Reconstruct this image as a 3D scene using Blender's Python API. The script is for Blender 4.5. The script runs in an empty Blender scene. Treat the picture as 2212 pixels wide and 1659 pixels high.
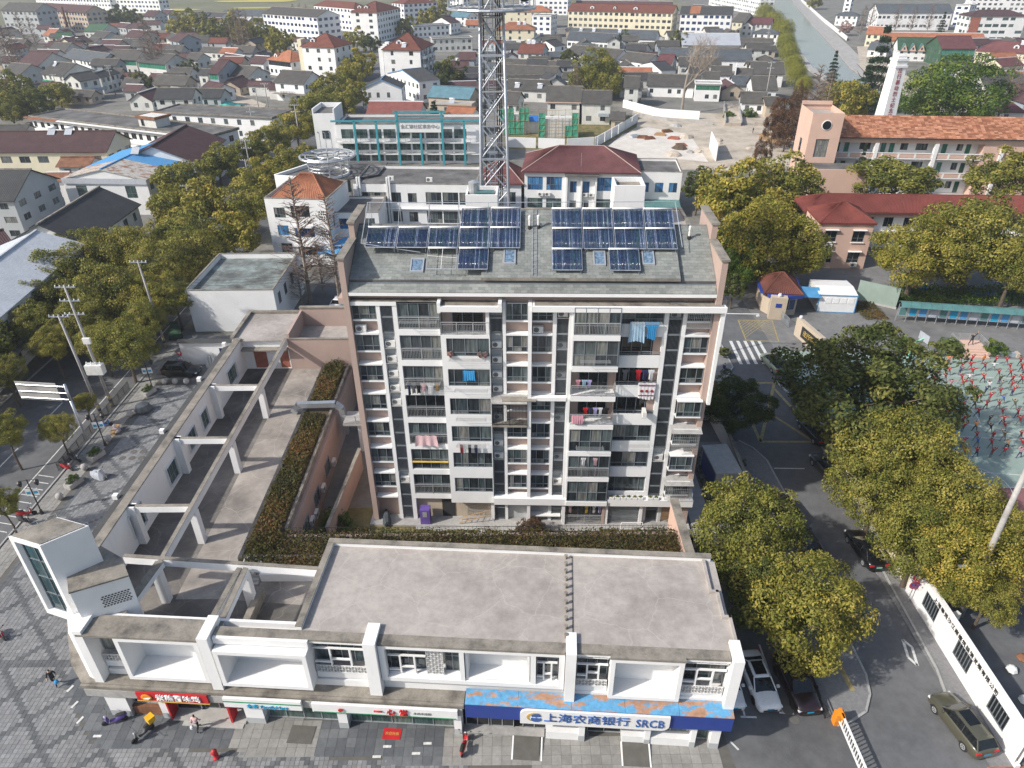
import bpy,bmesh,math,random
import numpy as np
from mathutils import Vector,Matrix
random.seed(7)
SC=bpy.context.scene
COL=SC.collection
rnd=random.Random(11)
# ------------------------------------------------------------------ camera, sky, sun, exposure
CAM_H=46.0
TH=math.radians(31.7);PH=math.radians(-0.43);FPX=2800/1.82278   # focal length in pixels of a 2212 wide picture
_c,_s=math.cos(TH),math.sin(TH)
FW=Vector((0,_c,-_s));_u0=Vector((0,_s,_c));_r0=Vector((1,0,0))
RT=_r0*math.cos(PH)+_u0*math.sin(PH);UP=_u0*math.cos(PH)-_r0*math.sin(PH)
cam=bpy.data.cameras.new('camera');camo=bpy.data.objects.new('camera',cam);COL.objects.link(camo)
cam.sensor_width=36;cam.lens=36*FPX/2212;cam.clip_start=0.5;cam.clip_end=6000
mw=Matrix((RT,UP,-FW)).transposed().to_4x4();mw.translation=(0,0,CAM_H);camo.matrix_world=mw
SC.camera=camo
SUN_EL=math.radians(38);SUN_DIR=Vector((2.0,0.85,0)).normalized()      # where shadows fall on the ground
W=bpy.data.worlds.new('World');SC.world=W;W.use_nodes=True
_n=W.node_tree.nodes;_l=W.node_tree.links;_n.clear()
_sky=_n.new('ShaderNodeTexSky');_sky.sky_type='NISHITA';_sky.sun_disc=False
_sky.sun_elevation=SUN_EL;_sky.sun_rotation=math.atan2(-SUN_DIR.x,-SUN_DIR.y)
_sky.air_density=1.2;_sky.dust_density=2.5;_sky.ozone_density=1.0
_bg=_n.new('ShaderNodeBackground');_bg.inputs['Strength'].default_value=0.125
_wo=_n.new('ShaderNodeOutputWorld');_l.new(_sky.outputs[0],_bg.inputs[0]);_l.new(_bg.outputs[0],_wo.inputs[0])
sun=bpy.data.lights.new('sun','SUN');sun.energy=3.7;sun.angle=math.radians(1.2);sun.color=(1.0,0.95,0.87)
suno=bpy.data.objects.new('sun',sun);COL.objects.link(suno);suno.location=(0,0,120)
suno.rotation_euler=Vector((SUN_DIR.x*math.cos(SUN_EL),SUN_DIR.y*math.cos(SUN_EL),-math.sin(SUN_EL))).to_track_quat('-Z','Y').to_euler()
SC.view_settings.view_transform='Standard';SC.view_settings.look='None'
SC.view_settings.exposure=0.34;SC.view_settings.gamma=1.0;SC.view_settings.use_curve_mapping=False
SC.cycles.max_bounces=4;SC.cycles.diffuse_bounces=2;SC.cycles.volume_bounces=0;SC.cycles.use_adaptive_sampling=True;SC.cycles.adaptive_threshold=.02;SC.cycles.glossy_bounces=2;SC.cycles.transmission_bounces=3
SC.cycles.transparent_max_bounces=6;SC.cycles.use_denoising=True;SC.cycles.use_light_tree=False;SC.cycles.caustics_reflective=False;SC.cycles.caustics_refractive=False
# ------------------------------------------------------------------ where a point of the photograph stands in the place
def ray(u,v):return RT*((u-1106)/FPX)-UP*((v-829.5)/FPX)+FW
def at(u,v,z=0.0):
    d=ray(u,v);t=(z-CAM_H)/d.z;return Vector((d.x*t,d.y*t,z))
def at_plane(u,v,p,n):
    d=ray(u,v);o=Vector((0,0,CAM_H));t=(Vector(p)-o).dot(n)/d.dot(n);return o+d*t
# ------------------------------------------------------------------ materials
MATS={}
def _mat(name):
    m=bpy.data.materials.new(name);m.use_nodes=True;MATS[name]=m
    nt=m.node_tree;b=nt.nodes['Principled BSDF'];return m,nt,b
def _noise(nt,scale,detail=4,rough=.6,stretch=(1,1,1),coord='Position'):
    if coord=='Position':g=nt.nodes.new('ShaderNodeNewGeometry');out=g.outputs['Position']
    else:g=nt.nodes.new('ShaderNodeTexCoord');out=g.outputs['Object']
    mp=nt.nodes.new('ShaderNodeMapping');mp.inputs['Scale'].default_value=stretch;nt.links.new(out,mp.inputs['Vector'])
    n=nt.nodes.new('ShaderNodeTexNoise');n.inputs['Scale'].default_value=scale;n.inputs['Detail'].default_value=detail;n.inputs['Roughness'].default_value=rough
    nt.links.new(mp.outputs[0],n.inputs['Vector']);return n
def _ramp(nt,src,stops):
    r=nt.nodes.new('ShaderNodeValToRGB');e=r.color_ramp.elements
    while len(e)<len(stops):e.new(0.5)
    for i,(p,c)in enumerate(stops):e[i].position=p;e[i].color=(*c,1)if len(c)==3 else c
    nt.links.new(src,r.inputs[0]);return r
def _mix(nt,fac,a,b,mode='MIX'):
    m=nt.nodes.new('ShaderNodeMix');m.data_type='RGBA';m.blend_type=mode
    for sock,val in((m.inputs[0],fac),(m.inputs[6],a),(m.inputs[7],b)):
        if hasattr(val,'is_linked')or hasattr(val,'node'):nt.links.new(val,sock)
        elif isinstance(val,(int,float)):sock.default_value=val
        else:sock.default_value=(*val,1)
    return m.outputs[2]
def sc_(c,k):return tuple(min(1,x*k)for x in c)
def plain(name,col,rough=.7,metal=0,var=.15,scale=1.5,bump=0,spec=.5,coord='Position'):
    m,nt,b=_mat(name)
    n=_noise(nt,scale,5,.65,coord=coord)
    r=_ramp(nt,n.outputs[0],[(.3,sc_(col,1-var)),(.7,sc_(col,1+var))])
    nt.links.new(r.outputs[0],b.inputs['Base Color'])
    b.inputs['Roughness'].default_value=rough;b.inputs['Metallic'].default_value=metal;b.inputs['Specular IOR Level'].default_value=spec
    if bump:
        n2=_noise(nt,scale*12,3);bp=nt.nodes.new('ShaderNodeBump');bp.inputs['Strength'].default_value=bump;bp.inputs['Distance'].default_value=.02
        nt.links.new(n2 .outputs[0],bp.inputs['Height']);nt.links.new(bp.outputs[0],b.inputs['Normal'])
    return m
def wallm(name,col,dirt=(.35,.33,.3),amt=.35,patch=.06):
    """painted wall with rain streaks and slight patchiness"""
    m,nt,b=_mat(name)
    n1=_noise(nt,.35,4);r1=_ramp(nt,n1 .outputs[0],[(.3,sc_(col,1-patch)),(.7,sc_(col,1+patch))])
    n2=_noise(nt,2.2,5,.7,(1,1,.09));r2=_ramp(nt,n2 .outputs[0],[(.56,(0,0,0)),(.85,(amt,amt,amt))])
    n3=_noise(nt,1.1,6,.7);r3=_ramp(nt,n3 .outputs[0],[(.62,(0,0,0)),(.9,(amt,amt,amt))])
    x=_mix(nt,r2 .outputs[0],r1 .outputs[0],dirt);x=_mix(nt,r3 .outputs[0],x,dirt)
    nt.links.new(x,b.inputs['Base Color']);b.inputs['Roughness'].default_value=.85;b.inputs['Specular IOR Level'].default_value=.25
    return m
def concm(name,a,bcol,c,scale=.22,lines=True,bump=.15):
    """weathered concrete: blotches, dark mould, fine pale cracks"""
    m,nt,b=_mat(name)
    n1=_noise(nt,scale,8,.62);r1=_ramp(nt,n1 .outputs[0],[(.32,c),(.48,bcol),(.68,a)])
    n2=_noise(nt,scale*9,6,.7);r2=_ramp(nt,n2 .outputs[0],[(.35,(.84,.84,.84)),(.65,(1.07,1.07,1.07))])
    x=_mix(nt,1.0,r1 .outputs[0],r2 .outputs[0],'MULTIPLY')
    if lines:
        g=nt.nodes.new('ShaderNodeNewGeometry');nd=_noise(nt,.6,3)
        add=nt.nodes.new('ShaderNodeVectorMath');add.operation='MULTIPLY_ADD';add.inputs[1].default_value=(.9,.9,.9)
        nt.links.new(nd.outputs['Color'],add.inputs[0]);nt.links.new(g.outputs['Position'],add.inputs[2])
        v=nt.nodes.new('ShaderNodeTexVoronoi');v.feature='DISTANCE_TO_EDGE';v.inputs['Scale'].default_value=.28;nt.links.new(add.outputs[0],v.inputs['Vector'])
        r3=_ramp(nt,v.outputs['Distance'],[(.0,(.35,.35,.35)),(.012,(0,0,0))])
        x=_mix(nt,r3 .outputs[0],x,sc_(a,1.25))
    nt.links.new(x,b.inputs['Base Color']);b.inputs['Roughness'].default_value=.9;b.inputs['Specular IOR Level'].default_value=.2
    if bump:
        bp=nt.nodes.new('ShaderNodeBump');bp.inputs['Strength'].default_value=bump;bp.inputs['Distance'].default_value=.03
        nt.links.new(n2 .outputs[0],bp.inputs['Height']);nt.links.new(bp.outputs[0],b.inputs['Normal'])
    return m
def tilem(name,col,var=.25,pitch=.3,along='rows'):
    """roof tiles too far to tell apart: fine uneven colour, per-house shift"""
    m,nt,b=_mat(name)
    n1=_noise(nt,.5,6,.7);r1=_ramp(nt,n1 .outputs[0],[(.3,sc_(col,1-var)),(.7,sc_(col,1+var))])
    n2=_noise(nt,6,4,.8);r2=_ramp(nt,n2 .outputs[0],[(.3,(.75,.75,.75)),(.7,(1.2,1.2,1.2))])
    x=_mix(nt,1.0,r1 .outputs[0],r2 .outputs[0],'MULTIPLY')
    oi=nt.nodes.new('ShaderNodeObjectInfo');r3=_ramp(nt,oi.outputs['Random'],[(0,(.85,.85,.87)),(1,(1.15,1.13,1.1))])
    x=_mix(nt,1.0,x,r3 .outputs[0],'MULTIPLY')
    nt.links.new(x,b.inputs['Base Color']);b.inputs['Roughness'].default_value=.8;b.inputs['Specular IOR Level'].default_value=.3
    return m
def glassm(name,cols,rough=.08):
    """window pane seen from outside: dark room or a curtain behind, sheen of glass in front; every pane its own"""
    m,nt,b=_mat(name)
    oi=nt.nodes.new('ShaderNodeObjectInfo')
    r=_ramp(nt,oi.outputs['Random'],[(i/len(cols),c)for i,c in enumerate(cols)]);r.color_ramp.interpolation='CONSTANT'
    n=_noise(nt,1.6,3,.6,(3.5,3.5,.4));r2=_ramp(nt,n.outputs[0],[(.35,(.5,.5,.5)),(.7,(1.4,1.4,1.4))])
    nt.links.new(_mix(nt,1.0,r.outputs[0],r2 .outputs[0],'MULTIPLY'),b.inputs['Base Color'])
    b.inputs['Roughness'].default_value=rough;b.inputs['Specular IOR Level'].default_value=.6
    return m
def leafm(name,lo,mid,hi,trans=.25):
    m,nt,b=_mat(name)
    a=nt.nodes.new('ShaderNodeAttribute');a.attribute_name='tint'
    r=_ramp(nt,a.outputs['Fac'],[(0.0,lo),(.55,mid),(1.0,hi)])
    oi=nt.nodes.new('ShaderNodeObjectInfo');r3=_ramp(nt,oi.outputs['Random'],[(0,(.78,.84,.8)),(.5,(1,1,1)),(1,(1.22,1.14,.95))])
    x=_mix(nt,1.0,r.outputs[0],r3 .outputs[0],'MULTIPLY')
    nt.links.new(x,b.inputs['Base Color']);b.inputs['Roughness'].default_value=.55;b.inputs['Specular IOR Level'].default_value=.25
    t=nt.nodes.new('ShaderNodeBsdfTranslucent');nt.links.new(x,t.inputs[0])
    ms=nt.nodes.new('ShaderNodeMixShader');ms.inputs[0].default_value=trans
    o=nt.nodes['Material Output'];nt.links.new(b.outputs[0],ms.inputs[1]);nt.links.new(t.outputs[0],ms.inputs[2]);nt.links.new(ms.outputs[0],o.inputs[0])
    return m
def tintm(name,stops,rough=.85):
    """colour chosen piece by piece through the pieces' tint"""
    m,nt,b=_mat(name)
    a=nt.nodes.new('ShaderNodeAttribute');a.attribute_name='tint';r=_ramp(nt,a.outputs['Fac'],stops)
    n=_noise(nt,3,5,.7);r2=_ramp(nt,n.outputs[0],[(.3,(.85,.85,.85)),(.7,(1.12,1.12,1.12))])
    n3=_noise(nt,.25,4,.6);r4=_ramp(nt,n3 .outputs[0],[(.35,(.82,.82,.82)),(.7,(1.1,1.1,1.1))])
    x=_mix(nt,1.0,r.outputs[0],r2 .outputs[0],'MULTIPLY');x=_mix(nt,1.0,x,r4 .outputs[0],'MULTIPLY')
    nt.links.new(x,b.inputs['Base Color']);b.inputs['Roughness'].default_value=rough;b.inputs['Specular IOR Level'].default_value=.3
    return m
def paintm(name,col,rough=.25,metal=.0,coat=.6):
    m,nt,b=_mat(name);n=_noise(nt,9,3,.6,coord='Object');r=_ramp(nt,n.outputs[0],[(.35,sc_(col,.92)),(.7,sc_(col,1.06))])
    nt.links.new(r.outputs[0],b.inputs['Base Color']);b.inputs['Roughness'].default_value=rough;b.inputs['Metallic'].default_value=metal
    b.inputs['Coat Weight'].default_value=coat;b.inputs['Coat Roughness'].default_value=.06
    return m
wallm('white',(.80,.80,.80),(.52,.52,.50),.32);wallm('white_old',(.62,.62,.59),(.20,.19,.17),.75,.12);wallm('cream',(.72,.66,.50),(.4,.37,.3),.4)
wallm('pink',(.43,.325,.285),(.28,.2,.17),.4);wallm('pink_pale',(.62,.43,.35),(.35,.27,.23),.3);wallm('grey_wall',(.42,.44,.45),(.2,.2,.2),.5);wallm('blue_grey_wall',(.33,.38,.43),(.2,.22,.24),.4)
wallm('tan_wall',(.50,.42,.33),(.25,.22,.19),.5)
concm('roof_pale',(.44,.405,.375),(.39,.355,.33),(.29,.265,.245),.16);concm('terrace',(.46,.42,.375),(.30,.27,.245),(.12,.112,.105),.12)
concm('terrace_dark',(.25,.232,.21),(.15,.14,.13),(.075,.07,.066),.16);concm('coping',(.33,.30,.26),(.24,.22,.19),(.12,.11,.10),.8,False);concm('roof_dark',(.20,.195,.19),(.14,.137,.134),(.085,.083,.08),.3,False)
concm('concrete',(.45,.44,.42),(.38,.37,.36),(.28,.27,.26),.5,False);concm('sand',(.56,.50,.42),(.47,.41,.34),(.32,.28,.22),.22,False)
concm('asphalt',(.165,.168,.175),(.135,.138,.144),(.10,.102,.107),.12,False,.2);concm('asphalt_old',(.23,.23,.23),(.19,.19,.19),(.14,.14,.14),.12,False,.2)
concm('town_ground',(.25,.24,.22),(.19,.185,.17),(.12,.125,.10),.11,False);concm('garden',(.26,.21,.11),(.17,.15,.065),(.075,.10,.03),.45,False)
concm('field',(.24,.22,.17),(.17,.17,.11),(.14,.16,.07),.012,False);concm('algae_roof',(.30,.36,.35),(.16,.175,.17),(.075,.08,.08),.35,False)
tilem('tile_grey',(.082,.079,.074));tilem('tile_dark',(.058,.06,.063));tilem('tile_maroon',(.085,.048,.05));tilem('tile_maroon_red',(.135,.055,.057));tilem('tile_brown',(.15,.055,.04));tilem('tile_red',(.19,.07,.062))
tilem('tile_orange',(.33,.135,.075),.3);tilem('tile_green',(.045,.10,.06));tilem('tile_slate',(.085,.098,.112));tilem('tile_blue',(.10,.33,.62),.08);tilem('tin',(.42,.45,.50),.1);tilem('rusty',(.22,.105,.06),.5);tilem('tile_teal',(.10,.20,.25));tilem('tile_school',(.155,.042,.034),.2)
tintm('tile_school_orange',[(0,(.24,.10,.055)),(.5,(.42,.18,.10)),(1,(.55,.28,.18))]);tintm('shingle',[(0,(.20,.215,.205)),(.5,(.235,.25,.24)),(1,(.275,.288,.275))])
tintm('paver_light',[(0,(.195,.20,.207)),(.5,(.228,.233,.24)),(1,(.265,.27,.277))]);tintm('paver_dark',[(0,(.105,.112,.12)),(.5,(.125,.132,.14)),(1,(.15,.157,.165))])
tintm('slab_dark',[(0,(.10,.108,.12)),(.5,(.125,.135,.147)),(1,(.16,.17,.18))]);tintm('slab_pale',[(0,(.25,.245,.232)),(.5,(.285,.278,.265)),(1,(.325,.317,.30))])
plain('alu',(.22,.25,.28),.45,.2);plain('alu_pale',(.5,.52,.54),.4,.5);plain('steel',(.42,.45,.48),.4,.6);plain('galv',(.50,.53,.58),.42,.55);plain('black_metal',(.03,.03,.032),.5);plain('teal_metal',(.05,.30,.36),.45)
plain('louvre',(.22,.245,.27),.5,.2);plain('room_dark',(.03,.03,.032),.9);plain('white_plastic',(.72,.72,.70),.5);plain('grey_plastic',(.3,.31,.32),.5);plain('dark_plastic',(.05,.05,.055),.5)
plain('blue_steel',(.09,.30,.55),.5,.1,.2,.8);plain('bank_blue',(.025,.055,.27),.4,0,.08);plain('sign_white',(.80,.80,.80),.4,0,.04);plain('letter_blue',(.05,.12,.33),.4,0,.05);plain('letter_white',(.85,.85,.85),.45,0,.04)
plain('red',(.50,.02,.025),.5);plain('char_red',(.28,.03,.04),.6);plain('green_sign',(.02,.28,.12),.45);plain('cyan_sign',(.02,.32,.55),.45);plain('gold',(.60,.42,.10),.45);plain('orange',(.75,.26,.02),.5);plain('yellow',(.72,.42,.02),.5);plain('purple',(.13,.08,.32),.5)
plain('road_paint',(.62,.62,.60),.7,0,.25,4);plain('road_yellow',(.33,.265,.12),.75,0,.35,2.5);plain('kerb_stone',(.36,.36,.35),.85);plain('brick_grey',(.20,.20,.205),.9,0,.2,5);plain('yard_pale',(.60,.56,.51),.9,0,.15,.3);plain('bark',(.11,.085,.065),.9,0,.3,5,.4);plain('bark_pale',(.27,.23,.19),.9,0,.3,4,.3);plain('twig',(.17,.12,.095),.9,0,.25,2)
plain('wood',(.38,.24,.12),.7);plain('soil',(.09,.065,.045),.95);plain('court_green',(.27,.345,.305),.8,0,.12,.4);plain('court_red',(.25,.115,.115),.8,0,.12,.4);plain('rubber',(.02,.02,.021),.8);plain('brick_red',(.34,.12,.08),.9,0,.3)
plain('water',(.21,.215,.205),.15,0,.15,.1,0,.7);plain('skin',(.52,.32,.23),.6);plain('hair',(.02,.017,.015),.6);plain('green_net',(.06,.34,.22),.8,0,.3,1.2);plain('aqua_net',(.12,.52,.44),.8,0,.3,1.2);plain('tarp_blue',(.02,.16,.50),.6)
plain('rapeseed',(.45,.40,.07),.9,0,.2,.05);plain('slab_stone',(.40,.39,.37),.9);plain('mat_grey',(.115,.11,.10),.95);plain('lamp_glass',(.7,.72,.75),.2);plain('mint',(.28,.62,.48),.5);plain('aqua_roof',(.09,.20,.20),.3,0,.2,.8)
glassm('glass',[(.03,.038,.044),(.045,.06,.07),(.06,.085,.092),(.10,.125,.13),(.028,.036,.042),(.17,.18,.17),(.045,.058,.07),(.22,.22,.205)])
glassm('glass_blue',[(.03,.14,.34),(.05,.20,.42),(.02,.06,.14),(.08,.25,.48)]);glassm('glass_green',[(.03,.17,.10),(.05,.25,.16),(.02,.09,.06),(.08,.28,.2)]);glassm('glass_navy',[(.02,.035,.11),(.03,.06,.18),(.012,.02,.05),(.05,.09,.2)])
glassm('glass_shop',[(.05,.09,.085),(.09,.14,.13),(.13,.17,.15)]);glassm('glass_car',[(.012,.014,.016)],.05);glassm('skylight_glass',[(.16,.24,.34)],.1);glassm('glass_teal',[(.02,.06,.075),(.03,.08,.095)],.1);glassm('glass_dark',[(.012,.014,.016),(.018,.022,.025)])
glassm('tube',[(.02,.035,.10),(.03,.055,.14),(.16,.21,.33),(.022,.045,.11),(.05,.09,.17),(.03,.075,.11)],.14)  # paler tubes put the bright streaks of glare into the colour
leafm('leaf_camphor',(.075,.098,.02),(.26,.25,.05),(.46,.375,.09),.3);leafm('leaf_dark',(.04,.06,.018),(.105,.13,.036),(.22,.21,.06),.3);leafm('leaf_willow',(.11,.13,.02),(.25,.26,.035),(.36,.33,.06));leafm('leaf_cedar',(.018,.038,.022),(.04,.075,.038),(.085,.125,.06))
leafm('leaf_green',(.03,.065,.012),(.085,.15,.025),(.22,.26,.05));leafm('leaf_hedge',(.035,.045,.014),(.10,.085,.022),(.22,.10,.04));leafm('leaf_rust',(.05,.03,.017),(.12,.065,.035),(.20,.105,.055));leafm('leaf_grass',(.03,.06,.01),(.10,.12,.03),(.26,.20,.08),.1);leafm('leaf_pink',(.25,.16,.16),(.42,.30,.30),(.55,.42,.42))
CLOTH={}
for k,c in dict(red=(.46,.02,.03),crimson=(.30,.015,.03),white=(.70,.70,.72),black=(.02,.02,.024),navy=(.025,.035,.10),grey=(.16,.165,.175),blue=(.05,.17,.50),pink=(.62,.30,.36),orange=(.70,.20,.03),olive=(.09,.10,.05),tan=(.42,.27,.12),green=(.05,.16,.06),pale_blue=(.33,.48,.62),lilac=(.42,.38,.62),yellow=(.72,.52,.08),rose=(.66,.45,.47),sky=(.04,.30,.62)).items():
    plain('cloth_'+k,c,.85,0,.12,6,coord='Object')
# ------------------------------------------------------------------ mesh building
class MB:
    def __init__(s):s.v=[];s.f=[];s.m=[];s.t=[]
    def add(s,vs,fs,m=0,t=.5):
        o=len(s.v);s.v.extend(vs);s.f.extend([tuple(i+o for i in f)for f in fs]);s.m.extend([m]*len(fs));s.t.extend([t]*len(fs));return s
    def box(s,x0,x1,y0,y1,z0,z1,m=0,t=.5):
        return s.add([(x0,y0,z0),(x1,y0,z0),(x1,y1,z0),(x0,y1,z0),(x0,y0,z1),(x1,y0,z1),(x1,y1,z1),(x0,y1,z1)],
                     [(0,3,2,1),(4,5,6,7),(0,1,5,4),(1,2,6,5),(2,3,7,6),(3,0,4,7)],m,t)
    def quad(s,a,b,c,d,m=0,t=.5):return s.add([a,b,c,d],[(0,1,2,3)],m,t)
    def poly(s,pts,m=0):return s.add([tuple(p)for p in pts],[tuple(range(len(pts)))],m)
    def extr(s,pts,z0,z1,m=0,cap=True):
        n=len(pts);vs=[(p[0],p[1],z0)for p in pts]+[(p[0],p[1],z1)for p in pts]
        fs=[(i,(i+1)%n,n+(i+1)%n,n+i)for i in range(n)]
        if cap:fs+=[tuple(range(n,2*n)),tuple(range(n-1,-1,-1))]
        return s.add(vs,fs,m)
    def prism(s,pts,axis,a,b,m=0):
        """outline in the plane across an axis, pushed from a to b"""
        n=len(pts)
        def P(p,k):return{'x':(k,p[0],p[1]),'y':(p[0],k,p[1])}[axis]
        vs=[P(p,a)for p in pts]+[P(p,b)for p in pts]
        fs=[(i,(i+1)%n,n+(i+1)%n,n+i)for i in range(n)]+[tuple(range(n,2*n)),tuple(range(n-1,-1,-1))]
        return s.add(vs,fs,m)
    def tube(s,a,b,r,r2=None,n=6,m=0,cap=True):
        a=Vector(a);b=Vector(b);d=(b-a);r2=r if r2 is None else r2
        if d.length<1e-6:return s
        d.normalize();x=d.orthogonal().normalized();y=d.cross(x);vs=[]
        for c,rr in((a,r),(b,r2)):
            for i in range(n):
                w=2*math.pi*i/n;vs.append(tuple(c+x*(math.cos(w)*rr)+y*(math.sin(w)*rr)))
        fs=[(i,(i+1)%n,n+(i+1)%n,n+i)for i in range(n)]
        if cap:fs+=[tuple(range(n,2*n)),tuple(range(n-1,-1,-1))]
        return s.add(vs,fs,m)
    def path(s,pts,r,n=6,m=0):
        for a,b in zip(pts,pts[1:]):s.tube(a,b,r,None,n,m)
        return s
    def lathe(s,prof,n=12,m=0,c=(0,0)):
        vs=[];k=len(prof)
        for(r,z)in prof:
            for i in range(n):w=2*math.pi*i/n;vs.append((c[0]+r*math.cos(w),c[1]+r*math.sin(w),z))
        fs=[(j*n+i,j*n+(i+1)%n,(j+1)*n+(i+1)%n,(j+1)*n+i)for j in range(k-1)for i in range(n)]
        fs+=[tuple(range(n-1,-1,-1)),tuple(range((k-1)*n,k*n))]
        return s.add(vs,fs,m)
    def mesh(s,name,mats,smooth=False,tint=False):
        me=bpy.data.meshes.new(name);me.from_pydata([tuple(p)for p in s.v],[],s.f)
        for k in([mats]if isinstance(mats,str)else mats):me.materials.append(MATS[k])
        if any(s.m):me.polygons.foreach_set('material_index',s.m)
        if smooth:me.polygons.foreach_set('use_smooth',[True]*len(s.f))
        if tint:a=me.attributes.new('tint','FLOAT','FACE');a.data.foreach_set('value',s.t)
        if not smooth:me.shade_flat()
        me.update();return me
    def build(s,name,mats,parent=None,loc=(0,0,0),rz=0,smooth=False,tint=False):
        return put(name,s.mesh(name,mats,smooth,tint),parent,loc,rz)
def put(name,me,parent=None,loc=(0,0,0),rz=0,scale=None):
    o=bpy.data.objects.new(name,me);COL.objects.link(o);o.location=loc;o.rotation_euler=(0,0,rz)
    if scale is not None:o.scale=(scale,)*3 if isinstance(scale,(int,float))else scale
    if parent is not None:o.parent=parent
    return o
def thing(name,label,cat,loc=(0,0,0),rz=0,group=None):
    o=bpy.data.objects.new(name,None);COL.objects.link(o);o.location=loc;o.rotation_euler=(0,0,rz);o.empty_display_size=.2
    return tag(o,label,cat,group)
def tag(o,label,cat,group=None,kind=None):
    if label:o['label']=label
    if cat:o['category']=cat
    if group:o['group']=group
    if kind:o['kind']=kind
    return o
def struct(o):o['kind']='structure';return o
def stuff(o,label=None,cat=None):return tag(o,label,cat,None,'stuff')
def ORD(i):return['first','second','third','fourth','fifth','sixth','seventh','eighth','ninth','tenth','eleventh','twelfth','thirteenth','fourteenth','fifteenth','sixteenth','seventeenth','eighteenth','nineteenth','twentieth'][i]
def text_mesh(body,size,mat,extrude=.02,align='CENTER',spacing=1.0):
    cu=bpy.data.curves.new('lettering','FONT');cu.body=body;cu.size=size;cu.extrude=extrude;cu.align_x=align;cu.align_y='CENTER';cu.space_character=spacing;cu.resolution_u=2
    o=bpy.data.objects.new('lettering',cu);COL.objects.link(o)
    me=bpy.data.meshes.new_from_object(o);bpy.data.objects.remove(o)
    me.materials.clear();me.materials.append(MATS[mat]);return me
def lettering(body,size,mat,parent,loc,rx=math.pi/2,rz=0,extrude=.02,name='lettering',spacing=1.0,sx=1.0):
    o=put(name,text_mesh(body,size,mat,extrude,spacing=spacing),parent,loc);o.rotation_euler=(rx,0,rz);o.scale=(sx,1,1);return o
# ------------------------------------------------------------------ windows and walls
_WC={}
def window(parent,x,y,z,w,h,cols=(1,1),rows=(1,),rz=0,fm='alu',gm='glass',fw=.05,split=True,name='window',fd=.07):
    """x,y,z: lower left corner on the wall plane, seen from outside; the outside is local -Y"""
    key=(round(w,2),round(h,2),cols,rows,fm,gm,split,fw)
    if key not in _WC:
        f=MB();f.box(0,w,-fd,fd,0,fw).box(0,w,-fd,fd,h-fw,h).box(0,fw,-fd,fd,fw,h-fw).box(w-fw,w,-fd,fd,fw,h-fw)
        cs=sum(cols);xs=[0];[xs.append(xs[-1]+c/cs*w)for c in cols];rs=sum(rows);zs=[0];[zs.append(zs[-1]+r/rs*h)for r in rows]
        for q in xs[1:-1]:f.box(q-fw*.5,q+fw*.5,-fd*.8,fd*.8,fw,h-fw)
        for q in zs[1:-1]:f.box(fw,w-fw,-fd*.7,fd*.7,q-fw*.45,q+fw*.45)
        panes=[]
        for a,b in zip(xs,xs[1:]):
            for c,d in zip(zs,zs[1:]):panes.append((a+.01,b-.01,c+.01,d-.01))
        if split:
            pm=[]
            for a,b,c,d in panes:pm.append(((a,c),MB().box(0,b-a,-.006,.006,0,d-c).mesh('pane',gm)))
            _WC[key]=(f.mesh(name,fm),pm)
        else:
            f.box(.01,w-.01,-.008,.008,.01,h-.01,1);_WC[key]=(f.mesh(name,[fm,gm]),[])
    me,pm=_WC[key];o=put(name,me,parent,(x,y,z),rz)
    for(a,c),p in pm:put('pane',p,o,(a,0,c))
    return o
def wall_face(mb,p0,p1,z0,z1,holes=(),depth=.14,m=0,mr=None):
    """upright wall from p0 to p1 (outside on the right hand of the way), with window openings and their reveals"""
    p0=Vector((p0[0],p0[1]));p1=Vector((p1[0],p1[1]));d=p1-p0;L=d.length;d.normalize();n=Vector((d.y,-d.x));mr=m if mr is None else mr
    xs=sorted({0,L,*[max(0,min(L,h[k]))for h in holes for k in(0,1)]});zs=sorted({z0,z1,*[max(z0,min(z1,h[k]))for h in holes for k in(2,3)]})
    P=lambda a,z,k=0.0:(p0 .x+d.x*a-n.x*k,p0 .y+d.y*a-n.y*k,z)
    if not holes:mb.quad(P(0,z0),P(L,z0),P(L,z1),P(0,z1),m);return
    for a,b in zip(xs,xs[1:]):
        for c,e in zip(zs,zs[1:]):
            ca,cz=(a+b)/2,(c+e)/2
            if not any(h[0]<ca<h[1]and h[2]<cz<h[3]for h in holes):mb.quad(P(a,c),P(b,c),P(b,e),P(a,e),m)
    for a,b,c,e in holes:
        mb.quad(P(a,c),P(b,c),P(b,c,depth),P(a,c,depth),mr);mb.quad(P(a,e,depth),P(b,e,depth),P(b,e),P(a,e),mr)
        mb.quad(P(a,c,depth),P(a,e,depth),P(a,e),P(a,c),mr);mb.quad(P(b,c),P(b,e),P(b,e,depth),P(b,c,depth),mr)
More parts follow.
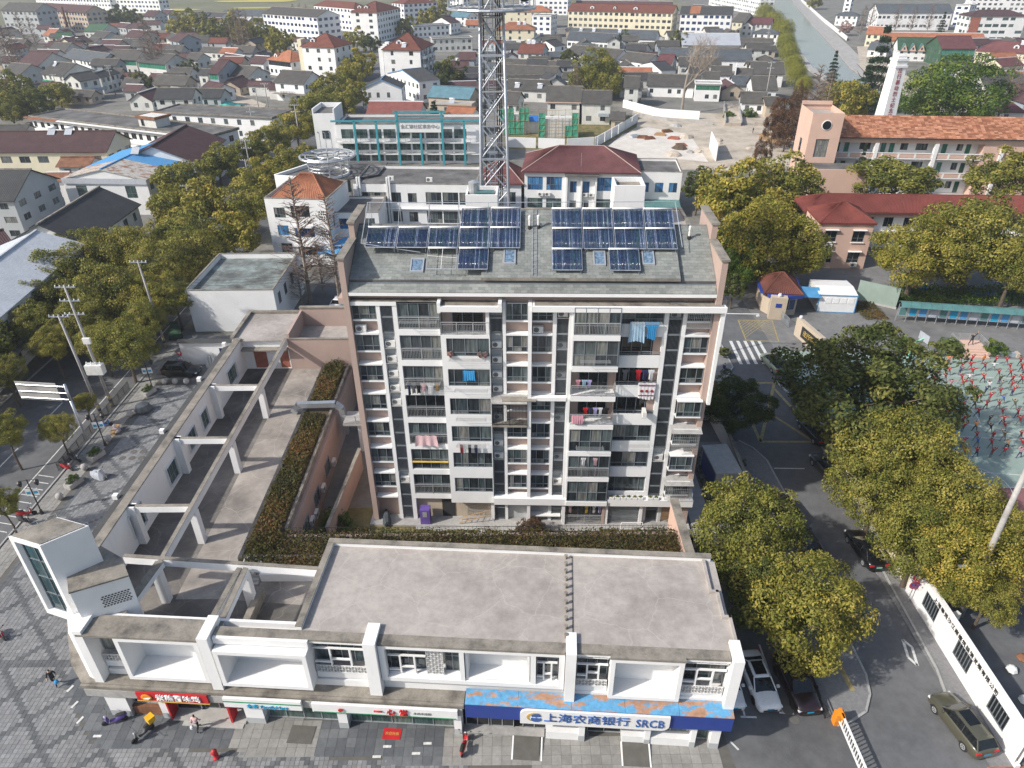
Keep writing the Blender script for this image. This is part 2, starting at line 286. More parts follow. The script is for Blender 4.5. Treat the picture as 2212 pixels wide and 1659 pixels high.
def facade(parent,mb,p0,p1,z0,z1,wins,depth=.14,m=0,split=False,fm='alu',gm='glass',sill=None,name='window'):
    """wins: (a, z, w, h, cols, rows[, glass])"""
    p0=Vector((p0[0],p0[1]));p1=Vector((p1[0],p1[1]));d=(p1-p0).normalized();n=Vector((d.y,-d.x));ang=math.atan2(d.y,d.x);L=(p1-p0).length
    wins=[w for w in wins if w[0]>.04 and w[0]+w[2]<L-.04 and w[1]>=z0 and w[1]+w[3]<z1]
    wall_face(mb,p0,p1,z0,z1,[(w[0],w[0]+w[2],w[1],w[1]+w[3])for w in wins],depth,m)
    for w in wins:
        q=p0+d*w[0]-n*(depth-.05)
        o=window(parent,q.x,q.y,w[1],w[2],w[3],w[4],w[5],ang,fm,w[6]if len(w)>6 else gm,split=split,name=name)
        if sill:
            key=('sill',round(w[2],2),sill)
            if key not in _WC:_WC[key]=MB().box(-.08,w[2]+.08,-.2,.06,-.09,-.002).mesh('sill',sill)
            put('sill',_WC[key],o,(0,0,0))
def awningm(name,a,b_):
    m,nt,b=_mat(name);n=_noise(nt,.55,6,.65,(1,2.5,2.5));r=_ramp(nt,n.outputs[0],[(.5,a),(.56,sc_(b_,1.2)),(.68,b_)]);n2=_noise(nt,3,4);r2=_ramp(nt,n2 .outputs[0],[(.3,(.8,.8,.8)),(.7,(1.2,1.2,1.2))])
    nt.links.new(_mix(nt,1.0,r.outputs[0],r2 .outputs[0],'MULTIPLY'),b.inputs['Base Color']);b.inputs['Roughness'].default_value=.6
awningm('awning',(.10,.31,.53),(.33,.19,.12));awningm('rust_sheet',(.50,.47,.42),(.26,.14,.09))
# ------------------------------------------------------------------ people: one continuous skin over a posed skeleton (made first, while the scene is empty)
def person_mesh(name,J,E,R):
    """J joints, E bones, R radii; slots: top, trousers, skin, hair, shoes"""
    keys=list(J);me=bpy.data.meshes.new(name);me.from_pydata([J[k]for k in keys],[(keys.index(a),keys.index(b))for a,b in E],[]);ob=bpy.data.objects.new(name,me);COL.objects.link(ob)
    md=ob.modifiers.new('s','SKIN');md.use_smooth_shade=True;sv=me.skin_vertices[0].data if me.skin_vertices else None
    if sv is None:
        bm=bmesh.new();bm.from_mesh(me);bm.verts.layers.skin.verify();bm.to_mesh(me);bm.free();sv=me.skin_vertices[0].data
    for i,k in enumerate(keys):sv[i].radius=R[k]if isinstance(R[k],tuple)else(R[k],R[k]);sv[i].use_root=(k=='pel')
    ob.modifiers.new('d','SUBSURF').levels=1;bpy.context.view_layer.update()
    m=bpy.data.meshes.new_from_object(ob.evaluated_get(bpy.context.evaluated_depsgraph_get()));bpy.data.objects.remove(ob);m.name=name;m.materials.clear()
    for k in('cloth_red','cloth_grey','skin','hair','dark_plastic'):m.materials.append(MATS[k])
    seg=[(k,Vector(J[k]))for k in keys];hd=Vector(J['head']);W_={'lw':2,'rw':2,'lh':2,'rh':2,'lt':2,'rt':2,'neck':2}
    f_=(hd-Vector(J['neck'])).normalized()
    for p in m.polygons:
        c=p.center;k=min(seg,key=lambda q:(q[1]-c).length)[0]
        if k in('head','top'):s=2 if(c.y<hd.y-.03 and(c-hd).dot(f_)<.05)else 3
        elif k in W_:s=W_[k]
        elif k in('lk','rk','la','ra','lp','rp'):s=1
        elif k in('lf','rf'):s=4
        else:s=0
        p.material_index=s
    m.polygons.foreach_set('use_smooth',[True]*len(m.polygons));m.update();return m
PR=dict(pel=(.15,.11),sp=(.13,.10),ch=(.16,.11),neck=.05,head=(.085,.10),top=.05,ls=.075,rs=.075,le=.05,re=.05,lw=.034,rw=.034,lh=(.04,.022),rh=(.04,.022),lt=.012,rt=.012,lp=.095,rp=.095,lk=.062,rk=.062,la=.042,ra=.042,lf=.035,rf=.035)
PE=[('pel','sp'),('sp','ch'),('ch','neck'),('neck','head'),('head','top'),('ch','ls'),('ls','le'),('le','lw'),('lw','lh'),('lw','lt'),('ch','rs'),('rs','re'),('re','rw'),('rw','rh'),('rw','rt'),('pel','lp'),('lp','lk'),('lk','la'),('la','lf'),('pel','rp'),('rp','rk'),('rk','ra'),('ra','rf')]
BASE=dict(pel=(0,0,.93),sp=(0,.01,1.12),ch=(0,.02,1.34),neck=(0,.01,1.48),head=(0,-.02,1.60),top=(0,-.015,1.70),ls=(.17,.02,1.39),rs=(-.17,.02,1.39),le=(.23,.03,1.13),re=(-.23,.03,1.13),lw=(.24,-.05,.90),rw=(-.24,-.05,.90),lh=(.24,-.07,.79),rh=(-.24,-.07,.79),lt=(.21,-.11,.85),rt=(-.21,-.11,.85),lp=(.09,0,.86),rp=(-.09,0,.86),lk=(.10,-.02,.48),rk=(-.10,-.02,.48),la=(.11,.01,.08),ra=(-.11,.01,.08),lf=(.12,-.15,.035),rf=(-.12,-.15,.035))
def pose(**k):d=dict(BASE);d.update(k);return d
def lean(d,a,ks=('sp','ch','neck','head','top','ls','rs','le','re','lw','rw','lh','rh','lt','rt')):
    o=dict(d)
    for k in ks:x,y,z=d[k];o[k]=(x+math.sin(a)*(z-.93),y,.93+(z-.93)*math.cos(a)+0*x)
    return o
UPA=dict(le=(.36,-.02,1.55),re=(-.36,-.02,1.55),lw=(.14,-.02,1.76),rw=(-.14,-.02,1.76),lh=(.04,-.02,1.82),rh=(-.04,-.02,1.82),lt=(.10,-.06,1.80),rt=(-.10,-.06,1.80));WIDE=dict(lk=(.24,-.02,.48),rk=(-.24,-.02,.48),la=(.34,.01,.08),ra=(-.34,.01,.08),lf=(.38,-.14,.035),rf=(-.38,-.14,.035))
TP=dict(le=(.46,0,1.40),re=(-.46,0,1.40),lw=(.70,0,1.42),rw=(-.70,0,1.42),lh=(.80,0,1.42),rh=(-.80,0,1.42),lt=(.74,-.06,1.44),rt=(-.74,-.06,1.44))
WALK=dict(lk=(.10,-.16,.50),la=(.10,-.24,.10),lf=(.11,-.38,.06),rk=(-.10,.05,.48),ra=(-.10,.30,.14),rf=(-.11,.18,.04),le=(.23,.12,1.15),lw=(.25,.10,.93),lh=(.25,.08,.83),re=(-.23,-.06,1.14),rw=(-.24,-.20,.97),rh=(-.24,-.25,.88))
SIT=dict(pel=(0,0,.52),sp=(0,.03,.72),ch=(0,.0,.94),neck=(0,-.05,1.07),head=(0,-.10,1.18),top=(0,-.09,1.28),ls=(.17,0,.98),rs=(-.17,0,.98),le=(.22,-.05,.74),re=(-.22,-.05,.74),lw=(.14,-.28,.68),rw=(-.14,-.28,.68),lh=(.1,-.38,.68),rh=(-.1,-.38,.68),lt=(.1,-.33,.72),rt=(-.1,-.33,.72),lp=(.09,-.05,.5),rp=(-.09,-.05,.5),lk=(.12,-.44,.48),rk=(-.12,-.44,.48),la=(.12,-.42,.09),ra=(-.12,-.42,.09),lf=(.13,-.56,.035),rf=(-.13,-.56,.035))
PM={}
for nm,d in dict(stretch=lean(pose(**UPA,**WIDE),.33),stretch2=lean(pose(**UPA),-.25),arms_up=pose(**UPA,**WIDE),wide=pose(**TP,**WIDE),stand=pose(),walk=pose(**WALK),sit=pose(**SIT),lean_wide=lean(pose(**{**TP,'le':(.36,0,1.6),'lw':(.3,0,1.86),'lh':(.26,0,1.95),'lt':(.3,-.05,1.92)},**WIDE),.3)).items():PM[nm]=person_mesh('body',d,PE,PR)
def person(label,loc,rz,pose_,top='red',legs='grey',s=1.0,group=None,hair='hair'):
    o=put('person',PM[pose_],None,loc,rz,s)
    for i,k in((0,'cloth_'+top),(1,'cloth_'+legs),(3,hair)):sl=o.material_slots[i];sl.link='OBJECT';sl.material=MATS[k]
    return tag(o,label,'person',group)
# ================================================================== GROUND, ROADS, PLAZA
def sheet(name,pts,mat,z):
    return struct(MB().poly([(p[0],p[1],z)for p in pts]).build(name,mat))
def rect(x0,x1,y0,y1):return[(x0,y0),(x1,y0),(x1,y1),(x0,y1)]
sheet('ground',rect(-3500,3500,-300,5000),'town_ground',-.03)
sheet('field',[(-700,560),(-150,560),(-120,620),(0,640),(160,640),(160,1500),(-900,1500)],'field',-.01)
sheet('field',[(260,760),(700,700),(900,1500),(300,1500)],'field',-.01)
for i,(x,y,w,d)in enumerate([(-292,690,55,26),(-215,706,70,16),(-250,800,90,40),(-205,650,30,10),(-140,720,46,20),(-330,640,20,9)]):
    o=MB();n=14
    o.poly([(x+w*.5*math.cos(a*2*math.pi/n)*rnd.uniform(.8,1.1),y+d*.5*math.sin(a*2*math.pi/n)*rnd.uniform(.8,1.1),.3)for a in range(n)]);struct(o.build('rapeseed_field','rapeseed'))
sheet('street',rect(-60.5,-46.6,0,420),'asphalt',.0);sheet('street',rect(-120,-60.5,20,60),'asphalt',.0)
sheet('school_road',rect(16,35,10,112),'asphalt',.0);sheet('parking_ground',rect(13.4,22.2,15,37),'asphalt',.004)
sheet('school_forecourt',[(35,80.5),(90,76),(90,108),(35,112)],'asphalt_old',.002)
sheet('compound_yard',rect(33.2,75,15,47.5),'asphalt',.003);sheet('service_yard',rect(-31,-13,71,112),'asphalt',.003);sheet('street_bay',rect(-47,-32,75.5,88),'asphalt_old',.004)
sheet('sports_court',[(35.2,48),(90,46),(90,77),(35.2,82.6)],'court_green',.006);sheet('sports_court_end',[(38,40),(90,40),(90,53.2),(38,54.6)],'court_red',.010)
sheet('garden_lawn',rect(-21,15.2,40,52),'garden',.0);sheet('building_yard',[(36,172),(96,166),(99,214),(88,232),(40,243),(32,200)],'sand',.0)
sheet('side_path',rect(16.6,18.6,47,66),'slab_stone',.012)
# canal with its two quays
cl=[(121,262),(130,330),(150,410),(193,560),(226,700),(300,960)];cr=[(132,258),(146,330),(166,400),(210,560),(254,720),(335,960)]
o=MB()
for i in range(len(cl)-1):o.quad((*cl[i],.02),(*cr[i],.02),(*cr[i+1],.02),(*cl[i+1],.02))
struct(o.build('canal_water','water'))
def quay(pts,w,name,h=.55):
    o=MB()
    for(a,b)in zip(pts,pts[1:]):
        d=(Vector(b)-Vector(a)).normalized();n=Vector((d.y,-d.x))*w;pl=[a,b,(b[0]+n.x,b[1]+n.y),(a[0]+n.x,a[1]+n.y)];o.extr(pl,-.2,h)
    return struct(o.build(name,'concrete'))
quay(cr,8,'quay');quay(cl,-3,'towpath',.5)
sheet('canal_walk',[(123,205),(140,205),(163,330),(186,400),(178,400),(150,330),(128,250)],'sand',.6)
# --- pavers of the plaza, one by one
def pavers(name,regions,size,gap,mats,dark=None,z=.03,th=.03,jit=.006,seed=1,skip=None):
    r=np.random.default_rng(seed);out={0:[],1:[]}
    for(x0,x1,y0,y1)in regions:
        nx,ny=int((x1-x0)/size),int((y1-y0)/size)
        for i in range(nx):
            for j in range(ny):
                if skip and skip(x0+(i+.5)*size,y0+(j+.5)*size):continue
                out[1 if dark and dark(x0+(i+.5)*size,y0+(j+.5)*size)else 0].append((x0+i*size,y0+j*size))
    for k in(0,1):
        if not out[k]:continue
        p=np.array(out[k]);n=len(p);g=gap/2;s=size
        base=np.array([[g,g,0],[s-g,g,0],[s-g,s-g,0],[g,s-g,0],[g*1.6,g*1.6,th],[s-g*1.6,g*1.6,th],[s-g*1.6,s-g*1.6,th],[g*1.6,s-g*1.6,th]])
        V=base[None]+np.concatenate([p,np.full((n,1),z-th)],1)[:,None];V[:,4:,2]+=r.normal(0,jit,(n,1))*.5+r.normal(0,jit*.25,(n,4))
        F=np.array([[4,5,6,7],[0,1,5,4],[1,2,6,5],[2,3,7,6],[3,0,4,7]])[None]+(np.arange(n)*8)[:,None,None]
        big_mesh(name,V.reshape(-1,3),F.reshape(-1,4),np.repeat(r.random(n),5),mats[k],True)
def big_mesh(name,V,F,T,mat,make_stuff=False,parent=None):
    me=bpy.data.meshes.new(name);nf=len(F)
    me.vertices.add(len(V));me.vertices.foreach_set('co',np.asarray(V,np.float32).ravel())
    me.loops.add(nf*4);me.loops.foreach_set('vertex_index',np.asarray(F,np.int32).ravel())
    me.polygons.add(nf);me.polygons.foreach_set('loop_start',np.arange(nf,dtype=np.int32)*4)
    a=me.attributes.new('tint','FLOAT','FACE');a.data.foreach_set('value',np.asarray(T,np.float32))
    me.materials.append(MATS[mat]);me.update(calc_edges=True);me.shade_flat()
    if make_stuff is None:return me
    o=put(name,me,parent)
    if make_stuff:o['kind']='stuff'
    return o
def band(x,y):
    u,v=(x+y+.9*math.sin(0))%4.3,(x-y)%4.3
    return u<.62 or v<.62 or(abs(y-34.8)<.3 and x<-33)or abs(x+43.4)<.3
sheet('plaza_bed',[(-46.6,10),(16,10),(14.2,29.5),(-28,31),(-31.6,37),(-31.6,76),(-46.6,76)],'mat_grey',.006)
def frontY(x):return 30.85-(x+28.9)*.0675        # foot of the shop fronts
def slab_zone(x,y):return(x>-28.9 and y>frontY(x)-2.5)or(x<=-28.9 and y>28.35+(-28.9-x)*1.117 and x>-33.2)
pavers('plaza_pavers',[(-43.7,6,21,36.7),(-43.7,-31.7,36.68,75)],.32,.016,('paver_light','paver_dark'),band,.022,.014,skip=slab_zone)
pavers('sidewalk_pavers',[(-46.2,-43.7,27.6,84)],.42,.014,('slab_pale','slab_pale'),None,.024,.014,seed=3)
# shop forecourt slabs
def in_poly(x,y,P):
    c=False;j=len(P)-1
    for i in range(len(P)):
        if(P[i][1]>y)!=(P[j][1]>y)and x<(P[j][0]-P[i][0])*(y-P[i][1])/(P[j][1]-P[i][1])+P[i][0]:c=not c
        j=i
    return c
pale_bits=lambda x,y:(-19.6<x<-13.5)or x>-4.6
regs=[(-33.2,13.7,26.0,37.0)]
pavers('forecourt_slabs',regs,.66,.012,('slab_dark','slab_pale'),pale_bits,.026,.012,.003,5,skip=lambda x,y:not slab_zone(x,y)or y>(frontY(x)+.4 if x>-28.9 else 36.5)or x>13.6)
# kerbs
def kerb(name,pts,w=.16,h=.13,mat='kerb_stone'):
    o=MB()
    for a,b in zip(pts,pts[1:]):
        d=(Vector(b)-Vector(a)).normalized();n=Vector((d.y,-d.x))*w;e=d*.004
        o.extr([(a[0]+e.x,a[1]+e.y),(b[0]-e.x,b[1]-e.y),(b[0]+n.x-e.x,b[1]+n.y-e.y),(a[0]+n.x+e.x,a[1]+n.y+e.y)],-.02,h)
    return struct(o.build(name,mat))
kerb('kerb',[(-46.45,20),(-46.45,78.0)]);kerb('kerb',[(-60.6,60),(-60.6,400)])
kerb('kerb',[(28.6,99),(28.3,85),(28.2,78),(26.4,75)]);kerb('kerb',[(24.6,62.4),(25.8,61),(26.6,58.9),(26.75,54),(26.75,37)])
kerb('kerb',[(32.4,75.6),(33.2,71.8),(33.2,51.8),(33.0,46)]);kerb('kerb',[(31.9,45),(31.7,40.7),(31.45,33.7),(31.05,31.6)])
rp=[(22.1,37),(25.7,37.2),(26.0,33.2),(25.6,31.6),(24.7,30.2),(23.4,29.5),(22.3,29.25),(21.95,31)]
kerb('kerb',[(26.0,37),(26.0,33.2),(25.6,31.6),(24.7,30.2),(23.4,29.5),(22.3,29.2)])
struct(MB().extr(rp,-.02,.10).build('traffic_island','brick_grey'));sheet('pavement',rect(31.1,33,26,46),'brick_grey',.05)
struct(MB().extr([(22,37),(26.7,37),(26.7,58.8),(24.6,62.2),(19,62),(19,48),(22,48)],-.02,.10).build('pavement','brick_grey'))
struct(MB().extr([(26.4,75.0),(28.25,78),(28.4,99),(20,99),(20,72)],-.02,.10).build('pavement','brick_grey'))
sheet('tactile_strip',[(23.9,37),(24.3,37),(24.6,31.9),(24.2,31.9)],'road_yellow',.112)
# painted markings
def line(o,a,b,w,z=.006,m=0):
    a=Vector(a);b=Vector(b);d=(b-a).normalized();n=Vector((d.y,-d.x))*w*.5
    o.quad((a.x-n.x,a.y-n.y,z),(a.x+n.x,a.y+n.y,z),(b.x+n.x,b.y+n.y,z),(b.x-n.x,b.y-n.y,z),m)
o=MB()
for i in range(5):x=29.5+i*.98;line(o,(x-.05,78.9),(x+.25-.02*i,85.2),.42)
struct(o.build('crosswalk_marking','road_paint'))
o=MB()
for a,b in[((29.1,74.3),(32.9,74.3)),((32.2,74.2),(26.9,62.2)),((26.8,62.2),(32.6,62.1)),((27.0,65.6),(26.9,62.2)),((29.4,68),(32.6,62.2)),((31.8,73),(33,66))]:line(o,a,b,.34)
P4=[(32.5,91.5),(37.3,91.2),(36.2,84.9),(31.9,85.4)]
for a,b in zip(P4,P4[1:]+P4[:1]):line(o,a,b,.18)
for k in range(1,9):
    f=k/9;q=lambda A,B,t:(A[0]+(B[0]-A[0])*t,A[1]+(B[1]-A[1])*t)
    line(o,q(P4[0],P4[1],f),q(P4[0],P4[3],f),.09,.008);line(o,q(P4[0],P4[1],f),q(P4[1],P4[2],1-f),.09,.0085)
struct(o.build('yellow_marking','road_yellow'))
o=MB()
D=[at(1950,1382),at(1970,1398),at(1982,1438),at(1962,1420)]
for a,b in zip(D,D[1:]+D[:1]):line(o,a.xy,b.xy,.2)
for a,b in[((16.4,36.4),(16.1,30.0)),((15.8,30.0),(16.9,29.95)),((18.9,36),(18.9,30.3)),((18.6,30.3),(19.6,30.2)),((30.9,46),(31.4,40.8)),((31.45,40.8),(32.5,43)),((31.5,42.4),(32.2,44)),((26.9,57.6),(30,57.5)),((25,60.5),(25.6,58.2)),((25.6,58.2),(26,54)),((14.6,28.2),(15.0,27.6))]:line(o,a,b,.14)
for k in range(9):line(o,(-46.9,49+k*1.0),(-48.7,49.4+k*1.0),.1)
for k in range(12):line(o,(-53.5,40+k*9),(-53.5,44+k*9),.15)
line(o,(-48.9,40),(-48.9,120),.12)
struct(o.build('road_marking','road_paint'))
o=MB()
for a,b in[((38,77.2),(80,73.2)),((38,72),(80,50)),((40,64),(80,59)),((52,76.4),(45,56)),((40,54.6),(80,53.2)),((66,74.6),(52,55)),((47,56.8),(60,55))]:line(o,a,b,.1,.014)
for k in range(18):
    a0,a1=-.4+k*.14,-.4+(k+1)*.14;line(o,(46+7*math.cos(a0),68+7*math.sin(a0)),(46+7*math.cos(a1),68+7*math.sin(a1)),.1,.014)
    line(o,(46+3.2*math.cos(a0),54.7+3.2*math.sin(a0)),(46+3.2*math.cos(a1),54.7+3.2*math.sin(a1)),.1,.015)
struct(o.build('court_marking','road_paint'))
# round covers and patches in the plaza
for i in range(6):
    x,y=-41.6+(i%3)*1.0+(.3 if i>2 else 0),61.2-(i//3)*1.1
    tag(MB().lathe([(.34,.02),(.34,.045),(.30,.05)],20).build('manhole_cover','mat_grey',None,(x,y,0)),'dark round cover in the plaza, '+ORD(i%3)+' from the street in the '+('farther','nearer')[i//3]+' row','manhole cover','manhole covers in the plaza')
for i,(x,y,r)in enumerate([(19.0,31.2,.42),(19.25,30.5,.4),(19.5,29.75,.34)]):
    tag(MB().lathe([(r,.0),(r,.02),(r-.05,.026)],20).build('manhole_cover','mat_grey',None,(x,y,0)),'dark manhole between the white sedan and maroon car, '+ORD(i)+' from the tree','manhole cover','manholes between the parked cars')
MATW=[(-14.6,28.9,1.7,1.3,'grey doormat in front of the convenience store','mat_grey')]
sheet('yard_concrete',[at(1288,338).xy,at(1345,290).xy,at(1400,275).xy,at(1490,290).xy,at(1530,350).xy,at(1480,345).xy],'yard_pale',.012)
sheet('waste_ground',[at(1090,322).xy,at(1090,262).xy,at(1380,250).xy,at(1375,275).xy,at(1285,322).xy],'garden',.006)
# ================================================================== APARTMENT BLOCK
AX,AY,AYAW=-13.0,50.4,math.radians(-1.8)
FH=2.82
apt=thing('apartment_building','white and pink eight-storey apartment block with grey roof and balconies','apartment building',(AX,AY,0),AYAW)
def part(name,mb,mats,parent=apt,loc=(0,0,0),rz=0,**k):return mb.build(name,mats,parent,loc,rz,**k)
part('wall',MB().box(.46,28.6,.58,12.4,0,22.95),'pink')
for nm,x0,x1 in(('gable_wall',0,.45),('gable_wall',28.61,29.06)):
    o=MB();o.prism([(-.25,0),(12.5,0),(12.5,24.4),(8.4,24.4),(8.4,27.35),(4.1,27.35),(4.1,26.05),(-.25,26.05)],'x',x0,x1)
    w=part(nm,o,'pink')
    part('coping',MB().box(x0-.1,x1+.1,-.35,4.08,26.05,26.2).box(x0-.1,x1+.1,4.0,8.5,27.35,27.5),'coping',w)
    part('cornice',MB().box(x0-(.5 if x0<1 else-.46),x0-.01 if x0<1 else x1+.5,.2,5,22.2,22.7),'pink',w)
# --- columns
COLS=[(2.42,2.72,0),(3.7,4.05,0),(12.3,12.55,.05),(14.3,14.6,-.55),(16.25,16.55,0),(17.5,17.8,-.55),(24.9,25.25,0),(26.35,26.65,0)]
for i,(a,b,y)in enumerate(COLS):part('column',MB().box(a,b,y,.57,0,22.5),'white')
part('column',MB().box(29.07,29.35,-.55,.3,13.6,22.05),'white')
part('column',MB().box(11.0,11.3,-.1,.57,0,2.6),'white')
for x in(21.45,24.6,26.4,28.3):part('column',MB().box(x,x+.28,-.4 if x<25 else .0,.1 if x<25 else .4,0,2.5),'white')
# --- top and podium beams
part('beam',MB().box(14.62,29.4,-.75,-.551,22.06,22.52).box(14.62,29.4,-.551,.5,22.3,22.46),['white']);part('ledge',MB().box(14.8,29.2,-.5,.45,22.465,22.52),'coping')
part('beam',MB().box(7.3,12.29,-.7,-.45,22.0,22.45).box(7.3,7.55,-.69,.3,21.9,22.75).box(12.0,12.28,-.69,.3,22.0,22.75),'white');part('ledge',MB().box(7.56,11.99,-.44,.5,22.3,22.46),'coping')
part('beam',MB().box(.46,4.05,-.06,.5,22.2,22.52),'white');part('ledge',MB().box(.46,7.28,-.02,.5,22.53,22.6),'coping')
part('podium_beam',MB().box(11.31,29.25,-.7,-.3,2.62,3.35).box(11.31,29.2,-.29,.5,2.8,3.2),'white')
part('podium_beam',MB().box(14.61,17.49,-.6,-.2,13.85,14.2),'white')
part('terrace_parapet',MB().box(28.95,29.25,-.28,1.6,3.2,3.9),'white')
part('wall',MB().box(12.2,15,-.9,.5,13.95,14.05),'coping')
part('floor_slab',MB().box(-.3,29.3,-.9,1.5,-.02,.18),'concrete')
# --- railing, louvre, air conditioner, balcony glazing
_RC={}
def railing(w,x,y,z,h=1.05,mat='alu_pale',parent=apt,rz=0):
    k=(round(w,2),h,mat)
    if k not in _RC:
        o=MB();o.box(0,w,-.03,.03,h-.06,h).box(0,w,-.02,.02,.07,.11).box(0,w,-.018,.018,h-.22,h-.19)
        n=max(2,int(w/.12))
        for i in range(1,n):q=w*i/n;o.box(q-.011,q+.011,-.011,.011,.11,h-.22)
        for i in range(int(w/1.2)+1):q=w*i/max(1,int(w/1.2));o.box(max(0,q-.03),min(w,q+.03),-.025,.025,0,h-.06)
        _RC[k]=o.mesh('railing',mat)
    return put('railing',_RC[k],parent,(x,y,z),rz)
def louvre(w,h,x,y,z):
    k=('lv',round(w,2),round(h,2))
    if k not in _RC:
        f=MB().box(0,w,-.04,.04,0,.07).box(0,w,-.04,.04,h-.07,h).box(0,.05,-.04,.04,.07,h-.07).box(w-.05,w,-.04,.04,.07,h-.07)
        s=MB();n=int(w/.1)
        for i in range(n):q=.05+(w-.1)*(i+.5)/n;s.add([(q-.022,-.03,.07),(q+.012,.03,.07),(q+.022,.03,.07),(q-.012,-.03,.07),(q-.022,-.03,h-.07),(q+.012,.03,h-.07),(q+.022,.03,h-.07),(q-.012,-.03,h-.07)],[(0,1,5,4),(1,2,6,5),(2,3,7,6),(3,0,4,7)])
        _RC[k]=(f.mesh('louvre_panel','louvre'),s.mesh('fins','louvre'))
    a,b=_RC[k];o=put('louvre_panel',a,apt,(x,y,z));put('fins',b,o)
AC_ME=None
def aircon(label,parent,loc,rz=0,group='air conditioners',s=1.0):
    """outdoor unit: casing with louvred side, round fan grille, two feet; front is -Y; stands at loc (world if no parent frame)"""
    global AC_ME
    if AC_ME is None:
        c=MB().box(-.42,.42,0,.3,.05,.6);c.box(-.43,.43,-.008,.0,.04,.05).box(.2,.4,-.012,-.001,.12,.52)
        for i in range(6):c.box(.3,.415,-.015,-.002,.16+i*.055,.185+i*.055)
        g=MB();n=18
        for r,w in((.235,.018),(.16,.01),(.09,.01)):
            for i in range(n):
                a,b=2*math.pi*i/n,2*math.pi*(i+1)/n;cx,cz=-.14,.325
                g.quad((cx+r*math.cos(a),-.02,cz+r*math.sin(a)),(cx+(r-w)*math.cos(a),-.02,cz+(r-w)*math.sin(a)),(cx+(r-w)*math.cos(b),-.02,cz+(r-w)*math.sin(b)),(cx+r*math.cos(b),-.02,cz+r*math.sin(b)))
        d=MB();d.poly([(-.14+.215*math.cos(2*math.pi*i/n),-.006,.325+.215*math.sin(2*math.pi*i/n))for i in range(n)])
        f=MB().box(-.36,-.28,0,.32,0,.05).box(.28,.36,0,.32,0,.05)
        AC_ME=(c.mesh('casing','white_plastic'),g.mesh('grille','white_plastic'),d.mesh('fan','dark_plastic'),f.mesh('foot','grey_plastic'))
    if parent is not None:
        M=Matrix.Translation(parent.location)@Matrix.Rotation(parent.rotation_euler.z,4,'Z');loc=M@Vector(loc);rz+=parent.rotation_euler.z
    t=thing('air_conditioner',label,'air conditioner',loc,rz,group);t.scale=(s,s,s)
    c=put('casing',AC_ME[0],t);put('grille',AC_ME[1],c);put('fan',AC_ME[2],c);put('foot',AC_ME[3],t);return t
def fl(k):return ORD(k)+' floor above the ground floor' if k else 'ground floor'
W3=dict(cols=(1,1.4,1),rows=(.45,1.05))
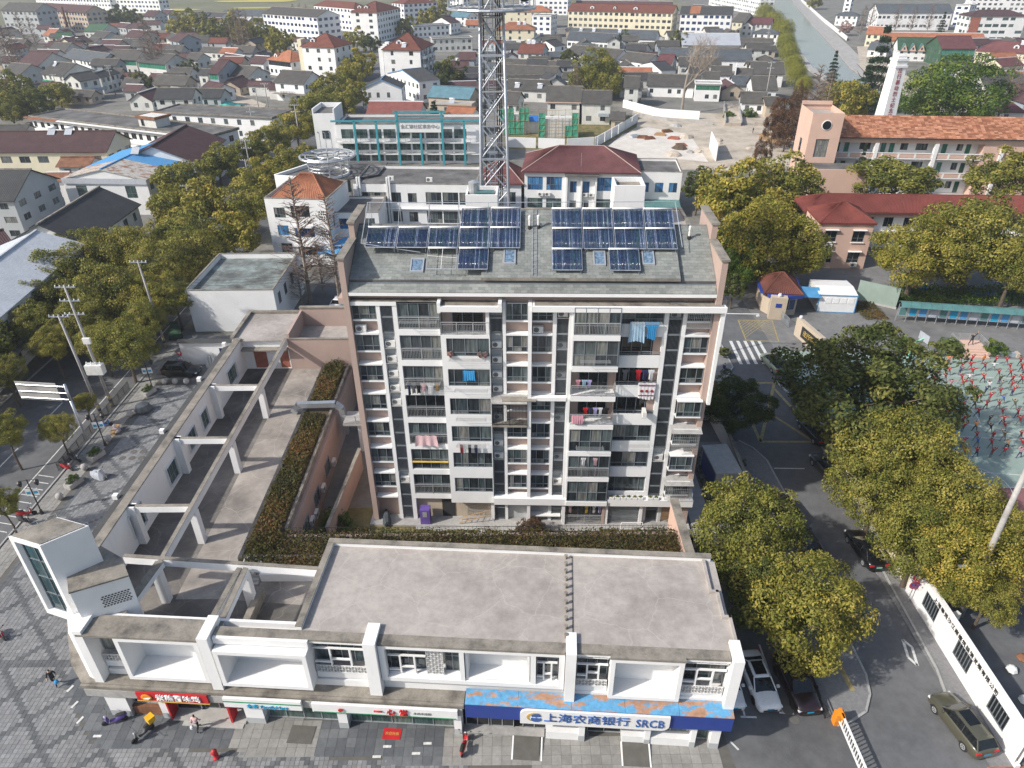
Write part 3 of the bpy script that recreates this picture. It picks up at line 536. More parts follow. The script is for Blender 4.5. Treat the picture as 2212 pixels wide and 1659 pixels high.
for k in range(1,8):
    z=FH*k
    for(a,b,nm)in((.47,2.41,0),(12.56,14.29,1),(14.61,16.24,2)):
        if nm==1 and k==4:pass
        part('ledge',MB().box(a,b,-.02 if nm==0 else .02,.575,z-.12,z+.03),'white')
        part('sill',MB().box(a,b,.06,.575,z+1.06,z+1.2),'white')
        if not(nm==1 and k==4):window(apt,a+.02,.16,z+1.2,b-a-.04,1.48,split=True,**W3)
    # balcony bay with the laundry
    part('floor_slab',MB().box(4.06,7.39,-.02,.57,z-.14,z+.42),'white')
    glz={7:1,6:1,5:1,4:1,3:1,2:2,1:1}[k]
    if glz:window(apt,4.08,.16,z+.44,3.29,2.2,(1,1,1,1),(1.05,1.15),split=True,gm='glass' if k!=4 else 'glass_dark')
    if k!=2:railing(3.3,4.07,.0,z+.43)
    else:part('shelf',MB().box(4.1,7.3,-.12,.05,z+1.25,z+1.33),'gold')
    # projecting white bay
    if k<7:window(apt,7.82,-.3,z+1.02,3.42,1.62,(1,.8,1.2,.8,1)if k in(1,2)else(.6,1.2,1.2,1.2),(.3,1)if k in(1,2)else(.25,1),split=True)
    # bay beside the centre: projecting balconies
    part('floor_slab',MB().box(17.82,21.5,-.85,.57,z-.08,z+.38),'white')
    kind={7:'r',6:'g',5:'o',4:'o',3:'g',2:'r',1:'g'}[k]
    if kind in 'rg':window(apt,17.86,-.7,z+.4,3.58,2.34,(1,1,1,1),(1.0,1.3),split=True);window(apt,21.46,-.72,z+.4,1.2,2.34,(1,),(1.0,1.3),rz=math.pi/2,split=True);part('wall',MB().box(17.82,17.9,-.69,.57,z+.38,z+2.72),'white')
    if kind in 'ro':railing(3.6,17.86,-.8,z+.38)
    if kind=='o':
        part('wall',MB().box(17.82,21.5,.35,.57,z+.38,z+2.7),'pink');window(apt,18.5,.3,z+.4,2.4,2.1,(1,1,1),(1,),split=True,gm='glass_dark');railing(1.1,21.44,-.78,z+.38,rz=math.pi/2)
        part('wall',MB().box(21.38,21.5,.0,.34,z+.38,z+2.7),'pink')
    # flush bay with white spandrels
    part('spandrel',MB().box(21.52,24.89,.0,.12,z-.14,z+.98),'white');part('floor_slab',MB().box(21.52,24.89,.121,.57,z-.14,z+.1),'concrete')
    if k in(7,3,2):window(apt,21.54,.1,z+.99,3.33,1.68,(1,1,1),(.35,1),split=True)
    elif k==1:window(apt,21.54,.3,z+.6,3.33,2.1,(.6,2,.5),(1,),split=True)
    else:
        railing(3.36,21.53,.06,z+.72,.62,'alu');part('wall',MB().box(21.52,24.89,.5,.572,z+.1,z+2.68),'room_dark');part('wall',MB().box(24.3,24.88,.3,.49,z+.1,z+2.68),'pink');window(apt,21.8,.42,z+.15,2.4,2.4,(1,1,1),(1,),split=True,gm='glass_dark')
    # end bay
    if k>=5:
        part('ledge',MB().box(26.66,28.6,-.02,.575,z-.12,z+.03),'white');part('sill',MB().box(26.66,28.6,.06,.575,z+1.06,z+1.2),'white');window(apt,26.68,.16,z+1.2,1.9,1.48,split=True,**W3)
    else:
        part('window_hood',MB().box(26.66,28.75,-.55,.575,z+2.56,z+2.66),'white');part('sill',MB().box(26.66,28.75,-.5,.575,z+.95,z+1.08),'white');window(apt,26.7,-.42,z+1.08,2.0,1.48,split=True,**W3);window(apt,28.68,-.44,z+1.08,.95,1.48,(1,),(.45,1.05),rz=math.pi/2,split=True)
    if k in(7,3,1):
        o=MB();X0,X1,Y0=26.6,28.85 if k<7 else 28.5,-.85 if k<7 else-.3
        for i in range(15):q=X0+(X1-X0)*i/14;o.tube((q,Y0,z+.75),(q,Y0,z+2.6),.012,n=4)
        for i in range(7):q=z+.8+i*.3;o.tube((X0,Y0,q),(X1,Y0,q),.015,n=4);o.tube((X1,Y0,q),(X1,.3,q),.015,n=4)
        for i in range(6):q=Y0+(.3-Y0)*i/6;o.tube((X1,q,z+.75),(X1,q,z+2.6),.012,n=4);o.tube((X0,q,z+.78),(X1,q,z+.78),.012,n=4)
        part('window_cage',o,'alu_pale')
        if k<7:part('awning',MB().prism([(-1.05,z+2.52),(.2,z+2.76),(.2,z+2.79),(-1.05,z+2.55)],'x',X0-.15,X1+.15),'concrete')
# bay block body
o=MB()
holes=[(.42,3.84,FH*k+1.02,FH*k+2.64)for k in range(1,7)]
wall_face(o,(7.4,-.4),(11.28,-.4),2.55,FH*7+.12,holes,.12);o.quad((7.4,.57,2.55),(7.4,-.4,2.55),(7.4,-.4,22.3),(7.4,.57,22.3));o.quad((11.28,-.4,2.55),(11.28,.57,2.55),(11.28,.57,19.8),(11.28,-.4,19.8));o.quad((7.4,.57,2.55),(11.28,.57,2.55),(11.28,-.4,2.55),(7.4,-.4,2.55));o.quad((7.4,-.4,19.86),(11.28,-.4,19.86),(11.28,.57,19.86),(7.4,.57,19.86))
part('bay',o,'white');railing(3.85,7.42,-.36,FH*7+.14,1.1);z=FH*7
part('wall',MB().box(7.5,11.2,.35,.575,z+.12,z+2.3),'pink');window(apt,8.3,.3,z+.14,2.5,2.1,(1,1,1),(1,),split=True,gm='glass_dark');part('column',MB().box(11.0,11.28,-.38,-.1,z+.13,22.0),'white')
# caged balcony beside the centre column on the fourth floor
z=FH*4;part('awning',MB().prism([(-1.1,z+2.55),(.3,z+2.8),(.3,z+2.86),(-1.1,z+2.62)],'x',11.3,14.28),'concrete');railing(2.9,11.35,-.62,z+.1,2.3,'black_metal');part('floor_slab',MB().box(11.32,14.28,-.7,.3,z-.05,z+.09),'coping')
# louvre shafts
def shaft(x0,x1,openj,nm,acs,group):
    for j in range(0,16):
        zz=.25+j*1.395
        if j in openj:
            part('shelf',MB().box(x0,x1,.05,.575,zz-.06,zz+.02),'concrete');part('shaft_wall',MB().box(x0,x1,.5,.578,zz+.021,zz+1.33),'grey_wall');part('drain_pipe',MB().tube((x1-.12,.35,zz+.03),(x1-.12,.35,zz+1.33),.05),'alu_pale')
        else:louvre(x1-x0,1.39,x0,.1,zz)
        if j in acs:aircon('white air conditioner in '+nm+', '+ORD(j)+' shelf up',apt,((x0+x1)/2,.15,zz+.03),0,group,.95 if x1-x0>.9 else .9)
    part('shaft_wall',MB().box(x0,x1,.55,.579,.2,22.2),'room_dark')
shaft(2.73,3.69,{3,9,10,11,12,13},'the louvre shaft next to the pink corner',{3,9,10,11,12,13},'air conditioners in the corner louvre shaft')
shaft(11.32,12.29,{5,6,10,11,12,13,15},'the shaft beside the projecting white bay',{5,6,8,10,11,12,13},'air conditioners in the shaft by the white bay')
shaft(16.56,17.49,{3,15},'the louvre shaft right of the centre',{3,5,8,11,13,15},'air conditioners in the shaft right of centre')
shaft(25.26,26.34,{5},'the louvre shaft near the caged windows',{5,15},'air conditioners in the shaft near the cages')
aircon('white air conditioner on the top storey ledge at the pink corner',apt,(1.0,.1,FH*7+.04));aircon('white air conditioner on the top storey ledge beside the centre column',apt,(15.1,.12,FH*7+.04));aircon('white air conditioner perched on the dark balcony rail of the fourth storey',apt,(24.2,-.34,FH*4+1.0),math.pi/2)
# ground floor
part('wall',MB().box(4.06,11.0,.45,.576,.19,2.5),'tan_wall');part('doorway',MB().box(6.4,7.6,.4,.449,.19,2.2),'room_dark')
o=MB();[o.tube((8.6+i*.16,.36,.5),(8.6+i*.16,.36,1.9),.014,n=4)for i in range(14)];[o.tube((8.6,.36,.5+i*.45),(10.7,.36,.5+i*.45),.016,n=4)for i in range(4)];part('window_grille',o,'alu_pale')
window(apt,17.9,.2,.3,3.4,2.1,(1,1,1),(1,),gm='glass_dark');railing(3.4,17.9,-.4,.2);part('column',MB().box(21.2,21.44,-.45,.3,.18,2.55),'pink')
o=MB();[o.tube((21.75+i*.11,-.2,.25),(21.75+i*.11,-.2,2.5),.02,n=4)for i in range(26)];[o.tube((21.75,-.2,q),(24.6,-.2,q),.025,n=4)for q in(.3,1.0,1.7,2.45)];part('grille',o,'alu');part('wall',MB().box(21.75,24.6,.2,.3,.2,2.6),'grey_wall')
o=MB();[o.tube((26.75+i*.16,-.1,.5),(26.75+i*.16,-.1,2.45),.02,n=4)for i in range(11)];[o.tube((26.75,-.1,.5+q*.16),(28.3,-.1,.5+q*.16),.018,n=4)for q in range(13)];part('grille',o,'wood')
part('ground_wall',MB().box(12.56,17.5,.3,.57,.19,2.5),'grey_wall');part('ledge',MB().box(14.6,17.4,-.3,.3,.9,1.0),'white')
part('step',MB().box(4,21,-1.3,-.9,-.02,.1).box(17.6,29,-1.0,-.905,.1,.17),'concrete')
# --- roof
part('attic_wall',MB().box(.46,28.6,.3,11,22.96,23.69),'pink');part('attic_shade_band',MB().box(.46,28.6,.61,11,23.691,24.08),'roof_dark')  # upper attic wall: gutter shadow and black debris put into its dark colour
part('eave',MB().box(.47,28.6,-.22,-.05,23.1,23.36).box(.47,28.6,-.05,.29,23.12,23.2),'white')
RS=.5
rf=MB();rf.quad((.46,-.2,23.37),(28.6,-.2,23.37),(28.6,.42,23.86),(.46,.42,23.86));rf.quad((.46,.42,23.86),(28.6,.42,23.86),(28.6,.42,23.7),(.46,.42,23.7));rf.quad((.46,.42,23.7),(28.6,.42,23.7),(28.6,.6,23.7),(.46,.6,23.7))
rf.quad((.46,.6,24.09),(28.6,.6,24.09),(28.6,5.9,24.09+RS*5.3),(.46,5.9,24.09+RS*5.3));rf.quad((.46,5.9,26.74),(28.6,5.9,26.74),(28.6,11,24.2),(.46,11,24.2));rf.quad((.46,.6,23.7),(28.6,.6,23.7),(28.6,.6,24.09),(.46,.6,24.09))
roof=part('roof',rf,'roof_dark');part('gutter',MB().box(.47,28.59,.40,.46,23.72,23.95),'alu',roof)
rz0,rs=24.4,.49
raised=part('raised_roof',MB().prism([(.35,rz0),(7.05,rz0+rs*6.7),(7.05,rz0+rs*6.7-.35),(.35,rz0-.22)],'x',10.7,25.85),'coping',roof)
SH=[]
def shingle_rows(x0,x1,y0,zf,ylen,slope,w=.5,h=.3):
    L=ylen*math.hypot(1,slope);n=int(L/h);c,s=1/math.hypot(1,slope),slope/math.hypot(1,slope)
    for r in range(n):
        off=.0 if r%2 else-w/2;x=x0+off
        while x<x1-.02:
            a,b=max(x0,x),min(x1,x+w-.012)
            if b-a>.06:SH.append((a,b,y0+r*h*c,zf+r*h*s,c,s,h))
            x+=w
shingle_rows(.5,10.68,.6,24.1,5.3,RS);shingle_rows(10.72,25.83,.36,rz0+.01,6.65,rs);shingle_rows(25.88,28.58,.6,24.1,5.3,RS);shingle_rows(.5,28.58,-.18,23.39,.58,.79,.5,.24)
SH.sort(key=lambda q:q[2]);_sc={};o=MB()
for i,(a,b,y,zz,c,s,h)in enumerate(SH):
    t=rnd.random();L=h+.04;th=.022;vs=[(0,0,.004+th),(b-a,0,.004+th),(b-a,L*c,L*s+.006),(0,L*c,L*s+.006),(0,0,-.005),(b-a,0,-.005)];fs=[(0,1,2,3),(4,5,1,0),(0,3,4),(1,5,2)]
    if i<300:
        k=(round(b-a,2),round(s,3),int(t*5))
        if k not in _sc:m_=MB();m_.add(vs,fs,0,int(t*5)/4);_sc[k]=m_.mesh('shingle','shingle',tint=True)
        put('shingle',_sc[k],roof,(a,y,zz))
    else:o.add([(a+v[0],y+v[1],zz+v[2])for v in vs],fs,0,t)
stuff(part('shingle_field',o,'shingle',roof,tint=True))
# ladder, vents, skylights
o=MB();[o.box(14.0+q,14.04+q,1,1.02,0,.01)for q in(0,)]
o=MB()
for q in(14.62,14.92):o.tube((q,.5,rz0+.15),(q,6.9,rz0+rs*6.4+.15),.02,n=4)
for i in range(18):y=.7+i*.35;o.tube((14.62,y,rz0+rs*(y-.35)+.16),(14.92,y,rz0+rs*(y-.35)+.16),.015,n=4)
part('roof_ladder',o,'galv',roof)
for x,y in((14.35,5.0),(15.05,5.05),(27.0,4.5)):
    zz=(rz0+rs*(y-.35))if x<20 else 24.09+RS*(y-.6);o=MB().lathe([(.09,zz-.1),(.09,zz+.75),(.12,zz+.76),(.12,zz+1.0),(.05,zz+1.08)],10,c=(x,y));v=part('vent_pipe',o,'white_plastic',roof)
    part('collar',MB().lathe([(.16,zz-.1),(.13,zz+.25)],10,c=(x,y)),'black_metal',v)
for i,(x,y,w,d,nm)in enumerate([(5.1,1.2,1.05,1.25,0),(12.35,1.5,.95,1.4,1),(19.3,1.4,.95,1.35,1),(23.05,1.5,.95,1.4,1)]):
    base,sl,yb=(24.09,RS,.6)if nm==0 else(rz0,rs,.35);zz=base+sl*(y-yb);e=d*sl
    f=MB();P_=lambda q,t,up:(x+q,y+t,zz+sl*t+up)
    for a,b,c,dd in((0,w,0,.1),(0,w,d-.1,d),(0,.1,.1,d-.1),(w-.1,w,.1,d-.1)):
        f.add([P_(a,c,0),P_(b,c,0),P_(b,dd,0),P_(a,dd,0),P_(a,c,.16),P_(b,c,.16),P_(b,dd,.16),P_(a,dd,.16)],[(4,5,6,7),(0,1,5,4),(1,2,6,5),(2,3,7,6),(3,0,4,7)])
    s_=part('skylight',f,'alu_pale',roof);part('pane',MB().quad(P_(.1,.1,.1),P_(w-.1,.1,.1),P_(w-.1,d-.1,.1),P_(.1,d-.1,.1)),'skylight_glass',s_)
# rear flat roof, lift house, tank house
part('rear_roof',MB().box(14,29,12.41,18,20,24.0),'white');part('rear_roof_surface',MB().box(14.3,28.7,12.6,17.7,24.0,24.06),'roof_pale');part('rear_parapet',MB().box(28.7,29,12.41,18,24.0,24.25).box(14,28.69,17.7,18,24.0,24.25),'coping')
def open_box(x0,x1,y0,y1,z0,z1,m='white',fl_='coping',parent=apt,name='roof_house',t=.18):
    o=MB().box(x0,x1,y0,y0+t,z0,z1).box(x0,x1,y1-t,y1,z0,z1).box(x0,x0+t,y0+t,y1-t,z0,z1).box(x1-t,x1,y0+t,y1-t,z0,z1);p=part(name,o,m,parent);part('roof_surface',MB().box(x0+t,x1-t,y0+t,y1-t,z1-.5,z1-.4),fl_,p);return p
open_box(21.8,24.5,12.7,15.5,24.06,27.9);open_box(8.7,11.5,11.2,14,22,27.5);part('water_tank',MB().lathe([(.5,27.2),(.5,28.3),(.1,28.45)],12,c=(9.4,12.4)),'alu_pale');part('tank_cover',MB().box(9.6,11.2,11.6,12.4,27.5,27.6),'aqua_roof');part('rear_parapet',MB().box(13,21.7,12.6,13.0,24.6,25.4),'coping')
# ================================================================== SOLAR COLLECTORS on the roof
TUBE=MB().tube((0,0,0),(0,-1.8,-1.8*rs),.036,n=6).mesh('tube','tube',True)
def panel(x0,x1,yt,label,group='solar tube collectors on the apartment roof',tubes=True):
    w=x1-x0-.1;zt=rz0+.47+rs*(yt-.5);M=Matrix.Translation((AX,AY,0))@Matrix.Rotation(AYAW,4,'Z')
    t=thing('solar_collector',label,'solar panel',M@Vector((x0,yt,zt)),AYAW,group);L=1.92
    f=MB();[f.box(q,q+.035,-L,0,0,.01)for q in()]
    for q in(0,w):f.tube((q,0,0),(q,-L,-L*rs),.022,n=4)
    f.tube((0,-L,-L*rs),(w,-L,-L*rs),.035,n=5);f.tube((0,-L*.5,-L*.5*rs-.05),(w,-L*.5,-L*.5*rs-.05),.016,n=4)
    for q in(.1,w-.1):f.tube((q,-L*.97,-L*.97*rs),(q,-L*.97,-L*.97*rs-.42),.018,n=4);f.tube((q,-.05,-.05),(q,-.05,-.5),.018,n=4)
    f.build('frame','galv',t);MB().tube((-.02,0,.03),(w+.02,0,.03),.075,n=10).build('manifold','sign_white',t,smooth=True)
    if tubes:
        n=22
        for i in range(n):put('tube',TUBE,t,(.05+(w-.1)*i/(n-1),-.06,-.03))
        MB().quad((.02,-.1,-.11),(.02,-L,-L*rs-.07),(w-.02,-L,-L*rs-.07),(w-.02,-.1,-.11)).build('backing','steel',t)
    else:
        o=MB();o.tube((w*.5,0,0),(w*.5,-L,-L*rs),.02,n=4).tube((0,-.7,-.7*rs),(w,-.9,-.9*rs),.018,n=4);o.build('brace','sign_white',t)
    return t
PX=[1.5,3.95,6.42,8.85,11.25,13.72];QX=[16.15,18.6,21.05,23.5,25.9]
for i in range(5):panel(PX[i],PX[i+1],4.6,ORD(i)+' solar tube panel from the pink corner in the long middle row')
for i in(3,4):panel(PX[i],PX[i+1],6.55,('first' if i==3 else 'second')+' of the two raised solar tube panels in the short upper row')
panel(PX[3]+.05,PX[4]+.02,2.62,'lone solar tube panel in the low row beside the empty frame');panel(PX[2]+.05,PX[3],2.62,'empty white collector frame without tubes beside a skylight',tubes=False)
for i in range(4):panel(QX[i],QX[i+1],4.55,ORD(i)+' solar tube panel counted from the roof ladder, middle row of four');panel(QX[i],QX[i+1],6.5,ORD(i)+' solar tube panel counted from the roof ladder, upper row of four')
panel(16.12,18.5,2.58,'low row solar tube panel nearest the roof ladder');panel(20.5,22.9,2.58,'low row solar tube panel between two skylights')
o=MB();M=Matrix.Translation((AX,AY,0))@Matrix.Rotation(AYAW,4,'Z')
rk=thing('pipe_rack','white pipe rack standing over the roof ridge behind the solar panels','pipe rack',M@Vector((1.2,6,26.2)),AYAW)
o.path([(0,.5,2.1),(0,-3.2,.0),(4.6,-3.25,-.7)],.035);o.path([(0,.5,2.1),(7.5,.5,2.1),(24.8,.55,2.2),(25,-3.2,-.2)],.03)
for i in range(5):o.tube((.2+i*2.4,.45,-.4),(.2+i*2.4,.5,2.1),.025);o.tube((.2+i*2.4,-1.35,.3),(.2+i*2.4,.5,2.1),.02)
for i in range(4):o.tube((15+i*2.45,.55,1.0),(15+i*2.45,.55,2.2),.025)
o.build('pipework','galv',rk)
# ================================================================== CORNER SHOP BUILDING WITH ROOF TERRACE
SYAW=math.atan2(28.1-30.84,13.96+26.9)
SX,SY=-28.6,30.95           # corner at the plaza; local x runs along the shop fronts
shop=thing('shop_building','white two-storey corner shop building with open roof terrace and bank','building',(SX,SY,0),SYAW)
def sp(name,mb,mats,parent=None,**k):return mb.build(name,mats,parent or shop,**k)
LX=42.7                        # length of the shop front
# second floor of the long part (closed roof) and its roof
RX0=14.7
sp('roof',MB().box(RX0+.3,LX-.3,.596,8.1,8.55,8.72),'roof_pale');sp('wall',MB().box(RX0,LX-.35,1.45,8.4,.0,8.54),'white')
PRP=MB().box(RX0-.05,LX-.6,8.1,8.45,8.55,9.05).box(RX0-.05,RX0+.3,.6,8.099,8.55,8.98);sp('parapet',PRP,'white')
sp('parapet_cap',MB().box(RX0-.1,LX-.55,8.05,8.5,9.05,9.13).box(RX0-.1,RX0+.35,.6,8.04,9.0,9.08),'coping')
o=MB()
for x0,x1,y0,y1 in((LX-.3,LX-.12,.6,3.2),(LX-.75,LX-.55,3.2,5.3),(LX-1.2,LX-1.0,5.3,8.04)):o.box(x0,x1,y0,y1,8.4,8.95)
o.box(LX-.74,LX-.13,3.0,3.2,8.4,8.95).box(LX-1.19,LX-.56,5.1,5.3,8.4,8.95);sp('parapet',o,'roof_pale')
sp('wall',MB().box(LX-.35,LX-.1,.9,3.1,0,8.4),'white')
for i in range(11):sp('pipe_stub',MB().lathe([(.09,8.7),(.09,8.98),(.13,9.0),(.13,9.06)],8,c=(31.9,1.0+i*.68)),'coping')
sp('joint_strip',MB().box(32.3,32.38,.7,8.0,8.72,8.75),'roof_dark')
# front roof edge (flat strip along the street side)
sp('roof_edge',MB().box(.6,8.6,-.62,1.05,8.55,8.72),'coping');sp('roof_edge',MB().box(9.4,LX-.7,-.1,.595,8.55,8.73),'coping');sp('roof_edge',MB().box(34.65,39.25,-.36,-.101,8.55,8.73),'coping');sp('roof_edge',MB().box(20.05,31.85,-.2,-.101,8.55,8.73),'coping')
# projecting fins that divide the front
for x,w,y in((8.65,.7,-.7),(19.2,.8,-.5),(31.9,.65,-.5),(LX-.65,.65,-.45),(.45,.6,-.6)):sp('fin',MB().box(x,x+w,y,1.2,3.93,9.0),'white')
# deep white boxes
def deep_box(x0,x1,y0,y1,z0,z1,t=.3,name='box_frame'):
    o=MB().box(x0,x1,y0,y1,z1-t,z1).box(x0,x1,y0,y1,z0,z0+t).box(x0,x0+t,y0,y1,z0+t,z1-t).box(x1-t,x1,y0,y1,z0+t,z1-t).box(x0+t,x1-t,y1-.2,y1,z0+t,z1-t);return sp(name,o,'white')
deep_box(3.0,8.55,-.6,1.3,4.45,8.54,.3);deep_box(9.5,15.55,-.8,1.3,4.55,8.0,.3);sp('roof_edge',MB().box(9.45,15.6,-.3,-.101,8.15,8.7),'white')
deep_box(25.55,29.65,-.06,1.2,5.52,8.28,.16);deep_box(34.7,39.2,-.34,1.2,4.7,8.54,.28)
sp('window_surround',MB().box(20.05,31.85,-.2,.2,8.3,8.54).box(20.05,31.85,-.2,.6,5.15,5.5).box(20.05,20.45,-.2,.2,5.501,8.299).box(31.5,31.85,-.2,.2,5.501,8.299).box(29.7,30.05,-.18,.5,5.501,8.299).box(25.2,25.5,-.18,.5,5.501,8.299),'white')
sp('spandrel',MB().box(20.02,31.88,.2,1.2,3.6,5.14),'white');sp('spandrel',MB().box(32.6,LX-.66,.05,1.2,3.6,4.69),'white');sp('spandrel',MB().box(9.4,19.15,.1,1.2,3.93,4.54),'white');sp('spandrel',MB().box(1.1,8.6,.1,1.2,3.93,4.44),'white')
sp('slab_shelf',MB().box(20.5,25.15,.21,1.2,5.5,5.56),'white');sp('slab_shelf',MB().box(30.1,31.45,.21,1.2,5.5,5.56),'white')
for a,b in((1.1,2.95),(15.6,19.15),(32.6,34.65),(39.25,LX-.7)):sp('wall',MB().box(a,b,.15,1.2,4.7,5.25),'white');sp('lintel',MB().box(a,b,-.08,.3,8.36,8.54),'white')
# fret-work panels: a lattice of little bars
def fret(x0,x1,y,z0,z1,s=.2):
    o=MB();nx,nz=max(2,int((x1-x0)/s)),max(1,int((z1-z0)/s));dx,dz=(x1-x0)/nx,(z1-z0)/nz;t=.022
    o.box(x0,x1,y,y+.05,z0,z0+t).box(x0,x1,y,y+.05,z1-t,z1).box(x0,x0+t,y,y+.05,z0+t,z1-t).box(x1-t,x1,y,y+.05,z0+t,z1-t)
    for i in range(nx):
        for j in range(nz):
            a,b=x0+i*dx,z0+j*dz
            if(i+j)%2:o.box(a+dx*.15,a+dx*.85,y+.005,y+.045,b+dz*.45,b+dz*.45+t).box(a+dx*.45,a+dx*.45+t,y+.008,y+.04,b+dz*.47+t,b+dz)
            else:o.box(a+dx*.45,a+dx*.45+t,y+.006,y+.044,b,b+dz*.9).box(a+dx*.5+t,a+dx,y+.01,y+.042,b+dz*.3,b+dz*.3+t)
    f=sp('fret_panel',o,'white');sp('backing',MB().box(x0+.02,x1-.02,y+.06,y+.09,z0,z1),'concrete',f)
fret(1.15,2.9,.1,5.3,5.95);fret(1.15,2.9,.1,8.05,8.32);fret(15.65,19.1,.08,5.3,6.0);fret(20.5,25.1,.1,8.0,8.28);fret(23.0,24.1,.1,5.6,7.9);fret(30.1,31.4,.1,8.0,8.28)
fret(32.65,34.6,.05,5.3,5.95);fret(32.65,34.6,.05,8.05,8.33);fret(39.3,LX-.75,.05,5.1,5.85);fret(39.3,LX-.75,.05,8.05,8.33)
# upper windows set back behind white bars
WB=dict(fm='alu',gm='glass')
for x,w,z,h,c in((1.15,1.75,6.0,1.95,(1,1)),(15.65,3.45,6.05,2.2,(1,1,1,1)),(20.55,2.4,5.6,2.35,(1,1)),(24.15,.95,5.6,2.0,(1,1)),(30.1,1.35,5.6,2.35,(1,1)),(32.65,1.95,5.95,2.1,(1,1,1)),(39.3,2.6,5.9,2.2,(1,1,1))):window(shop,x,.55,z,w,h,c,(1.3,.5),split=True,**WB)
sp('wall',MB().box(.9,LX-.7,1.2,1.4,4.2,8.5),'white')
for x0,x1,za,zb in((15.65,19.1,6.0,8.3),(20.5,22.95,5.6,7.95),(30.1,31.4,5.6,7.95),(32.65,34.6,5.95,8.0),(39.3,41.95,5.85,8.0)):
    w=x1-x0;o=MB()
    o.box(x0,x1,.12,.24,zb-.7,zb-.6).box(x0+w*.3,x0+w*.3+.11,.11,.25,za,zb-.701).box(x0+w*.68,x0+w*.68+.11,.11,.25,za,zb-.701).box(x0+w*.3+.111,x0+w*.68-.001,.115,.245,za+.55,za+.65).box(x0,x0+w*.3-.001,.115,.245,za+.25,za+.35)
    sp('window_bars',o,'white')
# canopy over the shop fronts
sp('canopy',MB().box(-.5,25.4,-.7,1.2,3.6,3.92),'coping');sp('canopy_edge',MB().box(-.52,25.4,-.9,-.71,3.74,3.88),'coping');sp('canopy_edge',MB().box(-.5,25.4,-.8,-.71,3.45,3.73),'coping')
sp('canopy',MB().extr([(-.5,-.7),(-.5,.88),(-3.6,4.6),(-4.5,4.0),(-2.0,.6)],3.6,3.91),'coping')
sp('sign_board',MB().box(-.4,25.3,-.87,-.81,2.75,3.44),'concrete')
sp('rear_shop_wall',MB().box(0,25,.89,1.0,0,3.55),'white')
# shop front piers and glazing
for x,w in((.35,1.5),(4.1,.55),(10.1,1.3),(16.6,.65),(24.6,.5),(33.0,.4),(37.4,.35),(40.4,.35),(LX-1.0,.6)):
    z1=3.0;sp('pier',MB().box(x,x+w,-.45,.4,.62,z1),'white');sp('pier_base',MB().box(x-.01,x+w+.01,-.46,.4,0,.619),'grey_wall')
def shopwin(x,w,cols,z=.12,h=2.7,y=.1,gm='glass_shop'):window(shop,x,y,z,w,h,cols,(1,),split=True,gm=gm,fm='alu_pale')
shopwin(1.95,2.1,(1,1),.9,1.7,gm='glass_dark');sp('counter',MB().box(1.9,4.05,-.25,.1,.0,.88),'rusty');sp('shop_floor',MB().box(4.8,10.0,-.6,.5,.0,.16).box(5.6,9.9,-.95,-.601,.0,.08),'slab_stone');shopwin(4.8,1.8,(1,),.17,2.6,.3,'glass_dark');shopwin(6.7,3.3,(1,1,1),.17,2.6,.45,'glass_dark')
sp('door_jamb',MB().box(4.72,4.84,-.6,.2,.0,2.7),'red');sp('door_jamb',MB().box(9.0,9.15,-.6,.2,.0,2.7),'red')
shopwin(11.5,5.0,(1,1,1,1));shopwin(17.3,7.2,(1,1,1,1,1));
for x in(25.3,27.0,29.2):shopwin(x,1.6,(1,1),.15,2.6,.3,'glass_dark')
shopwin(30.9,2.0,(1,1),.9,1.8,.2);shopwin(33.6,2.3,(1,1),.15,2.6,.3,'glass_dark');shopwin(36.0,1.3,(1,),.9,1.8,.2);shopwin(38.0,2.3,(1,1),.8,1.9,.2);shopwin(40.8,.9,(1,),.15,2.6,.2)
for a,b in((30.8,33.0),(35.9,37.4),(37.8,40.4)):sp('plinth',MB().box(a,b,-.4,.3,.04,.8),'sign_white')
sp('plinth',MB().box(24.9,30.7,-.35,.3,.0,.14),'concrete')
for x in(28.55,30.5,35.85,37.7):sp('ramp_cheek',MB().prism([(-2.0,.03),(-.4,.03),(-.4,.18)],'x',x,x+.1),'white')
for x in(28.66,35.96):sp('ramp',MB().prism([(-2.0,.032),(-.4,.032),(-.4,.165)],'x',x,x+1.74),'mat_grey')
# --- shop signs
def sign(name,label,x0,x1,y,z0,z1,mat,th=.12):
    M=Matrix.Translation((SX,SY,0))@Matrix.Rotation(SYAW,4,'Z');t=thing(name,label,'sign',M@Vector(((x0+x1)/2,y,z0)),SYAW);w=x1-x0
    MB().box(-w/2,w/2,0,th,0,z1-z0).build('panel',mat,t);return t
s=sign('shop_sign','red shop sign with white characters and round emblem over the corner snack shop',3.3,8.2,-1.02,2.72,3.62,'red');MB().box(-2.5,2.5,-.015,.13,.0,.1).build('sign_edge','gold',s);lettering('紫燕百味鸡',.62,'letter_white',s,(.45,-.03,.5),extrude=.06)
o=MB().lathe([(.30,0),(.30,.05),(.24,.07)],20);e=o.build('emblem','orange',s,(-1.75,-.02,.5));e.rotation_euler=(math.pi/2,0,0);e.scale=(1.25,1,1)
o=MB().prism([(-1.95,.42),(-1.6,.36),(-1.42,.55),(-1.7,.5)],'y',-.12,-.09);o.build('emblem_stripe','letter_white',s)
s=sign('shop_sign','white shop sign with green stripe over the convenience store',9.3,14.6,-1.1,2.72,3.62,'sign_white',.2);MB().box(-2.65,2.65,-.012,-.001,.52,.64).build('stripe','green_sign',s);lettering('全家 FamilyMart',.42,'cyan_sign',s,(.3,-.03,.22),extrude=.03)
s=sign('shop_sign','long white shop sign with three red characters next to the bank',15.3,25.0,-1.1,2.72,3.55,'sign_white',.2);MB().box(-4.75,4.75,-.012,-.001,.0,.08).build('stripe','green_sign',s)
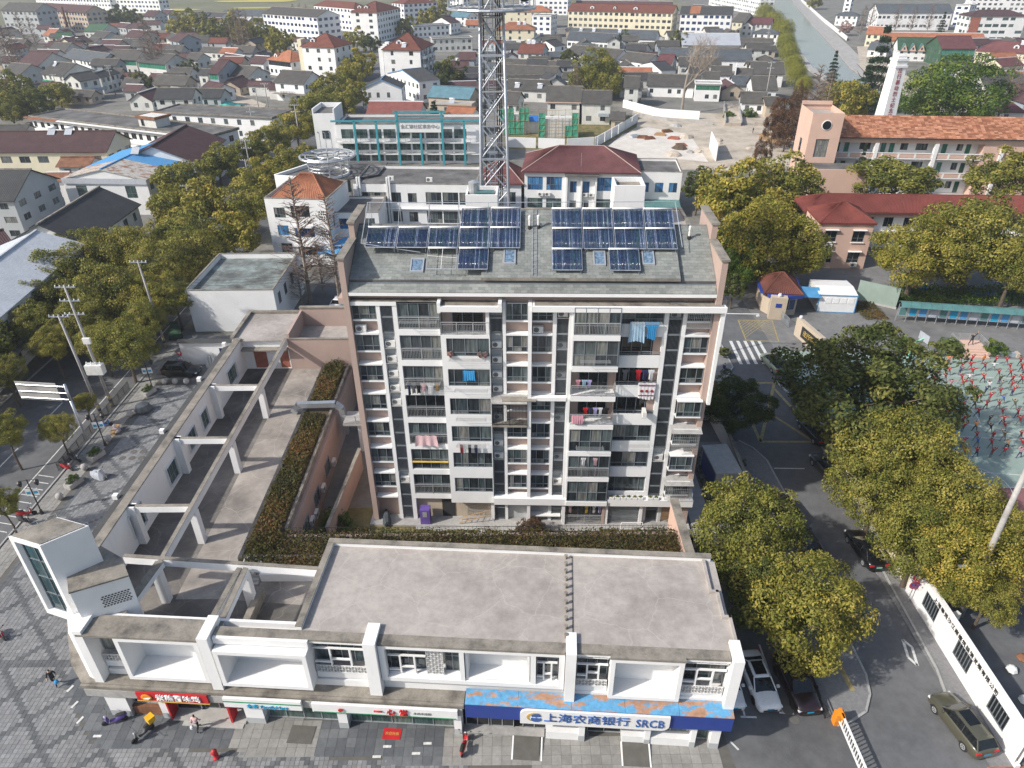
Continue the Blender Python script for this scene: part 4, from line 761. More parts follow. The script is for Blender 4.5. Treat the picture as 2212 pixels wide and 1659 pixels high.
for i,ch in enumerate('一心堂'):lettering(ch,.62,'red',s,(-.4+i*.85,-.05,.42),extrude=.06)
lettering('大药房连锁',.24,'grey_plastic',s,(2.5,-.03,.4),extrude=.02);MB().lathe([(.16,0),(.16,.05)],16).build('emblem','red',s,(-2.9,-.06,.42)).rotation_euler=(math.pi/2,0,0)
M_S=Matrix.Translation((SX,SY,0))@Matrix.Rotation(SYAW,4,'Z')
bk=thing('bank_sign','long dark blue bank fascia with white name board and blue steel awning','sign',M_S@Vector((25.5,-.85,2.8)),SYAW);BL=LX+.1-25.6
MB().box(0,BL,-.1,.05,0,1.4).build('fascia','bank_blue',bk);MB().box(BL-.2,BL,.051,.9,0,1.4).build('fascia','bank_blue',bk)
NA=5
for i in range(NA):a,b=BL*i/NA+.01,BL*(i+1)/NA-.01;MB().prism([(-.15,1.41),(.88,1.62),(.88,1.67),(-.15,1.46)],'x',a,b).build('awning_sheet','awning',bk)
o=MB();x0,x1,r=3.6,13.2,.5;pts=[(x0,-.1),(x1-r,-.1)]+[(x1-r+r*math.sin(a),-.1+r-r*math.cos(a))for a in(.4,.8,1.2,1.57)]+[(x1,1.3),(x0+r,1.3)]+[(x0+r-r*math.sin(a),1.3-r+r*math.cos(a))for a in(.4,.8,1.2,1.57)]
o.prism(pts,'y',-.25,-.101);o.build('name_board','sign_white',bk);lettering('上海农商银行',.93,'letter_blue',bk,(7.9,-.28,.62),extrude=.03,spacing=1.0);lettering('SRCB',1.1,'letter_blue',bk,(11.95,-.28,.56),extrude=.03,sx=.72)
e=MB()
def arc(o,cx,cz,r0,r1,a0,a1,y0,y1,n=12,m=0):
    for i in range(n):
        a,b=a0+(a1-a0)*i/n,a0+(a1-a0)*(i+1)/n;w0,w1=math.sin(math.pi*i/n),math.sin(math.pi*(i+1)/n)
        q=lambda r,t:(cx+r*math.cos(t)*1.25,cz+r*math.sin(t));P=[q(r0+(r1-r0)*.5*(1-w0),a),q(r0+(r1-r0)*(.5+.5*w0),a),q(r0+(r1-r0)*(.5+.5*w1),b),q(r0+(r1-r0)*.5*(1-w1),b)]
        o.prism(P,'y',y0,y1,m)
arc(e,4.65,.62,.38,.52,1.0,4.2,-.28,-.25,m=1);arc(e,4.65,.62,.02,.45,3.3,6.1,-.29,-.25);arc(e,4.65,.62,.02,.42,.3,2.9,-.285,-.25);e.build('emblem',['letter_blue','gold'],bk)
# --- corner tower: leaning white box open to the street, with a tall window
TW=[at((0+.6103*50)/1.82278,(2000+.6103*180)/1.82278,14.6),at((.6103*255)/1.82278,(2000+.6103*240)/1.82278,14.6),at((.6103*570)/1.82278,(2000+.6103*110)/1.82278,14.6),at((.6103*390)/1.82278,(2000+.6103*45)/1.82278,14.6)]
inv=M_S.inverted();T=[inv@p for p in TW]
a_,b_,c_,d_=[Vector((p.x,p.y))for p in T];d_=a_+(c_-b_)
def lerp(p,q,t):return p+(q-p)*t
o=MB()
nrm=(c_-b_).normalized();al=(b_-a_).normalized();t=.3;z0,z1=7.5,14.6
o.extr([a_,b_,c_,d_],z1-.4,z1-.06);o.extr([a_,a_+al*t,d_+al*t,d_],z0,z1-.4);o.extr([b_-al*t,b_,c_,c_-al*t],z0+.0,z1-.4);o.extr([a_+al*t,b_-al*t,b_-al*t+nrm*.5,a_+al*t+nrm*.5],z0,z0+.45);o.extr([a_+al*t+nrm*.45,b_-al*t+nrm*.45,c_-al*t,d_+al*t],z0,z1-.4)
tw=sp('stair_tower',o,'white');sp('tower_roof',MB().extr([a_+(c_-a_)*.04,b_+(d_-b_)*.04,c_+(a_-c_)*.04,d_+(b_-d_)*.04],z1-.06,z1),'coping',tw)
pa,pb=a_+al*(t+.02)+nrm*.34,b_-al*(t+.02)+nrm*.34;ww=(pb-pa).length;window(shop,pa.x,pa.y,z0+.46,ww,z1-.9-z0,(1,1),(1,1,1,1),math.atan2(al.y,al.x),gm='glass_teal',split=True)
o=MB();[o.tube((p.x,p.y,z1),(p.x,p.y,z1+.25),.015,n=4)for p in[lerp(a_,d_,i/5)for i in range(6)]+[lerp(b_,c_,i/5)for i in range(6)]];o.tube((a_.x,a_.y,z1+.24),(d_.x,d_.y,z1+.24),.012,n=4).tube((b_.x,b_.y,z1+.24),(c_.x,c_.y,z1+.24),.012,n=4);sp('lightning_wire',o,'galv',tw)
# low slanted wing under the tower
KW=[(inv@Vector((x,y,0))).xy for x,y in((-28.05,31.4),(-25.0,32.8),(-26.1,34.3),(-28.0,35.4),(-29.6,34.0))]
lw=sp('low_wing',MB().extr(KW,4.0,11.3),'white');kc=sum(KW,Vector((0,0)))/5;sp('low_wing_roof',MB().extr([kc+(p-kc)*1.03 for p in KW],11.3,11.42),'coping',lw)
# vent block in the slanted wall: dark plates, the shade of the openings put into their colour
d0=KW[1]-KW[0];L0=d0 .length;d0 .normalize();n0=Vector((d0 .y,-d0 .x));o=MB();oz=9.3
for i in range(9):
    for j in range(6):p=KW[0]+d0*(L0*.42+i*.19+(.09 if j%2 else 0));q=p+d0*.13;m_=n0*.012;o.extr([(p.x,p.y),(p.x+m_.x,p.y+m_.y),(q.x+m_.x,q.y+m_.y),(q.x,q.y)],oz+j*.17,oz+j*.17+.1)
stuff(sp('vent_shade_plates',o,'room_dark',lw))
# left side wall below the tower, to the plaza
sp('pylon',MB().extr([(-.2,-.2),(.5,-.5),(.55,.7),(-.9,2.2),(-2.3,2.9)],3.9,8.3),'white')
sp('ground_wall',MB().extr([(.3,.5),(.3,1.2),(-2.6,5.6),(-3.0,5.3)],0,3.55),'grey_wall')
# --- terrace wing (world axes)
wing=thing('terrace_wing','long white roof terrace with bare beams and posts beside the plaza','building',(-31.2,36.4,0),0)
def wp(name,mb,mats,parent=None,**k):return mb.build(name,mats,parent or wing,(31.2,-36.4,0),**k)
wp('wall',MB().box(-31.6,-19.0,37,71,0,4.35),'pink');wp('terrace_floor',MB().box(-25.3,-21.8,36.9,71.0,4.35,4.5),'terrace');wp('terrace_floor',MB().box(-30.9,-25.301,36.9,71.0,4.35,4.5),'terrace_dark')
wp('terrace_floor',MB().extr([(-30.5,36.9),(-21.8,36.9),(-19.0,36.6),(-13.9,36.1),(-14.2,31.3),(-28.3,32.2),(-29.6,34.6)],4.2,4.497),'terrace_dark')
holes=[(5.5,7.6,5.4,7.6),(12.4,14.3,5.0,7.0),(14.0+3.2,14+5,5.2,7.2),(20.6,22.2,5.2,7.2),(28.4,31,5.4,7.3)]
o=MB();wall_face(o,(-30.55,71),(-30.55,36.9),4.3,8.4,[(34.1-b,34.1-a,c,d)for a,b,c,d in holes],.2);o.box(-31.1,-30.78,36.9,71,4.3,8.4);wp('side_wall',o,'white')
for a,b,c,d in holes:window(wing,-30.62+31.2,36.9+b-36.4,c,b-a,d-c,(1,1,1),(.5,1),rz=-math.pi/2,split=True,gm='glass_shop')
wp('side_wall_cap',MB().box(-31.2,-30.45,36.9,71,8.4,8.52),'coping');wp('roof_tile_edge',MB().prism([(-32.3,7.75),(-31.11,8.2),(-31.11,8.32),(-32.3,7.87)],'y',37,70),'tile_dark')
for y in(44.2,53.3,62.5,70.0):wp('gutter_box',MB().box(-32.4,-32.0,y,y+.4,7.95,8.35),'white')
for y in(43,52.1,61.1):wp('wall_post',MB().box(-30.54,-29.95,y-.3,y+.3,4.5,8.4),'white');wp('cross_beam',MB().box(-30.5,-25.66,y-.17,y+.17,7.8,8.36),'white');wp('beam_cap',MB().box(-30.5,-25.66,y-.15,y+.15,8.36,8.4),'coping')
wp('long_beam',MB().box(-25.65,-25.27,36.95,71,7.75,8.38),'white');wp('beam_cap',MB().box(-25.63,-25.29,36.95,71,8.38,8.43),'coping')
for y in(43,52.1,61.1):wp('post',MB().box(-25.75,-25.2,y-.32,y+.32,4.5,7.75),'white')
for x,y in((-25.85,36.8),(-19.3,36.3)):wp('post',MB().box(x-.3,x+.3,y-.3,y+.3,4.5,7.9),'white')
# beams over the corner terrace
wp('front_beam',MB().extr([(-28.3,37.35),(-13.9,35.95),(-13.9,36.3),(-28.3,37.7)],7.8,8.4),'white');wp('beam_cap',MB().extr([(-28.3,37.37),(-13.9,35.97),(-13.9,36.28),(-28.3,37.68)],8.4,8.46),'coping')
wp('diagonal_beam',MB().extr([(-26.3,31.7),(-25.85,31.6),(-25.2,36.9),(-25.7,36.95)],7.9,8.4),'white');wp('beam_cap',MB().extr([(-26.35,31.7),(-25.8,31.6),(-25.15,36.9),(-25.75,36.95)],8.41,8.465),'coping')
for dx in(0,.75):wp('twin_beam',MB().extr([(-20.1+dx,31.0),(-19.75+dx,30.95),(-19.3+dx*.6,36.2),(-19.65+dx*.6,36.25)],7.9,8.4),'white');wp('beam_cap',MB().extr([(-20.12+dx,31.0),(-19.73+dx,30.95),(-19.28+dx*.6,36.2),(-19.67+dx*.6,36.25)],8.412,8.47),'coping')
wp('low_wall',MB().extr([(-19.4,31.3),(-18.9,31.3),(-18.6,37.2),(-19.1,37.2)],4.5,5.4),'coping')
# back rooms of the terrace
o=MB();wall_face(o,(-30.5,71),(-25.4,71),4.5,8.2,[(1.0,2.5,4.6,7.0),(3.9,5.0,4.6,7.0)],.2);wp('back_wall',o,'white')
for a,w in((-29.5,1.5),(-26.6,1.1)):wp('door',MB().box(a+.02,a+w-.02,71.1,71.16,4.55,7.0),'brick_red')
wp('lintel_ledge',MB().box(-30.5,-25.4,70.2,70.98,7.2,7.35),'coping')
wp('back_block',MB().box(-31.4,-25.4,71.2,77.5,0,8.2),'white');wp('back_roof',MB().box(-31.5,-25.3,70.7,77.7,8.2,8.32),'roof_pale');wp('parapet',MB().box(-31.7,-31.3,71,78,8.32,8.65).box(-31.3,-25.3,77.5,77.9,8.32,8.65),'coping')
wp('back_block',MB().box(-25.35,-16,70.9,71.1,0,8.3).box(-25.35,-16,77.2,77.5,0,9.2).box(-25.35,-25.1,71.11,77.19,4,8.9),'pink');wp('back_roof',MB().box(-25.09,-16,71.11,77.19,6.6,6.8),'roof_pale');wp('parapet',MB().box(-25.4,-16,70.85,71.15,8.3,8.42).box(-25.4,-16,77.1,77.6,9.2,9.35),'coping')
# planter strip with its wall to the alley
wp('planter',MB().box(-21.8,-21.45,41.0,71,4.2,4.95).box(-18.95,-18.7,44,71,3.2,5.0).box(-21.8,-13,40.7,40.98,4.0,4.95),'coping');wp('soil',MB().box(-21.44,-18.96,41,71,4.3,4.75).box(-21.44,-6,39.0,43.2,3.6,4.7),'soil')
wp('soil',MB().box(-6,13.4,36.5,43.2,3.6,4.6),'soil');wp('terrace_floor',MB().box(-21.5,-13.5,36.2,38.7,4.1,4.49),'terrace');wp('planter_front',MB().box(-19.4,-13.6,38.6,38.85,4.4,5.25),'white');wp('planter_wall',MB().box(-18.69,-18.4,44,71,0,4.4).box(-18.69,13.6,43.3,43.6,0,4.6),'pink')
for i in range(6):wp('stair',MB().box(-20.9,-19.5,38.2+i*.3,38.5+i*.3,4.5,4.62+i*.13),'concrete')
wp('stair_cheek',MB().box(-21.2,-20.92,37.2,40.6,4.5,5.0),'white')
o=MB()
for i in range(100):x=-19+i*.32;o.tube((x,43.3,4.6),(x,43.3,5.7),.012,n=4)
for z in(5.0,5.6):o.tube((-19,43.3,z),(13,43.3,z),.016,n=4)
wp('fence',o,'black_metal')
wp('end_wall',MB().box(13.4,13.9,37.0,46.0,0,5.9),'pink_pale');wp('end_wall_cap',MB().box(13.3,14.0,36.9,46.1,5.9,6.05),'coping')
# windows and units on the alley side
for y in(46.5,50.5,55):window(wing,-18.38+31.2,y-36.4,1.2,1.6,1.6,(1,1),(1,),rz=math.pi/2)
for i,y in enumerate((45.0,48.4,49.8,53.0,57.5)):aircon('white air conditioner on the pink alley wall under the planter, '+ORD(i)+' from the garden',None,(-18.05,y,1.0+.4*(i%2)),math.pi/2,'air conditioners in the alley')
# ================================================================== VEGETATION
def leaves_mesh(name,C,N,size,aspect,tint,mat,rng,upright=False):
    n=len(C);N=N/(np.linalg.norm(N,axis=1,keepdims=True)+1e-9)
    R=rng.normal(size=(n,3));
    if upright:R=np.tile(np.array([0,0,1.0]),(n,1))+R*.25
    T=R-N*(R*N).sum(1,keepdims=True);T/=np.linalg.norm(T,axis=1,keepdims=True)+1e-9;B=np.cross(N,T)
    s=size*rng.uniform(.65,1.3,(n,1));a=T*s;b=B*s*aspect
    V=np.stack([C-a,C+b*.9-a*.1,C+a,C-b*.9+a*.1],1).reshape(-1,3)
    F=np.arange(n*4).reshape(-1,4)
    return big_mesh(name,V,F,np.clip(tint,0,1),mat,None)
def sph(rng,n,zmin=-1):
    z=rng.uniform(zmin,1,n);a=rng.uniform(0,2*math.pi,n);r=np.sqrt(1-z*z);return np.stack([r*np.cos(a),r*np.sin(a),z],1)
def crown_mesh(seed,n,K,leaf,mat,flat=.78,crad=(.17,.30),zmin=-.85,aspect=.6,shell=(.62,.9)):
    """a crown of unit radius: many leaf clumps set over a rounded, uneven body; tint is the age of the leaf"""
    rng=np.random.default_rng(seed);D=sph(rng,K,zmin);rad=rng.uniform(*shell,(K,1))*(1+.13*np.sin(D[:,:1]*5+seed)+.1*np.sin(D[:,1:2]*6+2*seed))
    cc=D*rad;cr=rng.uniform(*crad,K);ct=rng.normal(.5,.16,K)
    w=cr**2;idx=rng.choice(K,n,p=w/w.sum());d=sph(rng,n);out=D[idx]*.75+np.array([0,0,.3]);d=d+out*.8;d/=np.linalg.norm(d,axis=1,keepdims=True)
    q=rng.uniform(.55,1.08,(n,1));P=cc[idx]+d*cr[idx,None]*q
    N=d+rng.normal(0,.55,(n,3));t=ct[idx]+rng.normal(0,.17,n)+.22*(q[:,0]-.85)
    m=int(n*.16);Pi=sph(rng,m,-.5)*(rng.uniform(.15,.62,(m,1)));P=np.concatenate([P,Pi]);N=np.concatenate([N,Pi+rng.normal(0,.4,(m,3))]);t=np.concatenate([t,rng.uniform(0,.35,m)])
    P=P*np.array([1,1,flat]);return leaves_mesh('crown',P,N,leaf,aspect,t,mat,rng)
def trunk_mesh(seed,h,r,limbs=6,mat='bark',spread=.55):
    rg=random.Random(seed);o=MB();z=0;p=Vector((0,0,-.3*h*.0));pts=[Vector((0,0,0)),Vector((rg.uniform(-.03,.03),rg.uniform(-.03,.03),h*.5)),Vector((rg.uniform(-.06,.06),rg.uniform(-.06,.06),h))]
    o.tube(pts[0],pts[1],r*1.25,r,8).tube(pts[1],pts[2],r,r*.7,8)
    for i in range(limbs):
        a=2*math.pi*i/limbs+rg.uniform(-.3,.3);b=pts[2]+Vector((0,0,-rg.uniform(0,.25)*h));e=b+Vector((math.cos(a)*spread,math.sin(a)*spread,rg.uniform(.35,.7)));o.tube(b,e,r*.5,r*.25,5);f=e+Vector((math.cos(a+.5)*spread*.5,math.sin(a+.5)*spread*.5,.3));o.tube(e,f,r*.25,r*.08,4)
    return o.mesh('trunk',mat)
LOD={}
def lod(kind,q,k):
    key=(kind,q,k)
    if key not in LOD:
        n,K,lf={'near':(21000,130,.026),'mid':(7500,85,.044),'far':(1900,55,.085)}[q];sd=100+k*7+hash(q)%1
        mat={'camphor':'leaf_camphor','dark':'leaf_dark','green':'leaf_green','rust':'leaf_rust','pink':'leaf_pink','willow':'leaf_willow','cedar':'leaf_cedar'}[kind]
        rng=np.random.default_rng(sd)
        if kind=='cedar':
            m=n;lay=rng.integers(0,11,m);zc=-.85+lay*.17;rr=np.clip(.95-(zc+.85)*.5,.05,1)*(.9+.2*np.sin(lay*2.1));a=rng.uniform(0,2*math.pi,m);br=np.cos(a*5+lay*1.7)*.18+.85;q_=np.sqrt(rng.random(m))*rr*br
            P=np.stack([q_*np.cos(a),q_*np.sin(a),zc-q_*.16+rng.normal(0,.025,m)],1);N=np.tile([0,0,1.0],(m,1))+rng.normal(0,.45,(m,3));LOD[key]=leaves_mesh('crown',P,N,lf*.9,.5,rng.normal(.45,.2,m)+.25*(q_-.4),mat,rng)
        elif kind=='willow':
            D=sph(rng,n,-.1);P=D*rng.uniform(.55,1,(n,1));P[:,2]-=rng.random(n)**2*1.1*(1-D[:,2]*.5);N=D+rng.normal(0,.4,(n,3));LOD[key]=leaves_mesh('crown',P,N,lf*1.5,.22,rng.normal(.5,.2,n),mat,rng,True)
        else:
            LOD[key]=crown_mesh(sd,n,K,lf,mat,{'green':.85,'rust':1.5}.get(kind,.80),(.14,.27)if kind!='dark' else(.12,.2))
    return LOD[key]
TRK={}
def tree(u,v,rpx,zc,label,kind='camphor',q='mid',name='camphor_tree',group=None,rz=None,flat=1.0):
    """crown centre seen at (u,v), crown radius in picture pixels, height of the crown centre in metres"""
    p=at(u,v,zc);dep=(p-Vector((0,0,CAM_H))).dot(FW);r=rpx*dep/FPX*1.06
    t=thing(name,label,'tree',(p.x,p.y,0),0,group);k=rnd.randrange(3)
    c=put('crown',lod(kind,q,k),t,(0,0,zc),rnd.uniform(0,6.28),(r,r,r*flat))
    key=(k,kind=='green')
    if key not in TRK:TRK[key]=trunk_mesh(k,1.0,.055,6)
    hh=zc*.75;put('trunk',TRK[key],t,(0,0,0),rnd.uniform(0,6),(max(1.5,r*.9),max(1.5,r*.9),hh));return t
# --- bare trees
def bare_mesh(seed,n=130,mat='twig'):
    rg=random.Random(seed);o=MB();o.tube((0,0,0),(0.01,0,.5),.017,.012,6).tube((.01,0,.5),(0,.006,1),.012,.003,5)
    tw=MB()
    for i in range(n):
        z=.16+.82*(i/n);L=.165*(1-z)**.7+.02;a=rg.uniform(0,6.28);up=rg.uniform(.3,.9);b=Vector((0,0,z));e=b+Vector((math.cos(a)*L,math.sin(a)*L,L*up));tw.tube(b,e,.0032,.0011,3,cap=False)
        for k in range(5):
            f=rg.uniform(.25,.95);s=b.lerp(e,f);a2=a+rg.uniform(-1.3,1.3);l2=L*rg.uniform(.2,.5);tw.tube(s,s+Vector((math.cos(a2)*l2,math.sin(a2)*l2,l2*rg.uniform(.1,.8))),.0017,.0008,3,cap=False)
    return o.mesh('trunk','bark_pale'),tw.mesh('crown',mat)
BARE=[bare_mesh(s)for s in(1,2,3)]
def bare(u,v,h,label,z0=0,group=None,w=1.0,base=None):
    p=base or at(u,v,z0);k=rnd.randrange(3);t=thing('dawn_redwood',label,'tree',(p[0],p[1],z0),rnd.uniform(0,6),group);put('trunk',BARE[k][0],t,scale=(h*.9,h*.9,h));put('crown',BARE[k][1],t,scale=(h*w,h*w,h));return t
NW='near'
for u,v,r,z,q,fl_,kd,lb in[
    (1868,838,182,7.5,NW,.85,'dark','huge dark green camphor tree over the road beside the playground'),(1592,872,74,4.6,NW,.9,'dark','small round dark tree alone beside the road and apartment corner'),
    (1950,975,118,6.5,NW,.95,'camphor','olive camphor tree between the huge dark tree and the students'),(1900,1060,88,5.6,NW,1,'camphor','olive camphor tree hanging over the road above the parked black cars'),(2050,1080,98,6,NW,1,'camphor','yellowish camphor tree at the edge of the green court'),
    (1990,1165,98,5.4,NW,.95,'camphor','yellowish camphor tree above the black car with a green plate'),(2085,1200,100,5.4,NW,.95,'camphor','yellowish camphor tree behind the white text wall and leaning pole'),(2180,1165,76,5.2,NW,1,'camphor','camphor tree at the picture edge by the red court end'),(2138,1285,62,3.8,NW,.9,'camphor','low camphor tree in the yard behind the white text wall'),(2075,1262,50,4.0,NW,.9,'camphor','small camphor tree just inside the white text wall'),
    (1612,1135,104,5.6,NW,1.0,'camphor','olive camphor tree at the garden corner beside the pink wall'),(1738,1305,132,5.2,NW,1.0,'camphor','broad yellow-green camphor tree over the parked white sedan'),(1648,1280,92,4.2,NW,1.0,'dark','shaded dark tree between shop building and broad camphor tree'),
    (1600,425,92,7,'mid',.9,'camphor','camphor tree behind the apartment next to the construction yard'),(1695,405,78,7,'mid',.95,'camphor','camphor tree touching the pink school stair tower'),(1650,520,105,7,NW,.9,'camphor','wide camphor tree behind the guard house'),(1562,545,58,5,'mid',1,'dark','dark tree squeezed against the apartment pink gable'),(1610,570,42,5,NW,1.1,'green','bright yellow-green young tree beside the guard house'),(1510,400,38,6,'mid',1.1,'dark','dark tree beside the white office annex with three windows'),(1720,530,62,7,NW,1,'camphor','camphor tree between guard house and pink school house'),(1585,620,30,3.5,'mid',1,'dark','small dark bush-like tree at the apartment rear corner'),
    (1985,545,92,7.5,NW,.9,'camphor','broad camphor tree in front of the red roofed school corridor'),(2112,520,118,8.5,NW,.9,'camphor','largest camphor tree of the school yard over the table tennis tables'),(2195,570,66,7,NW,.9,'camphor','camphor tree of the school yard cut by the picture edge'),
    (1935,392,88,7,'mid',.6,'camphor','camphor tree between the pink school wings'),(2165,378,72,8,'mid',.8,'camphor','camphor tree before the school balconies near the picture edge'),(2062,205,108,9,NW,.72,'green','huge dome-shaped glossy evergreen tree beside the white obelisk'),(1835,215,50,6.5,'mid',1.0,'camphor','camphor tree left of the white obelisk'),(1790,215,30,5,'mid',1.0,'dark','dark small tree behind the school stair tower'),
    (1290,165,56,7,NW,1.02,'camphor','tall round golden camphor tree among the grey tiled roofs'),(1228,122,22,4,'far',.8,'dark','small dark round tree beside the golden camphor tree'),(1465,90,24,5,'far',1,'dark','dark tree behind the bare plane tree'),(1352,85,14,5,'far',1.3,'green','small round tree before the long slate roof'),(970,160,36,6,'mid',1.1,'dark','very dark tree behind the white five-storey flats'),(945,180,24,5,'mid',1,'dark','dark tree at the courtyard beside the teal roof'),
    ]:tree(u,v,r,z,lb,kd,q,flat=fl_)
SL=[(402,398,54,'mid'),(378,452,46,'mid'),(430,455,60,'mid'),(400,508,52,'mid'),(470,355,42,'mid'),(540,325,36,'mid'),(590,300,36,'mid'),(560,395,48,'mid'),(520,450,52,'mid'),(500,510,52,'mid'),(615,350,34,'mid'),(640,275,34,'mid'),(672,235,36,'mid'),(712,200,38,'mid'),(748,168,34,'mid'),(775,140,32,'far'),(740,225,30,'mid'),(690,262,30,'mid'),(760,205,30,'mid'),
      (120,610,84,NW),(205,560,76,NW),(285,545,66,NW),(235,640,78,NW),(345,575,66,NW),(415,548,72,NW),(85,655,56,NW),(170,690,56,NW),(268,748,60,NW),(325,640,58,NW),(150,545,50,NW),(75,580,50,NW),(60,700,52,NW),(110,740,42,NW),(215,735,44,NW),(310,690,46,NW),(375,640,44,NW)]
for i,(u,v,r,q)in enumerate(SL):
    lb=('camphor street tree, '+ORD(i)+' of the avenue counted from the blue roof towards the fields')if i<19 else('camphor tree over the left street, '+ORD(i-19)+' in the cluster beside the tin roof')
    tree(u,v,r*(1.0 if q==NW else 1.12),5.8 if q!=NW else 5.2,lb,'camphor',q,group='camphor trees along the left street',flat=.95)
for i,(x,y)in enumerate([(-62.8,50),(-63,57.5),(-62.6,65),(-63.5,72.5),(-62.8,42)]):
    u,v=(lambda c:(1106+FPX*c.dot(RT)/c.dot(FW),829.5-FPX*c.dot(UP)/c.dot(FW)))(Vector((x,y,5.2-CAM_H)));tree(u,v,92,5.2,'camphor tree on the far kerb of the left street, '+ORD(i)+' from the shops','camphor','mid',flat=.95)
for u,v,r,z,q,lb in[(8,800,40,5,NW,'tree at the left picture edge opposite the utility poles'),(8,930,42,5,NW,'tree at the left picture edge above the road sign'),(2,1085,34,4.5,NW,'tree at the left picture edge beside the parking bays'),(125,925,34,3.6,NW,'slim young street tree inside the pavement fence'),(182,868,22,3.4,NW,'small leafy street tree between the two leaning poles'),(30,195,42,5,'mid','olive tree at the left picture edge near the house with green glazing'),(70,225,44,5,'mid','olive tree beside the long dark flat roof'),(125,205,32,4,'mid','olive tree before the white house with a balcony'),(20,235,34,5,'mid','tree under the olive tree at the left edge'),(308,180,27,3.5,'mid','round olive bush-tree beside the dark bare trunks'),(412,150,22,3.5,'far','dark small tree next to the half-demolished house'),
    (262,38,28,5,'far','dark green tree behind the tan three-storey block'),(240,45,22,5,'far','second dark tree behind the tan three-storey block'),(290,42,22,5,'far','third dark tree behind the tan three-storey block'),(390,58,28,6,'far','tree of the far grove nearest the white gabled sheds'),(420,52,32,6,'far','golden tree of the far grove behind the sheds'),(458,68,28,6,'far','tree of the far grove by the thin lamp mast'),(500,62,34,6,'far','tree in the middle of the far grove'),(535,75,32,6,'far','tree of the far grove behind the bare trunks'),(570,78,34,6,'far','tree of the far grove before the white flats'),(602,92,30,6,'far','tree of the far grove beside the brown hip roof'),
    (900,30,28,6,'far','first tree behind the white flats near the mast'),(930,45,30,6,'far','second tree behind the white flats near the mast'),(880,60,24,5,'far','third tree behind the white flats near the mast'),(948,15,24,6,'far','fourth tree behind the white flats near the mast'),(770,85,24,6,'far','tree between the two brown hip roofed flats'),(800,95,22,6,'far','dark tree between the two brown hip roofed flats'),(745,120,26,6,'far','tree behind the white four-storey house'),(1760,5,16,5,'far','golden tree beside the quay at the top edge'),(660,330,22,4,'far','tree beside the teal-framed office')]:
    tree(u,v,r,z,lb,'camphor' if 'dark' not in lb else 'dark',q)
for i,(u,v,r)in enumerate([(1640,12,18),(1652,28,22),(1672,48,24),(1692,66,26),(1698,92,22),(1706,112,22),(1716,138,22),(1722,158,22),(1738,182,20)]):tree(u,v,r,5.5,'yellow-green willow on the canal bank, '+ORD(i)+' from the top edge','willow','mid','willow_tree','willows along the canal')
tree(1893,165,68,9,'tall dark cedar behind the white obelisk','cedar',NW,'cedar_tree',flat=1.5);tree(1868,195,50,7,'second dark cedar left of the white obelisk','cedar',NW,'cedar_tree',flat=1.3);tree(1925,190,44,7,'dark cedar filling between obelisk and dome-shaped tree','cedar','mid','cedar_tree',flat=1.3);tree(1800,150,24,7,'lone small cedar on the canal bank','cedar','mid','cedar_tree',flat=1.6);tree(938,252,40,5,'flat-topped cedar behind the teal-framed office','cedar','mid','cedar_tree',flat=.8);tree(1860,358,22,8,'thin cedar before the pink school wing','cedar','mid','cedar_tree',flat=2.2);tree(2195,55,14,7,'cedar at the top edge among redwoods','cedar','far','cedar_tree',flat=1.6);tree(2035,55,16,7,'dark cedar in front of the white school hall','cedar','far','cedar_tree',flat=1.7)
for i,(u,v,r)in enumerate([(1690,250,26),(1700,285,28),(1672,275,22),(1725,215,20),(1648,330,18),(1735,260,24)]):tree(u,v,r,5,'rust-brown redwood by the school tower, '+ORD(i)+' counted from the canal','rust','mid','dawn_redwood','rust-brown redwoods',flat=1.0)
tree(1828,60,14,4,'pale pink blossom tree on the far canal walk','pink','far','blossom_tree');tree(1638,355,12,3,'pale pink blossom tree in the construction yard','pink','far','blossom_tree')
for u,v,h,lb in[(672,655,19,'tall bare redwood before the white house with orange roof'),(735,660,17,'second bare redwood nearer the apartment pink gable'),(655,668,8,'short bare redwood beside the flat algae roof'),(700,640,9,'thin bare sapling between the two tall redwoods'),(1735,345,22,'tall bare redwood rising beside the pink stair tower'),(1765,320,19,'bare redwood behind the pink stair tower'),(1722,330,15,'bare redwood in the scrub by the canal'),
    (335,165,22,'tall bare redwood in the old town, left of a close pair'),(345,168,21,'tall bare redwood in the old town, right of a close pair'),(360,160,17,'slim bare redwood beside the close pair'),(520,118,21,'bare redwood before the far grove, leftmost of four'),(530,110,20,'bare redwood before the far grove, second of four'),(542,108,19,'bare redwood before the far grove, third of four'),(508,122,17,'bare redwood before the far grove, nearest the orange dormer roof'),(642,75,17,'bare redwood before the white flats, first of three'),(655,72,17,'bare redwood before the white flats, second of three'),(668,70,16,'bare redwood before the white flats, third of three'),
    (35,165,20,'bare redwood at the left edge, nearest the picture corner'),(48,160,19,'bare redwood at the left edge beside the maroon roof'),(20,140,20,'bare redwood before the grey flats at the left edge'),(85,120,18,'bare redwood before the grey flats, near the brick chimney'),(60,110,19,'bare redwood before the grey flats, between two others'),(1243,250,15,'bare brown redwood among the grey tiled roofs'),(1855,85,17,'bare redwood by the school hall, first from the canal'),(1872,85,18,'bare redwood by the school hall, second from the canal'),(1930,75,16,'bare redwood by the school hall, third from the canal'),(1965,75,15,'bare redwood by the school hall, fourth from the canal'),(2000,75,16,'bare redwood by the school hall, fifth from the canal'),(2165,235,16,'bare tree with pale trunk at the right edge'),(2200,230,14,'bare tree at the right edge beside the pale trunk')]:
    bare(u,v,h,lb,w=1.25)
